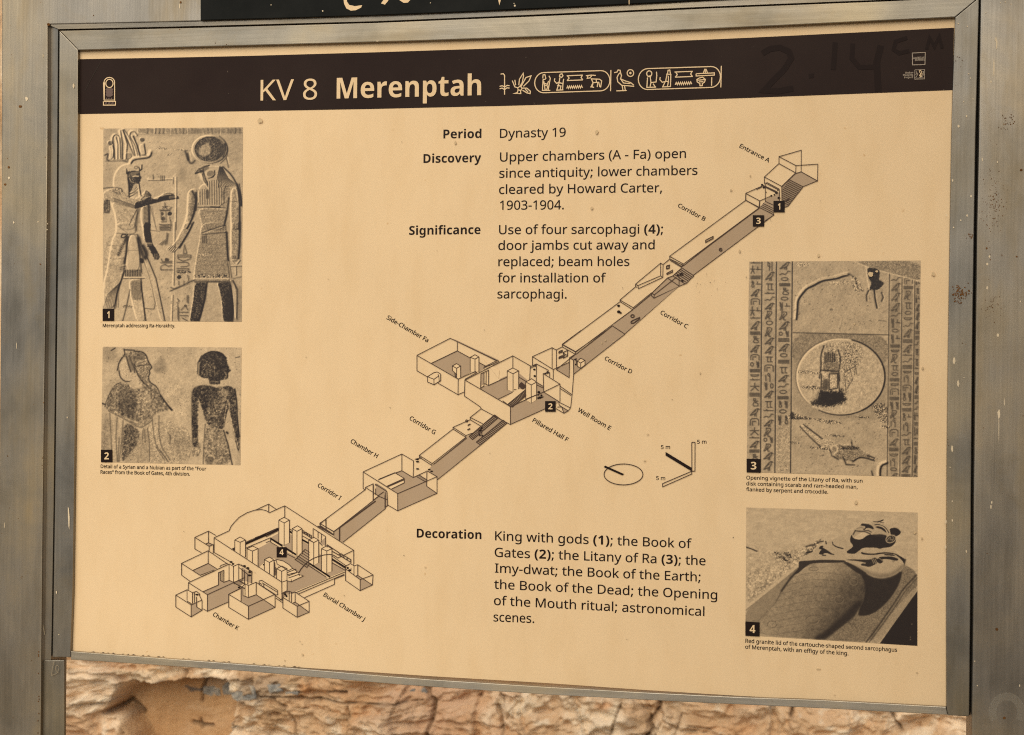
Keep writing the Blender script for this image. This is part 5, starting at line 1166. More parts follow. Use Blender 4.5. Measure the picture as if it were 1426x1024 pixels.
# burial chamber J
g('I', [(-60, 400), (30, 352), (225, 462), (215, 482), (312, 545), (330, 520), (465, 620), (160, 745), (160, 650), (90, 530), (65, 470), (10, 480), (-60, 545)])
g('I', [(40, 315), (95, 285), (180, 290), (320, 372), (420, 450), (500, 500), (600, 562), (480, 610), (320, 505), (228, 440)])
i1b.poly(Z('I', [(295, 405), (220, 482), (310, 542), (330, 508), (330, 430)]))
for k in range(7):
    s = k / 6
    ln('I', [(295 - 75 * s, 405 + 77 * s), (385 - 75 * s, 468 + 74 * s)] if 0 else [(295 - 75 * s, 405 + 77 * s), (min(330, 385 - 75 * s), 405 + 77 * s + (min(330, 385 - 75 * s) - 295 + 75 * s) * .66)], t=.85)
ln('I', [(295, 405), (220, 482), (310, 542), (330, 508)])
g('I', [(410, 350), (448, 315), (448, 378), (410, 362)])
ln('H', [(312, 318), (425, 266), (438, 235), (462, 205), (500, 165), (560, 130), (620, 110), (670, 106), (705, 115), (728, 130), (842, 78)], [(620, 112), (722, 65), (780, 105)], [(722, 65), (722, 126)],
   [(312, 318), (820, 650), (822, 788), (770, 750)], [(312, 318), (312, 428), (430, 495)])
ln('I', [(142, 78), (660, 412), (660, 525)], [(142, 78), (142, 168)], [(540, 470), (660, 412)], [(355, 248), (355, 322)], [(355, 248), (448, 308), (448, 378)], [(392, 272), (392, 322)], [(418, 288), (415, 352)], [(0, 295), (95, 245)], [(180, 252), (205, 268)], [(0, 320), (95, 275)] if 0 else [(0, 312), (95, 262)],
   [(270, 300), (355, 350)], [(398, 350), (425, 378)], [(498, 455), (605, 530)], [(498, 485), (600, 550)], [(35, 320), (35, 350), (95, 385)], [(155, 430), (470, 618)] if 0 else [(160, 440), (220, 470)], [(320, 525), (452, 612)], [(0, 355), (35, 340)], [(495, 505), (595, 560)])
for x in (280, 300, 320, 335):
    ln('I', [(x - 7, (x - 280) * .6 + 262), (x + 7, (x - 280) * .6 + 268), (x + 7, (x - 280) * .6 + 284), (x - 7, (x - 280) * .6 + 278), (x - 7, (x - 280) * .6 + 262)], t=1.2)
ln('I', [(460, 370), (552, 432), (552, 450), (500, 420)], [(460, 370), (460, 390)], [(562, 436), (638, 482), (638, 502), (562, 455), (562, 436)], [(585, 452), (585, 466)], [(610, 468), (610, 482)], t=1.2)
ln('I', [(245, 585), (262, 555), (290, 522), (320, 495), (360, 472), (400, 457), (440, 447), (475, 443), (505, 447), (525, 458), (540, 470)], t=1.2)
ln('I', [(225, 730), (600, 572)], [(240, 745), (600, 590)] if 0 else [(240, 742), (590, 592)], [(290, 768), (515, 668), (515, 628)], [(515, 628), (590, 598)])
# thick black benches
def bar(w, a, b, th):
    i4.poly(Z(w, [(a[0], a[1]), (b[0], b[1]), (b[0], b[1] + th), (a[0], a[1] + th)]))
bar('I', (35, 315), (125, 372), 15); bar('I', (155, 392), (228, 438), 15); bar('I', (320, 498), (482, 605), 14)
bar('H', (455, 398), (470, 392), 14); bar('H', (550, 355), (795, 248), 15); bar('I', (-80, 315), (95, 248), 14)
bar('I', (178, 262), (198, 275), 14); bar('I', (272, 325), (322, 352), 14); bar('I', (496, 470), (600, 535), 14)
ln('H', [(440, 405), (468, 392)], [(548, 352), (790, 245)], [(550, 395), (735, 318)])
prism('H', [(468, 335), (508, 312), (548, 335), (508, 352)], (422, 442, 465))
prism('H', [(560, 400), (602, 380), (642, 400), (600, 418)], (482, 510, 530))
prism('I', [(98, 185), (137, 165), (177, 185), (138, 207)], (355, 374, 355))
prism('I', [(198, 250), (238, 228), (272, 250), (234, 270)], (440, 462, 440))
prism('I', [(322, 335), (360, 314), (397, 335), (360, 354)], (505, 526, 505))
prism('I', [(418, 400), (458, 378), (496, 400), (458, 417)], (575, 584, 570))
# sarcophagus
pp('I', [(62, 492), (85, 482), (130, 492), (175, 520), (205, 550), (235, 575), (282, 605), (180, 650), (160, 640), (155, 560), (90, 530)])
ln('I', [(62, 492), (85, 482), (130, 492), (175, 520), (202, 548), (170, 565), (120, 535), (85, 515), (80, 490)], [(202, 548), (232, 568), (232, 580), (165, 605)], [(160, 580), (228, 552)], [(160, 595), (245, 575)], [(245, 590), (282, 605), (190, 648), (160, 640)], [(170, 620), (250, 592), (252, 605)], [(190, 630), (192, 648)], [(62, 492), (68, 520), (65, 600)], [(75, 540), (72, 600)])
prism('H', [(690, 482), (728, 463), (762, 485), (728, 503)], (565, 590, 612))
prism('H', [(782, 550), (822, 530), (860, 550), (820, 570)], (628, 652, 700))
ln('H', [(820, 652), (860, 638)], [(860, 640), (860, 715)], [(822, 735), (860, 715)])
g('H', [(815, 735), (860, 718), (875, 730), (830, 770)])
blob('H', 685, 520, 7)
# surrounding rooms
g('H', [(245, 366), (270, 355), (300, 368), (275, 382)], [(155, 562), (268, 510), (332, 550), (208, 602)])
ln('H', [(325, 300), (270, 268), (168, 315), (168, 402), (218, 430)], [(168, 315), (275, 382), (308, 368)], [(270, 268), (270, 355)], [(275, 382), (275, 418)], [(308, 368), (305, 436)], [(245, 366), (270, 355), (300, 368)],
   [(410, 512), (268, 415), (68, 510), (208, 600), (310, 560), (300, 572), (225, 606)], [(68, 510), (68, 598), (132, 645)], [(268, 415), (268, 510)], [(155, 562), (268, 510), (332, 550)], [(355, 538), (365, 525), (415, 508)], [(215, 612), (312, 568)])
# chamber K
g('H', [(230, 722), (345, 670), (345, 578), (360, 572), (360, 640), (385, 652), (425, 638), (458, 655), (262, 745)], [(262, 745), (455, 662), (520, 700), (425, 740), (420, 800), (262, 870)])
ln('H', [(120, 655), (425, 515), (425, 638)], [(120, 655), (118, 708)], [(120, 655), (262, 745), (262, 870), (228, 850)], [(262, 745), (545, 615)], [(262, 870), (420, 800)], [(230, 722), (345, 672), (345, 580), (385, 562), (385, 650)], [(360, 572), (360, 638), (385, 652), (425, 638)], [(372, 568), (372, 642)])
g('H', [(495, 560), (530, 545), (595, 590), (595, 660), (545, 640), (455, 655), (495, 638)])
i1b.poly(Z('H', [(460, 660), (500, 640), (540, 660), (500, 680)]))
pp('H', [(425, 515), (495, 515), (495, 640), (458, 652), (425, 636)], [(495, 520), (522, 540), (522, 640), (495, 640)])
ln('H', [(425, 515), (458, 532), (458, 652), (425, 636)], [(458, 532), (498, 515), (498, 640), (458, 652)], [(498, 515), (596, 570), (594, 660)], [(522, 545), (522, 640), (498, 640)], [(540, 560), (540, 660)], [(565, 590), (565, 668)], [(498, 540), (575, 600)], [(515, 520), (600, 580)])
ln('H', [(455, 655), (545, 700)], [(500, 640), (545, 665)], t=1.4)
for x, y, r in ((440, 500, 12), (455, 515, 10), (540, 530, 12), (565, 545, 12), (578, 600, 14), (580, 575, 12), (500, 690, 9)): blob('H', x, y, r, 7)
g('H', [(140, 822), (182, 803), (185, 842), (222, 862), (140, 912)])
pp('H', [(110, 710), (150, 730), (150, 812), (110, 790)])
ln('H', [(110, 790), (110, 708), (25, 748), (25, 838), (140, 912), (140, 822), (25, 748)], [(140, 912), (222, 862), (222, 790), (200, 745)], [(140, 822), (222, 785)], [(110, 708), (150, 730), (150, 812)], [(165, 725), (165, 805)], [(150, 730), (180, 720), (205, 740), (200, 752)], [(110, 795), (145, 815)], [(180, 760), (182, 838), (222, 862)], [(165, 742), (200, 745)])
blob('H', 185, 745, 9)
g('H', [(515, 790), (515, 700), (530, 690), (530, 750), (570, 766), (628, 745), (770, 840), (570, 930), (570, 832)])
pp('H', [(570, 675), (628, 652), (628, 745), (570, 766)], [(545, 665), (570, 677), (570, 766), (530, 752), (530, 690)])
ln('H', [(515, 695), (422, 742), (422, 840), (570, 930), (570, 832), (422, 742)], [(570, 832), (770, 742), (770, 840), (570, 930)], [(770, 742), (628, 652), (628, 745), (770, 840)], [(628, 652), (570, 677), (570, 766), (628, 745)], [(515, 695), (515, 795)], [(530, 690), (530, 752), (570, 766)], [(545, 665), (545, 758)], [(545, 665), (570, 677)], [(515, 695), (545, 665)],
   [(655, 640), (672, 638), (788, 712), (790, 745), (770, 748), (650, 668), (650, 645), (655, 640)], [(672, 655), (785, 725)], [(685, 665), (685, 690)], [(775, 770), (830, 808)], [(650, 655), (672, 668)])
g('I', [(665, 605), (690, 600), (800, 672), (708, 715), (708, 632)], [(200, 805), (222, 800), (325, 877), (235, 915), (235, 832)])
pp('I', [(598, 550), (640, 512), (690, 520), (690, 600), (665, 608), (660, 600)])
ln('I', [(598, 550), (600, 530), (635, 512), (662, 528), (662, 602)], [(690, 520), (805, 597), (800, 672), (708, 715), (708, 632), (598, 550), (598, 638), (708, 715)], [(708, 632), (805, 597)], [(690, 520), (690, 600)], [(690, 600), (800, 672)], [(670, 608), (690, 600)], [(662, 530), (690, 520)], [(640, 545), (640, 570)],
   [(128, 765), (130, 735), (175, 718), (198, 728)], [(128, 765), (235, 832), (235, 915), (128, 845), (128, 765)], [(235, 832), (325, 795), (325, 877), (235, 915)], [(220, 725), (325, 795)], [(220, 725), (220, 800)], [(220, 800), (325, 877)], [(192, 728), (192, 800)], [(175, 720), (175, 792)], [(192, 735), (220, 725)], [(205, 808), (222, 800)], [(105, 785), (128, 772)])
for x, y, r in ((615, 545, 10), (630, 562, 12), (145, 742, 8), (155, 755, 8)): blob('I', x, y, r, 8)
# end of corridor I where it meets the burial chamber
g('I', [(515, 275), (553, 240), (555, 340), (578, 352), (562, 345), (510, 310)])
ln('I', [(405, 210), (452, 178), (452, 250)], [(405, 210), (408, 232), (505, 290)], [(405, 210), (510, 272), (553, 240)], [(510, 272), (510, 300)], [(400, 232), (425, 240), (422, 258)], t=1.1)
ln('I', [(553, 240), (553, 340)], [(390, 230), (510, 298)], t=1.5)
# north arrow and scale
ln('J', ell(320, 510, 227, 122, 48) + [(547, 510)], t=1.15)
i4.poly(Z('J', [(88, 424), (108, 408), (328, 506), (308, 521)]))
i4.poly(Z('J', [(812, 247), (1116, 432), (1116, 473), (812, 289)]))
ln('J', [(1118, 135), (1156, 135), (1155, 472), (1119, 472), (1118, 135)], [(1119, 472), (776, 618), (778, 655), (1117, 505), (1119, 472)], t=1.05)
prop(i1.make('plan_tint', M_GREY, panel), kind='stuff')
i1b.y = -LAY * 1.5
M_GREY2 = paper_like('taupe_tint_darker', (0.31, 0.22, 0.145), .05, False)
prop(i1b.make('plan_tint', M_GREY2, panel, 'darker tint of the stair flights'), kind='stuff')
prop(i2.make('plan_wall', M_SHEET, panel), kind='stuff')
prop(i3.make('plan_outline', M_LINE, panel), kind='stuff')
prop(i4.make('plan_detail', M_INK, panel), kind='stuff')

# ---- numbered tags
def tag(w, x0, y0, x1, y1, s, skew=0.0, layer=4):
    i = Ink(layer)
    q = [(x0, y0), (x1, y0 + skew), (x1, y1 + skew), (x0, y1)]
    i.poly(Z(w, q))
    o = i.make('number_tag', M_INK, panel)
    h = (y1 - y0)
    j = Ink(layer + 1)
    cw = (x1 - x0)
    wd = .21 if s == '1' else .40
    cx = (x0 + x1) / 2
    ztext(w, j, s, cx - wd * cw / 2, y0 + h * .78 + skew * .3, cx + wd * cw / 2, y0 + h * .78 + skew * .6, h * .56, True)
    j.make('numeral', M_PAPERINK, o)
tag('A', 765, 708, 888, 832, '1'); tag('A', 538, 866, 663, 988, '3'); tag('D', 378, 632, 472, 726, '2'); tag('H', 782, 388, 857, 465, '4')

# ---- the four printed photographs: tone worked out on a fine mesh of the flat print
PAPER_A = np.array(PAPER); INK_A = np.array(INK)
def smooth(pts, closed, n=2):
    if len(pts) < 4: return pts
    for _ in range(n):
        out = []
        m = len(pts)
        rng_ = range(m) if closed else range(m - 1)
        if not closed: out.append(pts[0])
        for i in rng_:
            a, b = pts[i], pts[(i + 1) % m]
            out += [(a[0] * .78 + b[0] * .22, a[1] * .78 + b[1] * .22), (a[0] * .22 + b[0] * .78, a[1] * .22 + b[1] * .78)]
        if not closed: out.append(pts[-1])
        pts = out
    return pts
class Pic:
    def __init__(self, quad, step, seed):
        (x0, y0), (x1, y1), (x2, y2), (x3, y3) = quad          # TL TR BR BL in the photograph
        nx = int(max(x1 - x0, x2 - x3) / step) + 1; ny = int(max(y3 - y0, y2 - y1) / step) + 1
        u, v = np.meshgrid(np.linspace(0, 1, nx), np.linspace(0, 1, ny))
        self.X = (x0 * (1 - u) + x1 * u) * (1 - v) + (x3 * (1 - u) + x2 * u) * v
        self.Y = (y0 * (1 - u) + y1 * u) * (1 - v) + (y3 * (1 - u) + y2 * u) * v
        self.H = np.zeros_like(self.X); self.T = np.zeros_like(self.X); self.seed = seed; self.step = step; self.jit = .15 if seed == 4 else .55
    def crop(self, pts, m):
        xs = [p[0] for p in pts]; ys = [p[1] for p in pts]
        mk = (self.X > min(xs) - m) & (self.X < max(xs) + m) & (self.Y > min(ys) - m) & (self.Y < max(ys) + m)
        r = np.where(mk.any(1))[0]; c = np.where(mk.any(0))[0]
        if len(r) == 0 or len(c) == 0: return None
        return slice(r[0], r[-1] + 1), slice(c[0], c[-1] + 1)
    def tone(self, w, pts, v, a=1.0, e=.7):
        p = smooth(Z(w, pts), True, 1 if len(pts) > 12 else 2); s = self.crop(p, e * 2 + 1)
        if s is None: return
        k = (1 - sstep(-e, e, sdpoly(self.X[s], self.Y[s], p) + self.jit * vnoise(self.X[s] / 1.5, self.Y[s] / 1.5, self.seed + 300, 3, .7))) * a
        self.T[s] = self.T[s] * (1 - k) + v * k
    def addt(self, w, pts, v, e=.7):
        p = smooth(Z(w, pts), True, 1 if len(pts) > 12 else 2); s = self.crop(p, e * 2 + 1)
        if s is None: return
        self.T[s] += (1 - sstep(-e, e, sdpoly(self.X[s], self.Y[s], p))) * v
    def noisy(self, w, pts, amp, sc=1.2, seed=0, e=.8, bias=0):
        p = smooth(Z(w, pts), True, 1 if len(pts) > 12 else 2); s = self.crop(p, 3)
        if s is None: return
        k = 1 - sstep(-e, e, sdpoly(self.X[s], self.Y[s], p))
        self.T[s] += k * (amp * vnoise(self.X[s] / sc, self.Y[s] / sc, seed + 70, 4, .7) + bias)
    def rise(self, w, pts, h, e=2.0):
        e *= .6; h *= .8
        p = smooth(Z(w, pts), True, 1 if len(pts) > 12 else 2); s = self.crop(p, e * 2 + 1)
        if s is None: return
        self.H[s] += (1 - sstep(-e, e * .4, sdpoly(self.X[s], self.Y[s], p))) * h
    def line(self, w, pts, v, wd=.8, a=1.0):
        p = smooth(Z(w, pts), False, 1) if 3 < len(pts) < 14 and pts[0] != pts[-1] else Z(w, pts); s = self.crop(p, wd * 3 + 1)
        if s is None: return
        k = np.exp(-(dline(self.X[s], self.Y[s], p) / wd) ** 2) * a
        self.T[s] = self.T[s] * (1 - k) + v * k
    def groove(self, w, pts, wd=.8, h=-1.0):
        p = smooth(Z(w, pts), False, 1) if 3 < len(pts) < 14 and pts[0] != pts[-1] else Z(w, pts); s = self.crop(p, wd * 3 + 1)
        if s is None: return
        self.H[s] += np.exp(-(dline(self.X[s], self.Y[s], p) / wd) ** 2) * h
    def build(self, name, label, light=(-.8, -.45), k=.10, grain=.025, g=2.55, lo=.02, hi=1.0, layer=1, con=1.0):
        self.H = self.H + .28 * vnoise(self.X / 2.6, self.Y / 2.6, self.seed + 200, 3, .6) * (k > .055)
        self.T = self.T + .030 * vnoise(self.X / 5.5, self.Y / 5.5, self.seed + 210, 4, .7)
        gy, gx_ = np.gradient(self.H, self.step)
        t = self.T + k * (gx_ * -light[0] + gy * -light[1])
        t = t + grain * vnoise(self.X / .9, self.Y / .9, self.seed, 2, .8)
        t = .82 + (t - .82) * con
        t = np.clip(t, lo, hi)
        f = (t ** g)[..., None]
        rgb = INK_A + (PAPER_A - INK_A) * f
        Q = Pv(self.X, self.Y, -LAY * layer)
        o = grid_mesh(name, Q[::-1], PRINT, rgb[::-1], panel, smooth=False)
        o['label'] = label
        return o
PRINT = vcol_mat('photographic_print', .45, .3)
rs = random.Random(5)
def glyph_lib(kind, x, y, s):
    """short strokes of one carved sign in a box s wide and s high with its corner at x, y"""
    L = {
        'bird': [[(.1, .9), (.35, .55), (.6, .2), (.8, .1), (.95, .2)], [(.8, .15), (.8, .45), (.55, .75), (.1, .9)], [(.5, .75), (.5, 1)], [(.62, .7), (.65, 1)], [(.3, .6), (.62, .35)]],
        'owl': [[(.3, .1), (.7, .1), (.72, .4), (.35, .8), (.1, .95)], [(.3, .1), (.28, .45), (.1, .95)], [(.45, .75), (.45, 1), (.6, 1)], [(.5, .3), (.3, .7)]],
        'disc': [[(.5 + .3 * math.cos(a / 10 * 6.283), .5 + .3 * math.sin(a / 10 * 6.283)) for a in range(11)]],
        'bars': [[(.05, .3), (.95, .3)], [(.05, .55), (.95, .55)], [(.05, .8), (.95, .8)]],
        'bar': [[(.05, .5), (.95, .5)], [(.3, .2), (.35, .45)]],
        'box': [[(.1, .9), (.1, .2), (.9, .2), (.9, .9)], [(.3, .9), (.3, .5), (.6, .5)]],
        'star': [[(.5, .1), (.5, .55), (.15, .95)], [(.5, .55), (.85, .95)], [(.1, .45), (.9, .45)]],
        'reed': [[(.3, .1), (.5, .3), (.45, 1)], [(.7, .1), (.7, 1)], [(.3, .1), (.3, .5), (.45, .6)]],
        'man': [[(.4, .1), (.6, .1), (.6, .3), (.4, .3), (.4, .1)], [(.5, .3), (.3, .9), (.85, .9), (.8, .6), (.5, .5), (.8, .35)]],
        'snake': [[(.05, .8), (.3, .6), (.5, .8), (.7, .5), (.75, .2), (.95, .25)]],
        'bowl': [[(.1, .35), (.2, .65), (.5, .75), (.8, .65), (.9, .35), (.1, .35)]],
        'legs': [[(.2, .3), (.8, .3)], [(.35, .3), (.35, .9), (.5, .9)], [(.65, .3), (.65, .9), (.8, .9)]],
        'feather': [[(.6, 1), (.6, .2), (.45, .05), (.35, .25), (.6, .5)], [(.2, .3), (.2, .9)]],
    }[kind]
    return [[(x + a * s[0], y + b * s[1]) for a, b in st] for st in L]
def column(pic, w, x0, x1, xb0, xb1, y0, y1, v, wd, seq=None, seed=1, a=.85):
    r = random.Random(seed); y = y0; n = 0
    kinds = ['bird', 'bars', 'disc', 'owl', 'box', 'snake', 'star', 'reed', 'man', 'bar', 'bowl', 'legs', 'feather', 'bird', 'bars', 'bird']
    while y < y1:
        kd = seq[n % len(seq)] if seq else r.choice(kinds); n += 1
        h = {'bars': 38, 'bar': 26, 'disc': 44, 'bowl': 34, 'snake': 40}.get(kd, 66) * (0.85 + .3 * r.random())
        t = (y - y0) / max(1, y1 - y0)
        a0 = x0 + (xb0 - x0) * t; a1 = x1 + (xb1 - x1) * t
        if kd in ('disc', 'reed', 'man', 'star') and r.random() < .6:
            half = (a1 - a0) / 2
            for q in range(2):
                kk = kd if q == 0 else r.choice(['reed', 'man', 'disc', 'bar'])
                for st in glyph_lib(kk, a0 + q * half + 3, y, (half - 8, h)):
                    pic.line(w, st, v, wd, a); pic.groove(w, [(p[0] + 3, p[1] + 2) for p in st], wd, .8)
        else:
            for st in glyph_lib(kd, a0 + 4, y, (a1 - a0 - 10, h)):
                pic.line(w, st, v, wd, a); pic.groove(w, [(p[0] + 3, p[1] + 2) for p in st], wd, .8)
        y += h + 5

# -- 1: king and falcon-headed god, raised relief lit from the left
p = Pic([(143.9, 179.3), (338.3, 177.4), (336.6, 448.3), (142.8, 446.9)], .72, 1)
p.T[:] = .835 + .03 * vnoise(p.X / 22, p.Y / 22, 2, 4) + .012 * vnoise(p.X / 3, p.Y / 3, 3, 3)
p.T -= .045 * sstep(.1, .9, (p.X - 144) / 195.0)
w = 'Z1'; b = 'Z1b'
p.tone(w, [(90, 60), (200, 60), (240, 130), (90, 330)], .76, .6, 3)
for k in range(26):
    x = 400 + k * 36
    kd = rs.choice(['box', 'man', 'bars', 'reed', 'disc', 'owl'])
    for st in glyph_lib(kd, x, 52, (32, 50)):
        p.line(w, st, .50, .75, .7); p.groove(w, [(a_ + 4, b_ + 3) for a_, b_ in st], .8, 1.2)
p.line(w, [(390, 112), (900, 105), (1340, 95)], .55, .7, .6); p.groove(w, [(390, 120), (900, 112), (1340, 102)], .9, 1.2)
for k in range(6): p.line(w, [(400 + k * 150, 58), (398 + k * 150, 112)], .95, .7, .7)
p.tone(w, [(860, 55), (1345, 50), (1345, 98), (870, 104)], .6, .35, 2)
# plumes, cobras and horns of the tall crown
for pts in ([(185, 330), (180, 240), (165, 150), (190, 110), (230, 130), (240, 200), (240, 330)], [(215, 330), (215, 200), (200, 140)],
            [(255, 330), (255, 190), (240, 80)], [(290, 330), (300, 200), (262, 75)], [(370, 300), (345, 200), (300, 110), (270, 70)],
            [(395, 300), (370, 210), (320, 130), (330, 90), (365, 85), (390, 120)], [(415, 305), (390, 210), (350, 130)]):
    p.groove(w, pts, 1.5, 4.5); p.line(w, [(x_ + 8, y_) for x_, y_ in pts], .45, .7, .6)
p.line(w, [(262, 70), (285, 110), (330, 215), (365, 300)], .33, 1.0, .85)
p.line(w, [(365, 130), (395, 220), (420, 305)], .33, .9, .8); p.line(w, [(238, 150), (245, 320)], .42, .9, .7)
for c in ((150, 187, 25, 22), (437, 158, 25, 22)):
    p.rise(w, ell(*c, 20), 2.5, 1.4); p.tone(w, ell(c[0] + 4, c[1] + 4, c[2] - 4, c[3] - 4, 14), .42, .8, 1)
p.rise(w, ell(312, 305, 36, 32, 18), 4, 2); p.tone(w, ell(318, 308, 28, 25, 18), .66, .6, 1.5)
for q in ([(140, 215), (175, 215), (188, 250), (180, 320), (165, 340), (145, 335), (150, 260)], [(420, 200), (460, 200), (475, 300), (440, 300), (415, 250)]):
    p.rise(w, q, 4, 2); p.line(w, q[1:4], .35, 1, .8)
p.line(w, [(105, 300), (135, 285), (120, 340), (140, 350)], .3, 1.1, .8); p.line(w, [(115, 355), (290, 352)], .5, 1.0, .6)
hr = [(335, 365), (350, 338), (385, 325), (440, 318), (490, 312), (512, 295), (518, 268)]
p.groove(w, hr, 2.3, 6.0); p.line(w, [(x_ + 6, y_ + 13) for x_, y_ in hr], .36, .9, .85)
p.line(w, [(270, 350), (310, 362), (312, 340)], .4, 1.2, .6)
# king: cap, face, collar, shoulders
p.rise(w, [(180, 600), (176, 520), (198, 450), (245, 395), (310, 372), (375, 378), (415, 410), (432, 445), (322, 450), (312, 480), (322, 600), (325, 685), (250, 640)], 5, 3)
p.tone(w, [(200, 590), (196, 520), (215, 455), (255, 405), (315, 385), (370, 390), (400, 415), (315, 450), (305, 480), (316, 600), (318, 660), (250, 630)], .82, .6, 2)
p.line(w, [(322, 450), (312, 480), (328, 600), (325, 680)], .25, 1.0, .85)
q = 'Q1'
p.tone(q, [(150, 300), (210, 272), (350, 264), (356, 340), (372, 352), (396, 400), (376, 420), (382, 460), (345, 500), (328, 522), (270, 528), (240, 548), (185, 680), (156, 690), (138, 480), (150, 350)], .42, .95, .7)
p.tone(q, [(165, 300), (230, 280), (345, 275), (348, 335), (310, 345), (215, 385), (180, 370)], .60, .8, .8)
p.tone(q, [(205, 400), (300, 388), (350, 384), (385, 405), (375, 470), (340, 515), (280, 520), (225, 470)], .30, .75, 1.2)
p.noisy(q, [(160, 400), (385, 390), (375, 470), (340, 520), (240, 540), (180, 470)], .34, .9, 92, bias=-.03)
p.line(q, [(360, 390), (372, 420), (350, 440), (362, 462), (340, 500), (325, 520)], .12, .8, .9); p.line(q, [(300, 430), (345, 428)], .1, .7, .9); p.line(q, [(290, 470), (350, 465)], .12, .8, .9)
p.noisy(q, [(140, 480), (230, 520), (225, 600), (180, 680), (150, 690)], .3, .8, 90, bias=-.16)
p.line(q, [(222, 385), (262, 370), (330, 376)], .92, .9, .95); p.line(q, [(298, 338), (352, 325)], .15, .8, .8); p.line(q, [(160, 300), (205, 272), (280, 270)], .3, .6, .8)
p.tone(q, [(90, 200), (104, 260), (128, 320), (142, 400), (112, 372), (82, 320)], .15, .9, .7); p.line(q, [(100, 340), (118, 380), (130, 370)], .85, .6, .8)
p.line(q, [(128, 420), (148, 560), (155, 800)], .15, .9, .9); p.line(q, [(150, 420), (190, 490), (235, 505)], .85, .6, .7)
p.line(q, [(285, 262), (385, 262)], .95, .8, .9); p.line(q, [(380, 165), (380, 245)], .95, .8, .9); p.line(q, [(405, 150), (402, 230), (375, 256)], .18, .9, .95)
p.line(q, [(340, 190), (358, 240), (352, 300), (360, 350)], .25, .7, .8); p.line(w, ell(385, 412, 14, 12, 10) + [(399, 412)], .45, .6, .7)
p.tone(q, [(245, 560), (318, 530), (322, 700), (325, 790), (170, 720)], .74, .8, .8)
p.tone(q, [(318, 528), (338, 530), (352, 640), (376, 765), (330, 800), (322, 700)], .95, .95, .6); p.line(q, [(345, 520), (364, 650), (388, 770)], .18, .9, .95)
for k in range(4):
    p.line(q, [(165, 735 + k * 26), (225, 705 + k * 26), (265, 640 + k * 30), (300, 600 + k * 40)], .32 if k % 2 == 0 else .95, .6, .8)
p.line(q, [(470, 660), (440, 760), (350, 850)], .92, 1.4, .8); p.line(q, [(478, 690), (455, 790), (380, 860)], .4, .7, .6)
p.line(q, [(490, 675), (545, 705), (592, 772), (490, 782), (490, 675)], .38, .8, .8); p.tone(q, [(520, 710), (560, 730), (575, 765), (515, 765)], .35, .8, .7)
for k in range(5):
    p.line(w, [(325, 640 + k * 12), (360, 628 + k * 12), (400, 590 + k * 14)], .5 if k % 2 else .92, .8, .7)
sh = [(85, 640), (150, 600), (250, 600), (320, 682), (390, 690), (440, 645), (478, 622), (520, 650), (520, 690), (390, 785), (340, 772), (200, 722), (120, 712), (85, 690)]
p.rise(w, sh, 4, 3); p.noisy(w, sh, .12, 1.6, 3, bias=-.06)
for k in range(16):
    x = 190 + k * 13
    p.line(w, [(x, 690 + k * 4.3), (x + 8, 740 + k * 3)], .42, .6, .6)
p.line(w, [(190, 690), (400, 770)], .45, .8, .5); p.line(w, [(90, 600), (150, 592), (250, 596), (262, 625)], .45, 1.0, .7)
p.noisy(w, [(170, 600), (260, 600), (270, 660), (180, 650)], .25, 1.3, 9, bias=-.1)
arm = [(376, 725), (430, 708), (500, 700), (545, 690), (600, 668), (640, 640), (700, 645), (725, 662), (765, 668), (770, 686), (735, 695), (640, 706), (560, 716), (520, 736), (400, 782), (368, 772)]
p.rise(w, arm, 4, 1.6); p.tone(w, arm, .27, .92, .8); p.noisy(w, arm, .18, 1.2, 4)
p.line(w, [(545, 690), (600, 668), (640, 643), (700, 645)], .92, 1.0, .9)
p.tone(q, [(232, 1020), (292, 884), (430, 872), (530, 800), (592, 800), (640, 850), (740, 842), (752, 792), (870, 792), (960, 764), (1130, 772), (1152, 800), (1130, 830), (950, 852), (740, 872), (560, 950), (370, 1012)], .20, .92, .7)
p.noisy(q, [(292, 884), (430, 872), (590, 800), (640, 850), (560, 930), (380, 1000)], .3, .8, 91, bias=.05)
p.tone(q, [(640, 770), (740, 780), (840, 730), (1000, 714), (1062, 742), (960, 748), (860, 770), (750, 800), (740, 840), (650, 850)], .84, .85, .7)
p.line(q, [(860, 735), (960, 722), (1050, 740)], .3, .7, .8)
for k in range(3): p.line(q, [(960, 782 + k * 20), (1120, 780 + k * 20)], .78, .5, .8)
for k in range(0): p.line(w, [(650, 668 + k * 8), (765, 668 + k * 6)], .6 if k % 2 else .12, .6, .8)
p.line(w, [(520, 738), (640, 706), (770, 690)], .1, .8, .8)
# torso and hanging arm
p.noisy(w, [(92, 700), (150, 700), (160, 830), (92, 825)], .3, 1.4, 12, bias=-.18)
for k in range(4): p.line(w, [(105 + k * 14, 710), (98 + k * 14, 820)], .25, .8, .6)
p.rise(w, [(150, 710), (340, 775), (410, 790), (385, 900), (370, 975), (205, 975), (200, 860)], 4, 3); p.line(w, [(395, 790), (345, 880), (325, 930)], .4, .9, .7)
p.line(w, [(155, 715), (195, 830), (205, 972)], .94, 1.2, .8); p.line(w, [(410, 790), (395, 860), (385, 972)], .42, 2.2, .6)
arm2 = [(430, 760), (515, 742), (515, 860), (505, 975), (450, 975), (425, 880)]
p.rise(w, arm2, 4, 2); p.line(w, [(500, 745), (505, 972)], .25, 1.4, .9)
for k in range(15): p.line(w, [(455, 775 + k * 11), (500, 762 + k * 12)], .30, .6, .7)
arm3 = [(440, 0), (512, 0), (505, 70), (515, 120), (525, 190), (555, 230), (592, 300), (580, 330), (545, 330), (535, 310), (500, 240), (475, 200), (455, 150)]
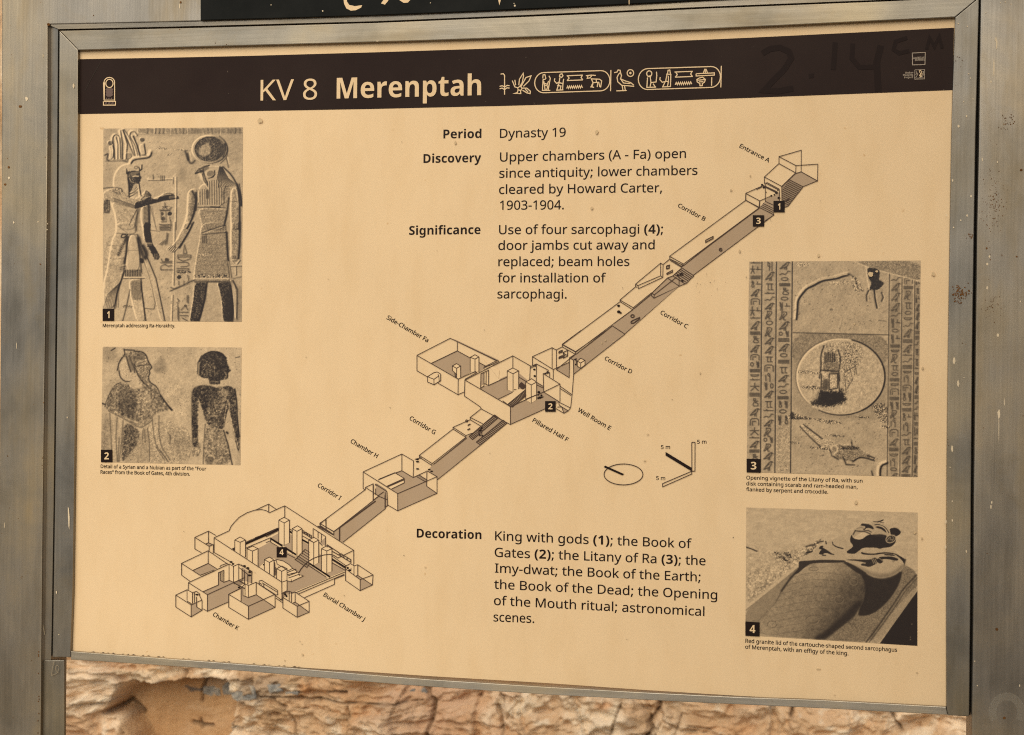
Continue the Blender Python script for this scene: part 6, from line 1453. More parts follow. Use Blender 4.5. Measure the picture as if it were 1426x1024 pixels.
p.rise(b, arm3, 4, 1.5); p.tone(b, arm3, .18, .95, .8); p.noisy(b, arm3, .15, 1.2, 5)
p.line(b, [(470, 185), (525, 185)], .85, .9, .9); p.line(b, [(475, 200), (522, 200)], .75, .6, .8)
for k in range(3): p.line(b, [(545 + k * 14, 280), (550 + k * 14, 328)], .7, .7, .8)
p.line(b, [(430, 0), (440, 60), (450, 150)], .95, .9, .8)
# kilt, apron and legs
p.rise(b, [(200, 0), (200, 95), (165, 150), (120, 430), (85, 560), (85, 770), (190, 765), (215, 620), (280, 430), (310, 110), (385, 100), (385, 0)], 4, 3)
p.line(b, [(200, 95), (165, 150), (120, 430), (88, 560)], .95, 1.2, .8); p.line(b, [(200, 95), (390, 110)], .5, .8, .6); p.line(b, [(205, 20), (300, 90)], .6, .7, .5)
p.line(b, [(290, 108), (255, 105), (248, 135), (275, 135), (305, 108)], .28, 1.0, .9)
p.line(b, [(300, 130), (262, 200), (225, 285)], .25, 2.0, .8); p.line(b, [(300, 130), (300, 250), (275, 360)], .28, 2.0, .8)
for k in range(8): p.line(b, [(215 + k * 7, 275 - k * 18), (240 + k * 5, 285 - k * 16)], .8, .6, .7)
for k in range(9): p.line(b, [(95 + k * 16, 755), (130 + k * 12, 640), (235, 540)], .42, .7, .55)
p.line(b, [(280, 430), (215, 620), (190, 765)], .3, 1.2, .8)
p.rise(b, [(318, 112), (395, 112), (425, 440), (285, 440)], 3, 1.5); p.line(b, [(395, 112), (418, 300), (428, 440)], .35, 1.2, .8); p.line(b, [(312, 250), (410, 250)], .6, .6, .5)
p.line(b, [(405, 140), (430, 260), (460, 330), (478, 280), (440, 210)], .2, 2.8, .85); p.tone(b, [(410, 310), (455, 330), (450, 365), (418, 362)], .15, .9, 1)
for k in range(10):
    p.line(b, [(288 + k * 15, 425), (288 + k * 15, 480)], .22, .8, .85)
p.line(b, [(275, 490), (455, 490)], .92, 1.1, .9); p.line(b, [(270, 500), (455, 499)], .4, .7, .8); p.line(b, [(280, 455), (440, 455)], .6, .6, .6)
p.line(b, [(245, 400), (285, 390)], .4, 1.3, .6); p.line(b, [(240, 418), (280, 412)], .4, 1.3, .6)
leg = [(320, 505), (425, 505), (432, 600), (445, 700), (468, 885), (385, 885), (345, 720), (325, 620)]
p.rise(b, leg, 4, 2.5); p.tone(b, [(328, 510), (422, 510), (430, 600), (436, 690), (350, 690), (335, 620)], .55, .55, 2); p.noisy(b, leg, .1, 1.5, 6)
p.line(b, [(425, 505), (432, 600), (468, 880)], .28, 1.0, .85); p.line(b, [(322, 505), (345, 720), (388, 880)], .9, 1.0, .6)
p.line(b, [(326, 600), (300, 730), (262, 880)], .35, 1.0, .7); p.noisy(b, [(260, 735), (360, 745), (360, 765), (260, 762)], .5, 1, 8, bias=-.2)
p.rise(b, [(395, 112), (470, 290), (560, 500), (642, 885), (600, 885), (560, 720), (460, 360)], 2.5, 1.5)
p.line(b, [(470, 285), (560, 500), (640, 880)], .36, .9, .85); p.line(b, [(440, 310), (510, 520), (565, 775), (455, 765)], .45, .7, .75)
p.line(b, [(515, 70), (590, 80)], .5, .7, .6); p.line(w, [(515, 760), (570, 972)], .5, .7, .6); p.line(w, [(530, 760), (565, 960)], .55, .7, .5)
# staff between the figures
for ww, pts in ((w, [(742, 500), (742, 700), (736, 972)]), (b, [(718, 0), (716, 200), (708, 560)]), (b, [(700, 650), (692, 880)])):
    p.line(ww, [(x_ + 11, y_) for x_, y_ in pts], .35, .8, .75); p.line(ww, pts, .97, 1.1, .9)
p.line(w, [(745, 468), (715, 500), (710, 540), (716, 560)], .92, 1.0, .9); p.line(w, [(722, 505), (720, 560)], .3, .7, .7)
p.line(w, [(500, 505), (486, 512), (495, 522), (560, 520), (715, 514)], .95, 1.0, .9); p.line(w, [(500, 528), (560, 527), (710, 522)], .4, .7, .7); p.line(w, [(540, 480), (542, 515)], .4, .9, .8)
for k in range(3): p.line(w, [(610 + k * 15, 488), (610 + k * 15, 530)], .35, .7, .8)
for pts in ([(560, 240), (640, 238), (680, 243)], [(720, 250), (830, 252)], [(670, 300), (710, 290)]): p.noisy(w, [(pts[0][0], pts[0][1] - 10), (pts[-1][0], pts[-1][1] - 10), (pts[-1][0], pts[-1][1] + 10), (pts[0][0], pts[0][1] + 10)], .5, .8, 11, bias=-.05)
p.addt(w, [(750, 440), (830, 400), (840, 520), (770, 540)], -.08, 4)
# signs in the middle
for pts in ([(645, 730), (645, 765), (625, 785)], [(645, 765), (665, 785)], [(625, 765), (668, 762)], [(600, 795), (680, 795), (705, 770)], [(600, 800), (690, 800)],
            [(610, 815), (612, 880)], [(655, 815), (655, 900), (612, 902)], [(690, 855), (690, 880), (702, 905), (692, 970)], [(600, 925), (640, 935), (680, 925)], [(600, 945), (680, 945)], [(600, 965), (675, 965)]):
    p.line(w, pts, .38, .8, .8); p.groove(w, [(x_ + 4, y_ + 3) for x_, y_ in pts], .8, 1.5)
p.tone(w, ell(690, 828, 22, 20, 14), .25, .9, .8); p.line(w, ell(690, 828, 25, 23, 14), .9, .6, .6)
p.tone(w, ell(622, 828, 13, 14, 10), .4, .8, .8); p.tone(w, [(615, 855), (645, 850), (650, 890), (618, 895)], .3, .7, 1)
for pts in ([(590, 20), (690, 20)], [(590, 45), (685, 45)], [(595, 68), (685, 68)], [(655, 95), (650, 150), (590, 195)], [(665, 100), (655, 190)], [(610, 200), (650, 160), (640, 200)],
            [(605, 325), (615, 350), (700, 345)], [(600, 360), (700, 360)], [(600, 420), (600, 390), (640, 372), (660, 390), (700, 385)], [(600, 422), (704, 422)],
            [(812, 200), (800, 275), (832, 275), (812, 200)], [(750, 290), (870, 290), (860, 325), (800, 345), (755, 325), (750, 290)], [(752, 308), (868, 306)],
            [(745, 355), (850, 355), (850, 390), (780, 395)], [(745, 410), (850, 410), (850, 425), (745, 425)], [(745, 440), (865, 442)],
            [(762, 525), (762, 555)], [(808, 525), (805, 550)], [(840, 470), (850, 520), (830, 545)], [(690, 580), (720, 590), (880, 530)],
            [(750, 680), (765, 700), (748, 720)], [(752, 720), (752, 860)], [(760, 760), (760, 880)], [(845, 650), (845, 720)], [(835, 650), (835, 710)], [(765, 800), (845, 800)], [(775, 830), (840, 830)], [(780, 780), (820, 740), (840, 780)], [(790, 850), (840, 880)]):
    p.line(b, pts, .36, .8, .8); p.groove(b, [(x_ + 4, y_ + 3) for x_, y_ in pts], .8, 1.5)
p.tone(b, ell(655, 333, 20, 17, 12), .35, .85, .8); p.tone(b, ell(766, 487, 20, 18, 12), .22, .9, .8); p.tone(b, ell(820, 742, 16, 10, 10), .3, .8, .8)
p.noisy(b, [(745, 430), (870, 432), (868, 458), (748, 456)], .5, .9, 14, bias=-.15)
# god: disc
cx, cy = 1050, 247
p.rise(w, ell(cx, cy, 163, 130, 40), 6, 2.2); p.rise(w, ell(cx + 2, cy + 2, 136, 112, 36), -3.5, 1.4)
p.tone(w, ell(cx + 2, cy, 138, 115, 36), .40, .92, 1); p.noisy(w, ell(cx + 2, cy, 132, 112, 36), .28, 1.3, 20)
p.tone(w, [(945, 250), (985, 210), (1040, 180), (1066, 240), (1050, 290), (1000, 315), (955, 300)], .78, .9, 2)
p.tone(w, [(1070, 130), (1150, 160), (1195, 250), (1150, 340), (1100, 350), (1150, 250)], .30, .6, 6); p.noisy(w, ell(cx + 2, cy, 132, 112, 36), .10, .9, 25)
p.line(w, [(1188, 200), (1192, 250), (1170, 310)], .15, 1.4, .8)
p.line(w, [(1140, 130), (1190, 170), (1218, 240), (1205, 320), (1150, 372)], .42, 1.0, .7)
p.line(w, [(1200, 320), (1215, 380), (1220, 410)], .45, 1.0, .8); p.line(w, [(1212, 320), (1224, 380)], .95, .8, .8)
p.line(w, [(830, 265), (850, 330), (875, 375), (900, 370), (915, 350)], .4, 1.5, .85); p.line(w, [(850, 290), (860, 340)], .2, 2.0, .7); p.line(w, [(870, 280), (880, 345)], .93, 1.3, .7)
p.line(w, [(820, 262), (850, 258)], .5, 1, .7)
# falcon head and wig
hd = [(925, 462), (955, 425), (985, 405), (1040, 395), (1160, 400), (1200, 425), (1290, 540), (1330, 640), (1342, 758), (1305, 758), (1290, 600), (1240, 580), (1180, 590), (1185, 772), (945, 765), (950, 600), (985, 560), (1030, 560), (975, 500), (965, 460)]
p.rise(w, hd, 4, 2); p.tone(w, [(985, 400), (1045, 395), (1040, 430), (1000, 440), (1005, 490), (985, 470)], .5, .7, 1)
p.line(w, [(922, 465), (950, 430), (990, 408), (1045, 395)], .3, .9, .9); p.line(w, [(930, 462), (965, 450), (978, 440)], .25, 1.3, .9)
p.rise(w, ell(1058, 470, 40, 34, 20), 3, 2); p.line(w, ell(1055, 470, 30, 24, 16) + [(1085, 470)], .5, .9, .8); p.tone(w, ell(1055, 470, 18, 15, 12), .6, .8, 1)
p.line(w, [(1095, 440), (1085, 495), (1040, 510)], .4, .8, .8); p.line(w, [(985, 470), (1000, 530), (1030, 585)], .35, .9, .8); p.line(w, [(960, 480), (985, 550), (1030, 605)], .92, 1.0, .7)
p.line(w, [(960, 480), (975, 530), (1025, 600)], .4, .7, .6)
for k in range(14):
    x = 956 + k * 15.5
    top = 610 if k < 4 else (555 - k * 3)
    p.line(w, [(x, top), (x - 2, 745)], .30, .62, .9); p.line(w, [(x + 7, top), (x + 5, 745)], .95, .5, .75)
for k in range(12):
    t = k / 11
    p.line(w, [(1140 + t * 25, 405 + 5 * t), (1120 + t * 100, 500 + t * 10), (1135 + t * 165, 590 - 20 * t)], .30, .62, .9)
    p.line(w, [(1147 + t * 25, 405 + 5 * t), (1127 + t * 100, 500 + t * 10), (1142 + t * 165, 590 - 20 * t)], .93, .45, .75)
for k in range(3): p.line(w, [(1290 + k * 14, 560), (1318 + k * 8, 660), (1328 + k * 6, 755)], .3, .7, .85)
p.line(w, [(1170, 405), (1250, 480), (1310, 590), (1338, 700), (1342, 760)], .28, 1.1, .8)
p.line(w, [(945, 770), (1190, 775)], .4, .8, .8)
p.tone(w, [(1152, 580), (1240, 585), (1235, 700), (1190, 770), (1155, 760)], .62, .7, 1); p.noisy(w, [(1152, 580), (1240, 585), (1235, 700), (1190, 770), (1155, 760)], .15, 1.5, 15)
q = 'Q1b'
p.tone(q, ell(330, 522, 50, 38, 20), .60, .8, 1); p.line(q, ell(318, 525, 52, 42, 20) + ell(318, 525, 52, 42, 20)[:1], .90, .6, .8); p.line(q, [(372, 500), (378, 540), (340, 572)], .25, .7, .8)
p.line(q, [(150, 525), (190, 480), (240, 450), (310, 430)], .22, .8, .9); p.line(q, [(235, 465), (245, 520), (262, 580)], .28, .8, .8); p.line(q, [(190, 470), (215, 510), (240, 500)], .25, .9, .8)
p.line(q, [(190, 530), (215, 600), (260, 660), (290, 700)], .95, 1.3, .85); p.line(q, [(265, 590), (290, 660)], .2, 1.0, .8)
p.tone(q, [(270, 720), (310, 720), (310, 830), (270, 830)], .42, .7, 1)
p.line(q, [(110, 740), (160, 830), (150, 960)], .15, 1.5, .8); p.line(q, [(330, 925), (440, 930)], .2, 1.0, .8)
# god: body
tor = [(940, 775), (1215, 780), (1200, 880), (1175, 975), (985, 975), (965, 880)]
p.rise(w, tor, 4, 2.5); p.tone(w, tor, .66, .7, 1.4); p.noisy(w, tor, .15, 1.3, 16)
p.line(w, [(1225, 690), (1205, 830), (1172, 972)], .25, 1.6, .8)
ra = [(850, 640), (880, 605), (935, 600), (940, 680), (920, 760), (900, 860), (845, 975), (795, 975), (845, 850), (848, 740)]
p.rise(w, ra, 5, 2.5); p.tone(w, [(885, 640), (925, 640), (920, 760), (895, 860), (860, 900), (880, 760)], .40, .6, 4); p.noisy(w, ra, .14, 1.3, 17)
p.line(w, [(925, 640), (925, 760), (905, 850), (850, 960)], .22, 1.3, .8); p.line(w, [(852, 650), (848, 740), (840, 850), (800, 965)], .95, 1.2, .8)
ra2 = [(812, 0), (892, 0), (850, 90), (770, 215), (730, 260), (715, 270), (690, 262), (650, 242), (665, 222), (705, 200), (740, 160), (790, 60)]
p.rise(b, ra2, 5, 2.0); p.noisy(b, ra2, .14, 1.3, 18, bias=-.05); p.line(b, [(892, 0), (850, 90), (770, 225)], .20, 1.3, .85); p.line(b, [(800, 30), (740, 155)], .95, 1.2, .7)
for k in range(4): p.line(b, [(700 + k * 12, 205 + k * 6), (662 + k * 15, 235 + k * 9)], .3, .7, .85); p.line(b, [(705 + k * 12, 210 + k * 6), (668 + k * 15, 240 + k * 9)], .95, .6, .8)
la = [(1245, 600), (1300, 590), (1318, 660), (1322, 760), (1325, 975), (1240, 975), (1238, 760)]
p.rise(w, la, 5, 2.5); p.noisy(w, la, .14, 1.3, 19, bias=-.08); p.line(w, [(1312, 640), (1322, 760), (1322, 970)], .3, 1.6, .8); p.line(w, [(1240, 620), (1236, 760), (1242, 970)], .92, 1.1, .7)
p.line(w, [(1238, 715), (1322, 720)], .5, .9, .5)
la2 = [(1220, 0), (1312, 0), (1306, 200), (1296, 340), (1232, 340), (1222, 260)]
p.rise(b, la2, 5, 2.5); p.noisy(b, la2, .16, 1.3, 21, bias=-.10); p.line(b, [(1306, 0), (1304, 200), (1294, 330)], .28, 1.8, .8); p.line(b, [(1226, 0), (1228, 240), (1222, 300)], .95, 1.1, .7)
for k in range(3): p.line(b, [(1232 + k * 18, 300), (1240 + k * 16, 330)], .35, .7, .8)
for pts in ([(1225, 335), (1300, 335), (1265, 382), (1225, 335)], [(1265, 382), (1267, 462)], [(1225, 385), (1320, 380)]):
    p.line(b, [(x_ + 7, y_ + 5) for x_, y_ in pts], .25, 1.2, .8); p.line(b, pts, .92, 1.2, .9)
kl = [(962, 0), (1180, 0), (1185, 60), (1195, 300), (1222, 495), (1215, 525), (1080, 525), (905, 520), (890, 500), (912, 330), (945, 150)]
p.rise(b, kl, 4, 2.5); p.tone(b, kl, .64, .75, 1.4); p.noisy(b, kl, .14, 1.1, 22)
p.line(b, [(970, 95), (1060, 60), (1170, 25)], .35, .9, .8); p.line(b, [(975, 110), (1100, 95), (1180, 90)], .4, .9, .8); p.line(b, [(975, 100), (1060, 68), (1170, 36)], .92, .8, .6)
for k in range(3): p.line(b, [(975 + k * 16, 125), (975 + k * 17, 180)], .35, .9, .7)
p.noisy(b, [(930, 270), (1050, 285), (1000, 310), (920, 295)], .35, 1, 23); p.noisy(b, [(900, 455), (1210, 460), (1215, 500), (900, 500)], .45, 1.3, 24, bias=-.05)
p.line(b, [(895, 502), (1000, 500), (1215, 500)], .95, 1.1, .7); p.line(b, [(900, 530), (1220, 530)], .2, .9, .7)
p.line(b, [(1190, 90), (1200, 300), (1228, 495)], .2, 1.4, .85); p.line(b, [(1205, 350), (1225, 500)], .95, 1.0, .8)
dmg = [(690, 612), (800, 560), (905, 512), (892, 600), (850, 652), (712, 645), (665, 590)]
p.tone(b, dmg, .80, .9, 1); p.line(b, [(690, 610), (800, 560), (905, 512)], .35, 1.0, .8)
for lg in ([(905, 533), (1012, 533), (1000, 640), (975, 780), (940, 885), (852, 885), (872, 760), (893, 640)], [(1098, 533), (1222, 525), (1240, 640), (1248, 760), (1238, 885), (1152, 885), (1145, 720), (1122, 600)]):
    p.rise(b, lg, 4, 2); p.tone(b, lg, .33, .95, 1); p.noisy(b, lg, .42, 1.7, 26, bias=.0)
    p.tone(b, lg, .30, .30, 1)
p.line(b, [(1012, 540), (995, 680), (940, 880)], .12, 1.4, .8); p.line(b, [(1225, 530), (1248, 760), (1238, 885)], .12, 1.8, .8)
p.tone(b, [(1180, 600), (1240, 640), (1245, 880), (1160, 880)], .18, .5, 3)
p.line(b, [(893, 540), (888, 680), (858, 860)], .9, 1.0, .6); p.line(b, [(1105, 545), (1140, 700), (1150, 880)], .88, 1.0, .6)
tail = [(1215, 500), (1240, 520), (1282, 600), (1278, 860), (1262, 860), (1242, 620)]
p.rise(b, tail, 4, 1.5); p.line(b, [(1245, 520), (1285, 600), (1282, 860)], .28, 1.2, .85); p.tone(b, tail, .86, .5, 1)
p.tone(b, [(1285, 600), (1322, 560), (1322, 885), (1250, 885), (1250, 865), (1280, 865)], .62, .6, 4)
p.line(b, [(1250, 500), (1320, 485)], .5, 1, .6)
for a_, b_, v_ in (((215, 790), (330, 900), .74), ((240, 720), (350, 840), .74), ((960, 800), (1180, 800), .55), ((1010, 880), (1030, 970), .55)):
    p.line(w, [a_, ((a_[0] + b_[0]) / 2, (a_[1] + b_[1]) / 2 + 10), b_], v_, .8, .5)
for k in range(7): p.line(b, [(330 + k * 14, 520 + k * 3), (345 + k * 13, 690)], .45, .6, .45)
for k in range(9): p.line(b, [(960, 150 + k * 38), (1060, 158 + k * 38), (1190, 150 + k * 38)], .50, .6, .25)
for k in range(5): p.line(b, [(130 + k * 8, 200 + k * 60), (200, 210 + k * 60), (290, 200 + k * 55)], .60, .6, .35)
p.noisy(b, [(90, 110), (300, 110), (280, 430), (200, 640), (90, 760)], .10, 2.0, 93, bias=-.03)
p.noisy(w, [(200, 780), (390, 790), (375, 970), (205, 970)], .10, 2.0, 94, bias=-.03)
p.addt(w, [(1220, 60), (1348, 50), (1348, 400), (1240, 330)], -.05, 5); p.addt(w, [(90, 380), (180, 380), (170, 600), (90, 620)], -.05, 5)
for k in range(70):
    x, y = rs.uniform(90, 1330), rs.uniform(60, 960)
    p.line(w, [(x, y), (x + rs.uniform(-8, 8), y + rs.uniform(-4, 4))], .5, .6, .5)
    x, y = rs.uniform(440, 880), rs.uniform(430, 870)
    p.line(b, [(x, y), (x + rs.uniform(-8, 8), y + rs.uniform(-4, 4))], .5, .6, .5)
p.build('relief_photograph', 'sepia photograph of a king facing a falcon-headed god', k=.125, grain=.03, con=1.22)

# -- 2: two painted figures on worn plaster
p = Pic([(143, 483), (336.3, 484.1), (334.8, 648), (140.5, 643.6)], .72, 2)
w = 'Z2'
p.T[:] = .86 + .05 * vnoise(p.X / 14, p.Y / 14, 5, 4) + .02 * vnoise(p.X / 2.4, p.Y / 2.4, 6, 3)
p.addt(w, [(60, 40), (180, 40), (180, 130), (90, 160), (60, 110)], -.10, 6)
p.addt(w, [(60, 480), (120, 520), (130, 890), (60, 890)], -.07, 5); p.noisy(w, [(60, 560), (240, 560), (240, 890), (60, 890)], .10, 1.6, 30, bias=-.05)
p.addt(w, [(490, 110), (525, 140), (540, 230), (440, 230), (430, 170), (470, 150)], -.16, 4)
p.addt(w, [(560, 640), (720, 690), (720, 900), (560, 890)], -.08, 8); p.noisy(w, [(420, 560), (720, 620), (720, 905), (400, 890)], .16, 1.6, 31, bias=-.03)
p.noisy(w, [(480, 300), (700, 320), (700, 560), (540, 520)], .10, 1.0, 32)
hair = [(172, 215), (185, 150), (222, 95), (300, 68), (362, 80), (390, 105), (402, 150), (428, 190), (412, 212), (402, 262), (408, 300), (440, 330), (420, 350), (340, 330), (330, 260), (300, 180), (240, 110), (200, 160), (190, 215)]
p.tone(w, hair, .60, .8, 1.5); p.noisy(w, hair, .18, 1.5, 33)
p.tone(w, [(245, 105), (310, 85), (370, 100), (395, 140), (380, 155), (320, 165), (300, 220), (270, 220)], .50, .7, 2)
p.line(w, [(310, 165), (350, 145), (398, 135)], .88, 1.0, .7); p.line(w, [(315, 180), (360, 165), (400, 158)], .80, 1.0, .6)
p.tone(w, [(188, 225), (200, 150), (238, 120), (262, 190), (290, 232), (315, 262), (290, 290), (240, 302), (205, 270)], .88, .9, 1.5)
p.noisy(w, [(188, 225), (200, 150), (238, 120), (262, 190), (315, 262), (240, 302)], .10, 1.2, 34)
for pts, v, wd in (([(188, 220), (195, 262), (225, 295), (262, 298)], .30, 1.0), ([(225, 60), (232, 100), (190, 150), (175, 215)], .30, .9), ([(240, 110), (262, 190), (275, 225)], .28, 1.1), ([(262, 110), (300, 200), (302, 230)], .35, 1.0),
                   ([(300, 75), (360, 80), (388, 105), (400, 150), (430, 192), (412, 210), (408, 225), (415, 235), (402, 262), (410, 300), (465, 335), (490, 400), (570, 505)], .22, .9),
                   ([(300, 170), (320, 240), (360, 300), (425, 352)], .26, .9), ([(490, 400), (540, 470), (575, 505)], .12, 1.3), ([(225, 65), (300, 68)], .3, 1.0),
                   ([(335, 180), (395, 175)], .35, .8), ([(60, 455), (100, 470)], .2, 1.0), ([(85, 480), (110, 400), (160, 320), (200, 305)], .35, .8)):
    p.line(w, pts, v, wd, .9)
cape = [(112, 400), (140, 335), (185, 312), (255, 305), (290, 345), (345, 345), (420, 312), (465, 345), (500, 420), (565, 505), (470, 520), (430, 560), (385, 610), (342, 640), (235, 570), (112, 512), (85, 480)]
p.tone(w, cape, .56, .85, 2); p.noisy(w, cape, .20, 1.4, 35)
p.tone(w, [(170, 350), (300, 350), (322, 470), (318, 560), (285, 580), (170, 520)], .40, .75, 3); p.noisy(w, [(170, 350), (300, 350), (322, 470), (318, 560), (285, 580), (170, 520)], .12, 1.2, 36)
p.addt(w, [(330, 345), (410, 330), (420, 480), (340, 560)], .10, 4)
p.line(w, [(255, 305), (275, 335), (310, 348), (345, 330), (350, 300)], .88, 1.1, .8); p.line(w, [(410, 380), (415, 480), (430, 560)], .8, 1, .6); p.line(w, [(180, 370), (175, 500)], .72, 1.2, .6)
p.line(w, [(112, 512), (235, 575), (345, 640), (385, 615), (430, 580)], .42, 1.0, .6); p.line(w, [(230, 560), (300, 590), (360, 610)], .85, 1.4, .6); p.line(w, [(300, 580), (330, 480), (330, 420)], .78, 1.2, .5)
sk = [(232, 590), (340, 650), (332, 740), (255, 850), (205, 888), (212, 720)]
p.tone(w, sk, .40, .85, 2); p.noisy(w, sk, .2, 1.4, 37)
p.tone(w, [(340, 650), (420, 640), (440, 890), (205, 888), (300, 780)], .72, .6, 3); p.noisy(w, [(340, 650), (480, 560), (540, 890), (205, 888)], .13, 1.4, 38)
for pts in ([(120, 530), (130, 700), (135, 880)], [(175, 560), (165, 700), (175, 880)], [(218, 580), (208, 720), (188, 880)], [(430, 560), (440, 680), (460, 770), (540, 870)], [(480, 550), (480, 690), (500, 780), (560, 870)],
            [(375, 650), (380, 740)], [(395, 640), (410, 740), (410, 880)], [(460, 780), (520, 870)], [(490, 800), (545, 880)], [(365, 640), (360, 720)], [(190, 700), (180, 880)], [(545, 670), (565, 700), (560, 750)]):
    p.line(w, pts, .42, .9, .6)
for pts in ([(150, 540), (150, 860)], [(195, 580), (190, 700)], [(460, 560), (462, 740)]): p.line(w, pts, .92, 1.4, .5)
hr = [(775, 235), (775, 160), (805, 105), (850, 78), (900, 74), (950, 92), (975, 130), (980, 170), (1000, 212), (985, 225), (988, 270), (965, 282), (930, 285), (925, 318), (850, 318), (848, 275), (795, 270), (772, 250)]
p.tone(w, hr, .22, .97, 1.0); p.noisy(w, hr, .18, 1.4, 40)
p.tone(w, [(800, 140), (840, 130), (885, 160), (888, 255), (850, 265), (790, 255)], .42, .6, 3); p.noisy(w, [(800, 140), (840, 130), (885, 160), (888, 255), (850, 265), (790, 255)], .25, 1.3, 41)
p.line(w, [(770, 250), (772, 160), (800, 105)], .55, 1.0, .6); p.line(w, [(960, 230), (975, 250), (960, 275)], .7, 1.1, .8); p.line(w, [(960, 185), (985, 190)], .05, 1.0, .8); p.line(w, [(860, 295), (920, 300)], .6, 1.2, .7)
p.line(w, [(880, 130), (885, 230)], .75, .7, .5)
tr = [(718, 380), (740, 335), (800, 322), (860, 330), (910, 345), (990, 325), (1035, 350), (1045, 420), (1050, 560), (1068, 700), (1072, 820), (1050, 790), (1020, 640), (990, 480), (970, 560), (952, 652), (880, 640), (820, 600), (790, 480), (770, 430), (768, 600), (765, 770), (725, 775), (718, 600)]
p.tone(w, tr, .27, .95, 1.0); p.noisy(w, tr, .22, 1.3, 42)
sash = [(930, 335), (985, 385), (965, 480), (915, 640), (860, 630), (825, 560), (840, 470), (900, 400)]
p.tone(w, sash, .52, .85, 2); p.noisy(w, sash, .18, 1.3, 43)
p.tone(w, [(900, 335), (940, 330), (990, 370), (975, 395)], .62, .7, 1.5)
for pts in ([(770, 430), (800, 520), (825, 600)], [(985, 420), (965, 520), (950, 640)], [(820, 605), (885, 635), (950, 655)], [(765, 440), (768, 600), (765, 770)], [(988, 430), (1000, 540), (1020, 640), (1068, 800)]): p.line(w, pts, .85, .9, .7)
p.tone(w, [(725, 700), (765, 700), (765, 780), (730, 780)], .55, .6, 2); p.noisy(w, [(720, 740), (790, 740), (780, 850), (720, 850)], .3, 1.4, 46, bias=-.12)
p.tone(w, [(720, 440), (765, 440), (765, 470), (720, 470)], .5, .4, 1.5); p.tone(w, [(995, 430), (1045, 430), (1048, 470), (998, 465)], .5, .5, 1.5)
kt = [(820, 610), (885, 640), (952, 655), (985, 760), (1015, 905), (805, 900), (808, 760)]
p.tone(w, kt, .60, .85, 1.5); p.noisy(w, kt, .16, 1.4, 44)
p.line(w, [(952, 655), (985, 760), (1015, 905)], .25, 1.1, .85); p.line(w, [(818, 610), (808, 760), (803, 900)], .4, .9, .7); p.line(w, [(880, 900), (885, 850), (850, 838), (815, 870)], .88, 1.1, .8); p.line(w, [(905, 660), (900, 840)], .5, .8, .5)
p.tone(w, ell(850, 880, 32, 36, 16), .5, .6, 2)
for pts, a_, sc_ in ((tr, .30, 2.6), (hr, .26, 2.2), (kt, .20, 2.6), (cape, .22, 2.8), (sk, .24, 2.2), (hair, .18, 2.2)):
    p.noisy(w, pts, a_, sc_, 95, bias=.03)
p.line(w, tr[:6], .62, .8, .5); p.line(w, [(718, 380), (718, 600), (725, 775)], .6, .8, .6); p.line(w, [(1035, 350), (1050, 450), (1052, 560), (1068, 700)], .08, .9, .8)
p.line(w, [(775, 150), (805, 100), (860, 76), (930, 84), (972, 125)], .08, .9, .8); p.line(w, [(762, 240), (764, 160), (790, 108)], .3, .7, .8); p.line(w, [(940, 340), (985, 385)], .75, .9, .8); p.line(w, [(880, 500), (885, 630)], .75, .6, .5); p.line(w, [(925, 350), (860, 420), (830, 500)], .62, .8, .5)
p.line(w, [(1000, 215), (985, 228)], .1, 1.2, .8)
for k in range(150):
    x, y = rs.uniform(70, 1075), rs.uniform(45, 900)
    p.line(w, [(x, y), (x + rs.uniform(-4, 4), y + rs.uniform(-4, 4))], .45, .55, .6)
p.line(w, [(130, 70), (160, 52)], .2, .8, .8); p.line(w, [(975, 668), (982, 675)], .1, 1.4, .9); p.line(w, [(1040, 122), (1070, 116)], .35, .8, .8)
p.T -= .03
p.build('relief_photograph', 'sepia photograph of two painted figures, the right one dark', k=.06, grain=.05, con=1.05)

# -- 3: sun disc between columns of hieroglyphs
p = Pic([(1043.1, 364.5), (1282.2, 363), (1278.1, 664.6), (1039.7, 657.7)], .75, 3)
w = 'Z3'; b = 'Z3b'
p.T[:] = .80 + .03 * vnoise(p.X / 18, p.Y / 18, 7, 4) + .015 * vnoise(p.X / 2.5, p.Y / 2.5, 8, 3)
def Y3(y): return (510 + y / 5.388 - 355) * 5.4846           # window Z3b row to Z3 row
# full-height columns in Z3 rows, 45 .. 1690
rows = 1690
for (x0, x1, xb0, xb1, sd, seq) in ((78, 166, 66, 156, 3, ['bar', 'star', 'bars', 'man', 'bird', 'box', 'star', 'bar', 'bird', 'bars', 'man', 'bird', 'box', 'disc', 'bars', 'bowl']),
                                    (188, 276, 172, 262, 5, ['reed', 'bird', 'legs', 'bar', 'snake', 'bird', 'owl', 'disc', 'owl', 'bird', 'bird', 'legs', 'box', 'feather']),
                                    (298, 395, 282, 378, 8, ['bird', 'snake', 'disc', 'bars', 'man', 'disc', 'reed', 'owl', 'bird', 'disc', 'bars', 'bird', 'disc', 'bars', 'legs'])):
    p.addt(w, [(x0 - 4, 50), (x1 + 4, 50), (xb1 + 4, rows), (xb0 - 4, rows)], -.02, 1)
    column(p, w, x0, x1, xb0, xb1, 50, rows if x0 < 290 else 1230, .34, .78, seq, sd)
for x0, x1, y1 in ((172, 160, rows), (283, 270, rows), (404, 390, rows)):
    p.line(w, [(x0, 50), (x1, y1)], .22, 1.0, .9); p.line(w, [(x0 + 6, 50), (x1 + 6, y1)], .92, .7, .6)
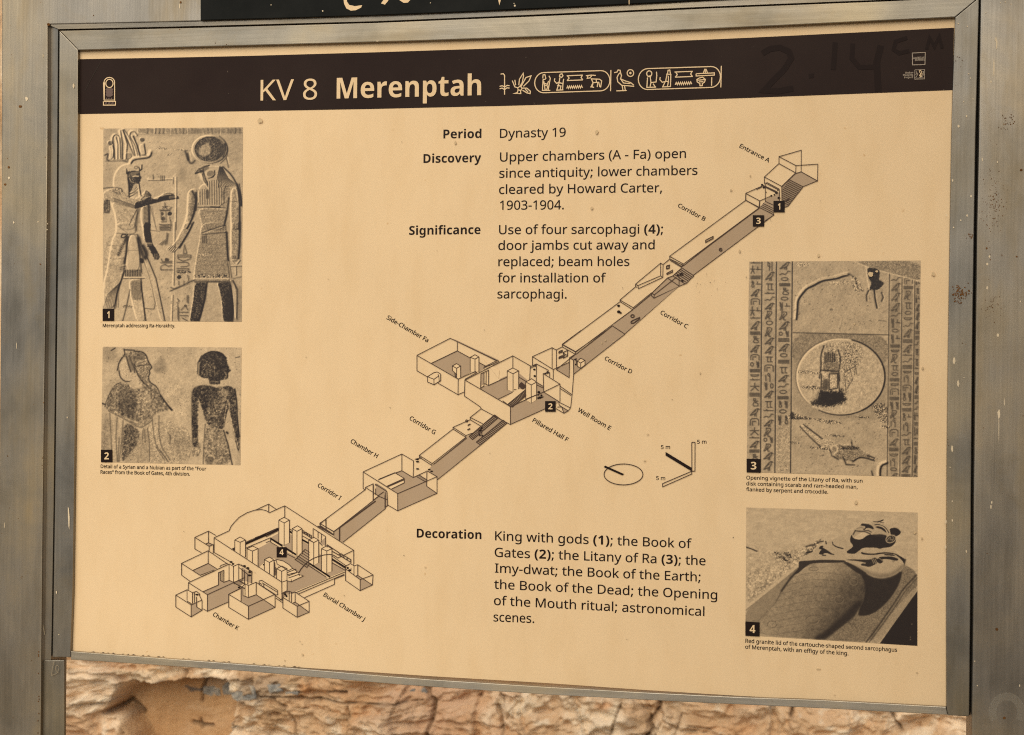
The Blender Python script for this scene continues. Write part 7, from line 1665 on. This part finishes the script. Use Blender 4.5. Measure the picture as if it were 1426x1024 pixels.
for (x0, x1, xb0, xb1, sd) in ((1150, 1236, 1132, 1218, 21), (1246, 1332, 1228, 1312, 22), (1342, 1380, 1322, 1360, 23)):
    p.addt(w, [(x0 - 4, 150), (x1 + 4, 170), (xb1 + 4, rows + 10), (xb0 - 4, rows + 10)], -.07, 1)
    column(p, w, x0, x1, xb0, xb1, 165, rows, .40, .72, None, sd)
for x0, x1, y0 in ((1143, 1125, 130), (1240, 1222, 165), (1338, 1316, 190)):
    p.line(w, [(x0, y0), (x1, rows)], .34, .9, .8); p.line(w, [(x0 - 6, y0), (x1 - 6, rows)], .92, .7, .6)
p.tone(w, [(870, 50), (1385, 40), (1385, 200), (1240, 165), (1080, 125), (965, 88)], .66, .8, 1); p.noisy(w, [(870, 50), (1385, 40), (1385, 200), (1240, 165), (1080, 125), (965, 88)], .14, 1.4, 50)
p.line(w, [(870, 50), (965, 88), (1080, 125), (1240, 165), (1385, 205)], .93, .9, .7)
p.noisy(w, [(420, 55), (540, 55), (540, 90), (420, 90)], .3, 1, 51)
# band above the disc
bd = [(400, 592), (780, 602), (1140, 612), (1135, 880), (400, 880)]
p.tone(w, bd, .64, .75, 1.5); p.noisy(w, bd, .12, 1.5, 52)
p.line(w, [(410, 595), (780, 604), (1140, 612)], .40, .8, .8)
p.tone(b, [(385, -180), (1120, -180), (1115, 400), (800, 400), (390, 380)], .70, .55, 6)
# disc
cx, cy, rx_, ry_ = 1171.0, 525.2, 61.5, 53.2
dsc = ell(cx, cy, rx_, ry_, 60)
p.rise('px', dsc, 5, 1.8); p.tone('px', dsc, .85, .95, .8); p.noisy('px', ell(cx, cy, rx_ - 2, ry_ - 2, 50), .05, 1.4, 53)
p.line('px', ell(cx, cy, rx_, ry_, 30, -75, 60), .20, 1.1, .9); p.line('px', ell(cx, cy, rx_, ry_, 20, 60, 120), .35, .8, .8); p.line('px', ell(cx + 1, cy + 1, rx_, ry_, 30, 130, 250), .95, .9, .8)
p.line('px', ell(cx - 1.5, cy - 1, rx_, ry_, 30, 130, 250), .5, .8, .5)
p.noisy('px', ell(cx, cy, rx_ - 3, ry_ - 3, 40), .07, 3.2, 96, bias=-.01)
p.noisy(w, [(600, 680), (900, 660), (960, 760), (880, 900), (780, 930), (700, 740)], .20, 1.4, 97, bias=-.05)
# figure and scarab inside the disc
fg = [(620, 0), (600, 40), (612, 90), (605, 180), (612, 200), (760, 200), (745, 130), (755, 60), (745, -60), (720, -130), (640, -130), (615, -60)]
p.line(b, [(632, -150), (608, -80), (612, 0), (600, 90)], .30, 1.1, .85); p.line(b, [(740, -120), (760, -50), (745, 20), (750, 110)], .30, 1.1, .85)
p.tone(b, [(640, -110), (720, -110), (735, -20), (740, 50), (630, 50), (625, -20)], .55, .7, 1.5); p.noisy(b, [(620, -130), (760, -130), (750, 190), (610, 190)], .22, 1.2, 54)
for k in range(6): p.line(b, [(640 + k * 14, -100 + (k % 2) * 10), (642 + k * 14, -35)], .25, .8, .8)
p.line(b, [(610, 30), (740, 40)], .3, 1.1, .8); p.line(b, [(610, 50), (745, 62)], .85, .9, .7)
for pts in ([(672, 60), (735, 55), (735, 165), (672, 178), (672, 60)], [(615, 60), (610, 180)], [(740, 60), (750, 200)]): p.line(b, pts, .28, .9, .85)
p.tone(b, [(625, 100), (668, 95), (668, 180), (615, 185)], .36, .7, 1.5)
p.noisy(b, [(430, 30), (600, 42), (600, 62), (440, 55)], .6, 1.0, 55, bias=-.15); p.noisy(b, [(460, 145), (600, 150), (605, 180), (470, 170)], .6, 1.0, 56, bias=-.15)
p.noisy(b, [(780, -150), (890, -170), (880, 90), (800, 200), (770, 120)], .30, 1.2, 57, bias=-.05)
for pts in ([(800, 40), (870, 0), (880, 60)], [(830, 30), (850, 100), (800, 180)], [(790, 80), (800, 200)]): p.line(b, pts, .35, .9, .6); p.line(b, [(x_ + 6, y_ + 4) for x_, y_ in pts], .95, .8, .5)
dk = [(530, 285), (580, 250), (605, 215), (612, 182), (650, 190), (700, 205), (745, 195), (765, 165), (785, 215), (802, 262), (740, 285), (690, 305), (600, 300)]
p.jit = 2.4; p.tone(b, dk, .14, .9, 2.4); p.tone(b, [(600, 185), (650, 190), (745, 190), (770, 250), (690, 280), (600, 265)], .06, .8, 2.0); p.jit = .55; p.noisy(b, dk, .22, 1.1, 58); p.tone(b, ell(680, 245, 22, 12, 10), .45, .6, 2)
p.tone(b, [(560, 230), (610, 170), (610, 280), (540, 300)], .45, .3, 3)
# serpent
sn = [(430, 485), (436, 420), (438, 360), (450, 325), (480, 285), (510, 250), (560, 228), (600, 205), (640, 188), (700, 180), (745, 172), (790, 155), (825, 148)]
p.groove(w, sn, 2.2, 5.5); p.line(w, [(x_ + 4, y_ + 9) for x_, y_ in sn], .18, 1.1, .9); p.line(w, [(x_ - 1, y_ - 8) for x_, y_ in sn], .5, .7, .5)
s2 = [(825, 148), (860, 160), (882, 190), (895, 230), (905, 262), (940, 275)]
p.line(w, s2, .45, 1.6, .7); p.noisy(w, [(850, 150), (900, 180), (950, 270), (900, 290), (860, 250)], .5, 1.0, 59, bias=-.05); p.line(w, [(x_ - 10, y_ + 4) for x_, y_ in s2], .93, 1.1, .6)
p.noisy(w, [(660, 200), (820, 195), (850, 230), (700, 235)], .3, 1.2, 60)
fl = [(972, 92), (1072, 112), (1066, 170), (1062, 195), (1108, 212), (1085, 245), (1045, 272), (1020, 268), (985, 270), (1012, 215), (985, 180)]
p.tone(w, fl, .16, .95, .9); p.noisy(w, fl, .30, 1.1, 61)
for pts, v in (([(985, 275), (970, 310), (972, 350)], .35), ([(1030, 270), (1035, 330), (1050, 405)], .14), ([(1085, 290), (1098, 325), (1085, 352)], .35)):
    p.line(w, pts, v, 1.4, .9); p.line(w, [(x_ + 9, y_ + 2) for x_, y_ in pts], .95, .9, .7)
p.line(w, [(965, 90), (975, 190), (990, 260)], .95, 1.0, .8)
# foot of the scene: rubble line, crocodile
for pts in ([(345, 380), (400, 350), (520, 385), (540, 402), (350, 398)], [(520, 385), (700, 405), (790, 430), (700, 440), (600, 420)], [(865, 370), (980, 380), (980, 392), (870, 388)],
            [(1050, 445), (1130, 440), (1130, 470), (1055, 465)], [(635, 510), (790, 520), (780, 532), (650, 525)], [(365, 565), (460, 570), (440, 585), (370, 585)], [(520, 605), (680, 615), (670, 630), (540, 620)], [(985, 290), (1110, 270), (1110, 420), (1060, 430), (1000, 330)]):
    p.noisy(b, pts, .6, 1.0, 62, bias=-.14)
p.tone(b, [(385, 340), (410, 350), (410, 395), (380, 395)], .15, .7, 1.5); p.noisy(b, [(385, 385), (540, 385), (540, 402), (385, 402)], .4, 1.2, 63, bias=-.25)
cr = [(455, 450), (490, 440), (560, 500), (620, 545), (700, 560), (760, 590), (840, 585), (900, 625), (950, 645), (1012, 690), (1005, 710), (940, 690), (900, 685), (850, 715), (800, 710), (780, 700), (690, 680), (675, 640), (600, 605), (540, 545)]
p.rise(b, cr, 4, 1.6); p.tone(b, [(690, 590), (840, 590), (940, 650), (1005, 700), (900, 680), (840, 715), (720, 690)], .62, .7, 1.5); p.noisy(b, cr, .22, 1.2, 64)
for pts in ([(480, 440), (560, 500), (620, 545)], [(455, 455), (540, 545), (605, 605)], [(675, 620), (690, 670), (740, 700)], [(780, 690), (800, 740), (860, 742)], [(850, 718), (900, 685), (950, 690), (1010, 710)], [(840, 570), (845, 605)], [(960, 670), (1010, 690)]): p.line(b, pts, .30, 1.1, .8)
p.line(b, [(680, 620), (700, 595), (730, 600), (735, 640), (700, 665)], .93, 1.3, .8); p.noisy(b, [(750, 600), (900, 600), (900, 625), (760, 632)], .5, 1, 65, bias=-.2)
for pts in ([(1100, 722), (1055, 740), (1045, 780), (1045, 825)],): p.groove(b, pts, 2.4, 6); p.line(b, [(x_ + 10, y_ + 6) for x_, y_ in pts], .25, 1.0, .9)
p.line(b, [(990, 790), (1000, 825)], .35, 1.2, .8)
p.noisy(b, [(278, 410), (380, 410), (378, 795), (272, 795)], .14, 1.4, 66)
for k in range(90):
    x, y = rs.uniform(420, 1110), rs.uniform(60, 580)
    p.line(w, [(x, y), (x + rs.uniform(-5, 5), y + rs.uniform(-3, 3))], .45, .6, .6)
    x, y = rs.uniform(390, 1110), rs.uniform(380, 800)
    p.line(b, [(x, y), (x + rs.uniform(-6, 6), y + rs.uniform(-3, 3))], .45, .6, .6)
p.tone(w, ell(700, 420, 14, 9, 8), .35, .5, 1.5); p.line(w, [(1060, 500), (1120, 508)], .5, .7, .6); p.line(w, [(785, 480), (780, 520), (765, 580)], .6, .6, .5)
p.T += .005
p.build('relief_photograph', 'sepia photograph of a carved disc between columns of hieroglyphs', k=.13, grain=.035, con=1.25)

# -- 4: granite coffin lid with a reclining figure
p = Pic([(1039.2, 706.9), (1277.8, 714), (1277.5, 899.6), (1038, 884.8)], .72, 4)
w = 'Z4'
p.T[:] = .86 + .03 * vnoise(p.X / 8, p.Y / 3, 9, 4) + .012 * vnoise(p.X / 2, p.Y / 1.6, 10, 3)
sand = [(40, 280), (180, 300), (330, 300), (420, 270), (560, 250), (380, 420), (250, 520), (40, 690)]
p.noisy(w, sand, .10, 2.6, 70, 6, bias=-.02); p.noisy(w, [(180, 330), (300, 320), (480, 280), (400, 380), (100, 610), (45, 650), (60, 600), (300, 420)], .24, 1.8, 71, 4, bias=-.06)
p.noisy(w, [(40, 420), (250, 420), (200, 560), (40, 640)], .16, 2.2, 72, 6, bias=-.03)
p.line(w, [(45, 290), (80, 302), (112, 316)], .2, .9, .9)
p.line(w, [(38, 690), (130, 610), (260, 500), (395, 400)], .88, 1.6, .8); p.line(w, [(38, 700), (140, 620), (380, 425)], .45, .8, .6)
for pts in ([(230, 330), (290, 350), (320, 385)], [(520, 250), (480, 290), (430, 330)], [(300, 330), (330, 350)]): p.noisy(w, [(pts[0][0] - 20, pts[0][1] - 12), (pts[0][0] + 20, pts[0][1] - 12), (pts[-1][0] + 20, pts[-1][1] + 8), (pts[-1][0] - 20, pts[-1][1] + 12)], .5, 1.6, 73, bias=-.2)
slabp = [(37, 700), (140, 620), (300, 490), (395, 405), (560, 330), (1062, 395), (1150, 452), (1152, 575), (905, 915), (130, 862), (37, 862)]
p.tone(w, slabp, .60, .95, 1.2); p.noisy(w, slabp, .12, 1.4, 74)
p.tone(w, [(37, 700), (140, 620), (300, 490), (390, 420), (270, 580), (230, 650), (130, 750), (60, 780), (37, 770)], .68, .7, 3)
p.line(w, [(390, 425), (330, 490), (272, 572)], .20, 1.6, .85); p.line(w, [(272, 572), (235, 650)], .4, 1.0, .6)
# the swelling body
bl = [(235, 652), (290, 560), (350, 480), (430, 415), (530, 390), (680, 392), (780, 450), (816, 540), (800, 640), (740, 740), (600, 850), (550, 888), (130, 862), (130, 770), (180, 720)]
p.tone(w, bl, .65, .95, 1.5)
s_ = (slice(None), slice(None))
bx = (p.X - 1030) * 4.654; by = (p.Y - 700) * 4.654
kb = 1 - sstep(-1.2, 1.2, sdpoly(p.X, p.Y, Z(w, bl)))
shade = sstep(380, 820, bx + (by - 560) * .55)
p.T += kb * (.10 * (1 - sstep(420, 560, by)) - .27 * shade ** 1.5 + .04 * sstep(150, 450, 600 - bx))
for k in range(9):
    y0_ = 440 + k * 46
    p.line(w, [(300 - k * 18, y0_ + 60), (450, y0_ + 12), (640, y0_ + 20), (770, y0_ + 70)], .42, .7, .28)
p.noisy(w, bl, .06, 1.3, 75); p.noisy(w, bl, .05, 4.0, 76)
for c in ((640, 625, 30, 26), (735, 510, 26, 22), (210, 790, 30, 22), (470, 760, 40, 25), (480, 430, 30, 12)): p.line(w, ell(*c, 16), .40, .8, .5); p.line(w, ell(c[0] + 4, c[1] + 4, c[2], c[3], 16), .75, .6, .4)
# deep shade beside and under the chest
p.tone(w, [(680, 392), (760, 412), (850, 480), (950, 495), (1058, 432), (1040, 520), (980, 620), (900, 700), (830, 735), (765, 735), (780, 680), (802, 640), (816, 540), (780, 450)], .16, .95, 1.8)
p.tone(w, [(802, 640), (740, 742), (640, 820), (550, 890), (470, 885), (560, 830), (660, 740), (760, 640)], .16, .85, 4)
p.noisy(w, [(820, 500), (1000, 500), (900, 690), (790, 720)], .05, 1.3, 77)
# right-hand ledge, its kerb and the dark ground
lg_ = [(550, 888), (765, 735), (830, 735), (905, 700), (985, 620), (1045, 515), (1062, 400), (1150, 455), (1152, 575), (905, 915)]
p.tone(w, lg_, .58, .9, 1.2); p.noisy(w, lg_, .13, 1.2, 78)
p.line(w, [(820, 905), (900, 800), (1010, 640), (1060, 560), (1145, 470)], .28, 1.2, .8); p.line(w, [(840, 905), (915, 805), (1025, 650), (1075, 570), (1150, 490)], .36, .8, .7)
p.tone(w, [(845, 908), (920, 812), (1030, 660), (1150, 535), (1152, 575), (990, 800), (905, 913)], .74, .9, 1); p.noisy(w, [(845, 908), (920, 812), (1030, 660), (1150, 535), (1152, 575), (990, 800), (905, 913)], .06, 1.2, 79)
p.tone(w, [(1240, 450), (1240, 1050), (815, 1050), (908, 915), (990, 800), (1150, 577)], .05, 1, .8)
for x, y in ((1116, 788), (1107, 873), (1107, 888)): p.tone(w, ell(x, y, 5, 5, 8), .5, .9, .6)
p.line(w, [(690, 770), (740, 790), (760, 820)], .36, .8, .5); p.line(w, ell(735, 775, 26, 18, 14), .4, .7, .5)
p.tone(w, [(130, 850), (220, 868), (130, 862)], .85, .8, 1)
# crossed arms, hands and head
q, r4 = 'Q4', 'Q4b'
p.tone(w, [(383, 405), (395, 370), (470, 318), (560, 262), (640, 225), (735, 172), (730, 250), (800, 290), (1000, 300), (1062, 380), (1062, 430), (1000, 476), (920, 494), (860, 484), (790, 440), (690, 385), (560, 392), (450, 398), (395, 420)], .82, .97, 1)
p.tone(w, [(700, 392), (790, 440), (860, 484), (930, 495), (1000, 478), (1062, 425), (1058, 395), (1000, 450), (920, 465), (850, 452), (780, 418)], .56, .75, 3.5)
p.tone(r4, [(140, 458), (320, 446), (500, 436), (700, 440), (850, 446), (850, 470), (700, 482), (500, 482), (320, 492), (225, 548), (130, 640), (60, 660), (134, 580), (136, 490)], .20, .93, .8)
p.tone(r4, [(840, 462), (900, 480), (1050, 560), (1200, 658), (1060, 658), (960, 590), (870, 520), (810, 480)], .20, .9, 1.0)
p.tone(r4, [(840, 436), (980, 430), (1090, 434), (1200, 436), (1260, 420), (1300, 400), (1340, 430), (1340, 480), (1280, 520), (1200, 548), (1150, 530), (1090, 522), (1085, 500), (1150, 480), (1060, 460), (960, 448)], .17, .95, .7)
p.tone(r4, ell(1140, 488, 20, 14, 10), .72, .9, .6)
for x in (1262, 1290, 1316): p.line(r4, [(x - 12, 425), (x + 18, 490)], .82, .55, .9)
p.tone(r4, [(438, 352), (462, 300), (488, 280), (440, 270), (462, 225), (512, 222), (500, 252), (560, 282), (640, 338), (692, 362), (620, 356), (580, 336), (540, 332), (512, 360)], .13, .97, .6)
p.tone(r4, ell(532, 350, 20, 14, 10), .85, .95, .6); p.line(r4, [(500, 368), (545, 370)], .1, .8, .9)
p.tone(r4, [(640, 158), (656, 160), (660, 200), (720, 232), (830, 262), (810, 275), (720, 252), (652, 212)], .14, .95, .6)
p.tone(r4, [(245, 312), (355, 298), (345, 320), (250, 346)], .16, .95, .7); p.line(r4, [(420, 168), (510, 152)], .2, .8, .9); p.line(r4, [(250, 235), (310, 215), (375, 205)], .25, 1.2, .8); p.line(r4, [(548, 160), (556, 190)], .1, .9, .9)
p.tone(q, [(170, 470), (186, 400), (232, 330), (320, 250), (360, 204), (430, 190), (500, 196), (560, 212), (640, 216), (720, 250), (780, 300), (792, 360), (770, 404), (740, 412), (650, 392), (560, 400), (440, 372), (300, 400)], .80, .97, .7)
p.tone(q, [(164, 430), (184, 396), (200, 452), (330, 480), (450, 392), (560, 400), (640, 390), (742, 408), (720, 470), (744, 522), (800, 532), (862, 502), (886, 460), (872, 532), (800, 592), (664, 606), (640, 622), (560, 600), (362, 600), (300, 650), (222, 706), (78, 682), (205, 590), (196, 550), (154, 500)], .09, .97, .6)
p.tone(q, [(500, 392), (640, 384), (740, 404), (700, 430), (560, 430)], .30, .6, 1.2)
p.tone(q, [(192, 456), (330, 358), (400, 360), (442, 386), (332, 480)], .90, .97, .5)
p.tone(q, [(320, 252), (350, 216), (400, 226), (470, 236), (522, 270), (534, 312), (500, 304), (452, 286), (410, 296), (382, 326), (360, 322), (402, 282), (392, 258)], .10, .95, .5)
p.line(q, [(412, 304), (460, 302), (502, 344)], .85, .6, .9); p.line(q, [(390, 330), (446, 330), (492, 356)], .10, .6, .9); p.line(q, [(368, 208), (430, 200), (492, 216)], .92, .6, .9)
p.tone(q, [(550, 272), (600, 260), (660, 274), (712, 310), (742, 372), (700, 344), (650, 306), (590, 292)], .09, .95, .5)
p.line(q, [(552, 238), (612, 236), (682, 256), (740, 310), (768, 362)], .14, .7, .9); p.line(q, [(584, 250), (670, 264), (728, 316), (752, 368)], .92, .5, .9); p.line(q, [(640, 236), (720, 262), (776, 340)], .90, .5, .7)
p.tone(q, [(504, 174), (560, 188), (604, 186), (640, 170), (690, 150), (688, 172), (640, 190), (600, 202), (540, 198)], .09, .95, .5); p.line(q, [(640, 200), (690, 208)], .35, .6, .8)
p.line(q, [(240, 334), (300, 344), (400, 348), (480, 386)], .2, .7, .9); p.line(q, [(240, 330), (206, 392)], .2, .9, .8); p.line(q, [(262, 300), (330, 280), (380, 300)], .55, .8, .6); p.line(q, [(270, 330), (380, 336)], .5, .8, .5)
p.tone(q, [(782, 300), (860, 284), (920, 300), (976, 366), (884, 430), (862, 400), (800, 396), (792, 350)], .08, .98, .5)
p.tone(q, ell(802, 464, 84, 62, 20, rot=-20), .22, .9, .5); p.line(q, ell(802, 464, 80, 58, 20, rot=-20) + ell(802, 464, 80, 58, 20, rot=-20)[:1], .85, .65, .95)
p.line(q, [(740, 490), (770, 450), (800, 430), (790, 480), (830, 470)], .80, .6, .8); p.line(q, [(830, 420), (850, 460), (820, 500)], .8, .5, .7)
p.tone(q, [(335, 668), (400, 690), (540, 698), (620, 680), (760, 674), (860, 690), (944, 730), (1032, 788), (1016, 862), (980, 802), (920, 744), (860, 704), (700, 694), (560, 716), (400, 714), (332, 700)], .10, .97, .5)
p.tone(q, [(694, 706), (760, 702), (842, 712), (884, 738), (780, 724), (700, 722)], .10, .95, .5)
p.tone(q, [(600, 752), (720, 740), (832, 744), (922, 778), (916, 806), (870, 808), (760, 782), (650, 786)], .11, .97, .5)
p.tone(q, [(606, 760), (660, 776), (688, 822), (640, 856), (600, 842), (580, 800)], .14, .95, .5); p.line(q, [(590, 764), (640, 782), (676, 816)], .8, .5, .9)
p.line(w, [(1062, 370), (1075, 370), (1068, 400)], .2, 1.0, .7); p.tone(q, [(820, 815), (860, 812), (850, 832)], .5, .6, .8)
p.T -= .01
p.build('relief_photograph', 'sepia photograph of a carved coffin lid with a reclining effigy', k=.05, grain=.028)
tag('Z1b', 82, 768, 184, 876, '1'); tag('Z2', 55, 795, 138, 886, '2'); tag('Z3b', 52, 695, 157, 797, '3', 3); tag('Z4', 37, 771, 129, 863, '4', 6)

# ================================================================== wear on the panel and the stand
i_ = Ink(5)
for w_, lst in (('px', [(1213, 382, 4, 3.4), (1285, 513, 2, 2), (1190, 451, 1.5, 1.5), (1221, 378, 2, 1.5), (1140, 356, 2, 3), (831, 184, 2.5, 3), (824, 290, 2.5, 2), (634, 199, 1.6, 3), (362, 168, 3.4, 4.2), (1300, 382, 2.6, 3), (1274, 742, 2, 2), (1284, 750, 1.5, 2), (1192, 700, 2.2, 3),
                       (1140, 932, 4, .9), (1162, 968, 2.0, .5), (1277, 937, 1.4, 1.4), (902, 605, 2, 1), (898, 642, 2, 1), (843, 474, 1.3, 1), (1018, 265, 1.6, 1.6), (1045, 245, 1.4, 1.2), (975, 520, 1.2, 1.4), (854, 476, 1, 1), (838, 478, 1, 1), (592, 790, 1.5, 1), (396, 920, 1, 1.2), (417, 893, .8, .8), (420, 897, .8, .8), (421, 912, 1.8, 1.8), (1030, 350, 1.6, 2.4)]),):
    for x, y, a, c in lst:
        n = 9
        i_.poly([(x + a * math.cos(6.283 * k / n) * rs.uniform(.65, 1.2), y + c * math.sin(6.283 * k / n) * rs.uniform(.65, 1.2)) for k in range(n)])
prop(i_.make('sheet_stain', M_STAIN, panel), kind='stuff')
i_ = Ink(5)
for k in range(38):
    x, y = (rs.gauss(980, 22), rs.gauss(393, 9)) if k < 16 else (rs.uniform(125, 1300), rs.uniform(165, 900))
    a = rs.uniform(.3, .75)
    i_.poly([(x + a * math.cos(6.283 * q / 6), y + a * math.sin(6.283 * q / 6)) for q in range(6)])
for x in range(120, 420, 7):
    if rs.random() < .5: continue
    yb_ = 906.6 + (x - 101) * .0735
    i_.poly([(x, yb_ - .6), (x + rs.uniform(2, 7), yb_ - .2), (x + 3, yb_ - rs.uniform(.8, 1.6))])
prop(i_.make('fine_specks', M_LINE, panel), kind='stuff')
class Fleck(Ink):
    def __init__(self, y): super().__init__(0); self.y = y
    def spot(self, x, y, a, c, n=9):
        return self.poly([(x + a * math.cos(6.283 * k / n) * rs.uniform(.75, 1.15), y + c * math.sin(6.283 * k / n) * rs.uniform(.75, 1.15)) for k in range(n)])
YW = YBAR - .00035
f1, f2 = Fleck(YW), Fleck(YW)
f3, f4 = Fleck(YP - .00035), Fleck(YP - .00035)
for x, y, a, c in ((1334.5, 33, 1, 1.2), (1347, 37, 1, 1), (1349, 103, 1, 1), (1351.5, 109, .9, 1), (1346, 162, 1, 1.8), (1342, 142, .8, 1), (1355, 138, .8, 1), (1334.7, 175.8, 1.5, 2.2), (1326.6, 251.6, 1, 2), (1352.3, 273.4, 1, 2), (1346.7, 300.6, 1, 2), (1338, 307, .8, 1.4),
                   (1328, 317, .8, 1.2), (1318, 300, .9, 1.6), (1328.6, 503, 1.9, 4.8), (1334.3, 534, 1.8, 4.8), (1326, 625, 1.6, 4.8), (1323, 651, .8, 1), (1326, 725, .9, 2), (1317.4, 727, .8, 3), (1317, 762, .9, 3.4), (1345.7, 768, .9, 1.8), (1342.6, 526, .7, .8), (1326, 698, .7, 1.6), (102.5, 119.6, 1.3, 4), (93.5, 581.5, .8, 1.4),
                   (78.5, 825, .8, 2.4), (82, 884, .7, 1), (525.5, 30.5 + 27, 2, .6)):
    f1.spot(x, y, a, c)
f1.poly([(94.5, 706), (96, 708), (97, 722), (96.6, 738), (95.4, 733), (94.6, 718)])
f1.make('dried_fleck', M_FLECK, panel)['kind'] = 'stuff'
rr_ = random.Random(9)
for k in range(85):
    x, y = rr_.gauss(1337, 7), rr_.gauss(407, 8)
    if not (1323 < x < 1353 and 390 < y < 423): continue
    f2.spot(x, y, rr_.uniform(.5, 1.5), rr_.uniform(.5, 1.5), 7)
for k in range(14):
    f2.spot(rr_.gauss(1350, 3), rr_.gauss(330, 4), rr_.uniform(.4, 1.0), rr_.uniform(.4, 1.0), 6)
for x, y in ((1340, 84), (1336, 80), (1333, 79), (1338, 93), (1331, 85), (1320, 616), (1321, 620), (1320, 612), (1340, 478), (250, 41), (300, 60), (315, 62)): f2.spot(x, y, .7, .7, 6)
f2.make('rust_bloom', M_RUST, panel)['kind'] = 'stuff'
for x, y, a, c in ((37, 137.5, 2, 3), (60, 78, .6, 3), (12.5, 248, 1.4, 2), (19, 310, 1.0, 1.8), (53, 309, .8, 1.4), (65.5, 320, .7, .9), (66, 312, .6, .8), (23, 482, .35, 5), (6, 732, .4, 5), (1380, 114, 1.0, 2), (1368, 222, .8, 3), (1389, 226, 1, 1.6), (1378, 357.5, 1.4, 1.8), (1375, 368, 1.6, 2), (1374.5, 401, 1, 3), (1389.5, 467, 1.8, 3),
                   (1391, 577, 2, 7), (1391, 596, .5, 18), (1398.5, 560, .5, 6), (1381, 700, 1, 2), (1380, 706, 1, 3), (1357.5, 921, .8, 1), (1361, 955, .8, 1), (1420, 955, .8, 2), (1393, 4, .9, .9), (1400, 3, .9, .9), (1408, 6, .9, .9), (1373, 18, .8, 1), (1421, 420, 1, 1.2), (250, 9, .7, 4), (1384, 95, .9, 13), (1386, 55, .8, 3), (1388, 60, .9, 9)):
    f3.spot(x, y, a, c)
f3.make('dried_fleck', M_FLECK, stand)['kind'] = 'stuff'
for k in range(120):
    t = rr_.random()
    x, y = rr_.gauss(1384, 7), rr_.gauss(285, 18) if t < .6 else rr_.gauss(300, 45)
    f4.spot(x, y, rr_.uniform(.3, .95), rr_.uniform(.3, .9), 6)
for k in range(30): f4.spot(rr_.gauss(1382, 6), rr_.gauss(425, 12), rr_.uniform(.3, .8), rr_.uniform(.3, .8), 6)
for k in range(25): f4.spot(rr_.gauss(1404, 5), rr_.gauss(172, 7), rr_.uniform(.4, 1.1), rr_.uniform(.4, 1.1), 6)
for x, y, r in ((28, 148.5, 2.2), (12, 233, 1.6), (7, 257, 1.6), (251.5, 3.5, 1.5), (67.5, 34, 2.2), (1416, 357.5, 1.2), (1388, 876.5, 2.2), (1398.5, 1000, 2), (56, 368, 1), (1422, 237, 2), (1374, 346, 1.6), (130, 21.5, .8), (60.5, 561, .7), (59, 638, .8), (58.5, 648, .7), (58.5, 652, .6)): f4.spot(x, y, r, r)
for y in (908, 912, 914, 938, 970, 974, 977, 994, 1004, 1021): f4.spot(53.5 + rr_.uniform(-1, 1), y, .8, 1.2, 6)
f4.make('rust_bloom', M_RUST, stand)['kind'] = 'stuff'
# weld remains where the panel frame ends on the left post
M_WELD = paper_like('weld_bead', (.27, .215, .145), .2, False, .7)
wl_ = Fleck(YF - .0003)
wl_.line([(75.5, 921), (73, 930), (71.5, 941), (77, 939), (81.5, 936)], .8).line(ell(79.5, 931, 2.2, 4.2, 14), .7)
wl_.line([(59.3, 864), (61, 876), (62, 884)], .9)
prop(wl_.make('weld_mark', M_WELD, stand), kind='stuff')
# pale ring left by a sticker on the right post
M_RING, _, _b, _, _ = new_mat('pale_scuff')
_b.inputs['Base Color'].default_value = (.40, .35, .28, 1); _b.inputs['Roughness'].default_value = .85; _b.inputs['Metallic'].default_value = .2; _b.inputs['Alpha'].default_value = .28
rg_ = Fleck(YP - .0005)
pts_ = [(1402 + 20 * math.cos(R(a)), 992 + 22 * math.sin(R(a))) for a in range(150, 400, 10)]
rg_.line(pts_, 11)
rg_.make('scuff_ring', M_RING, stand)
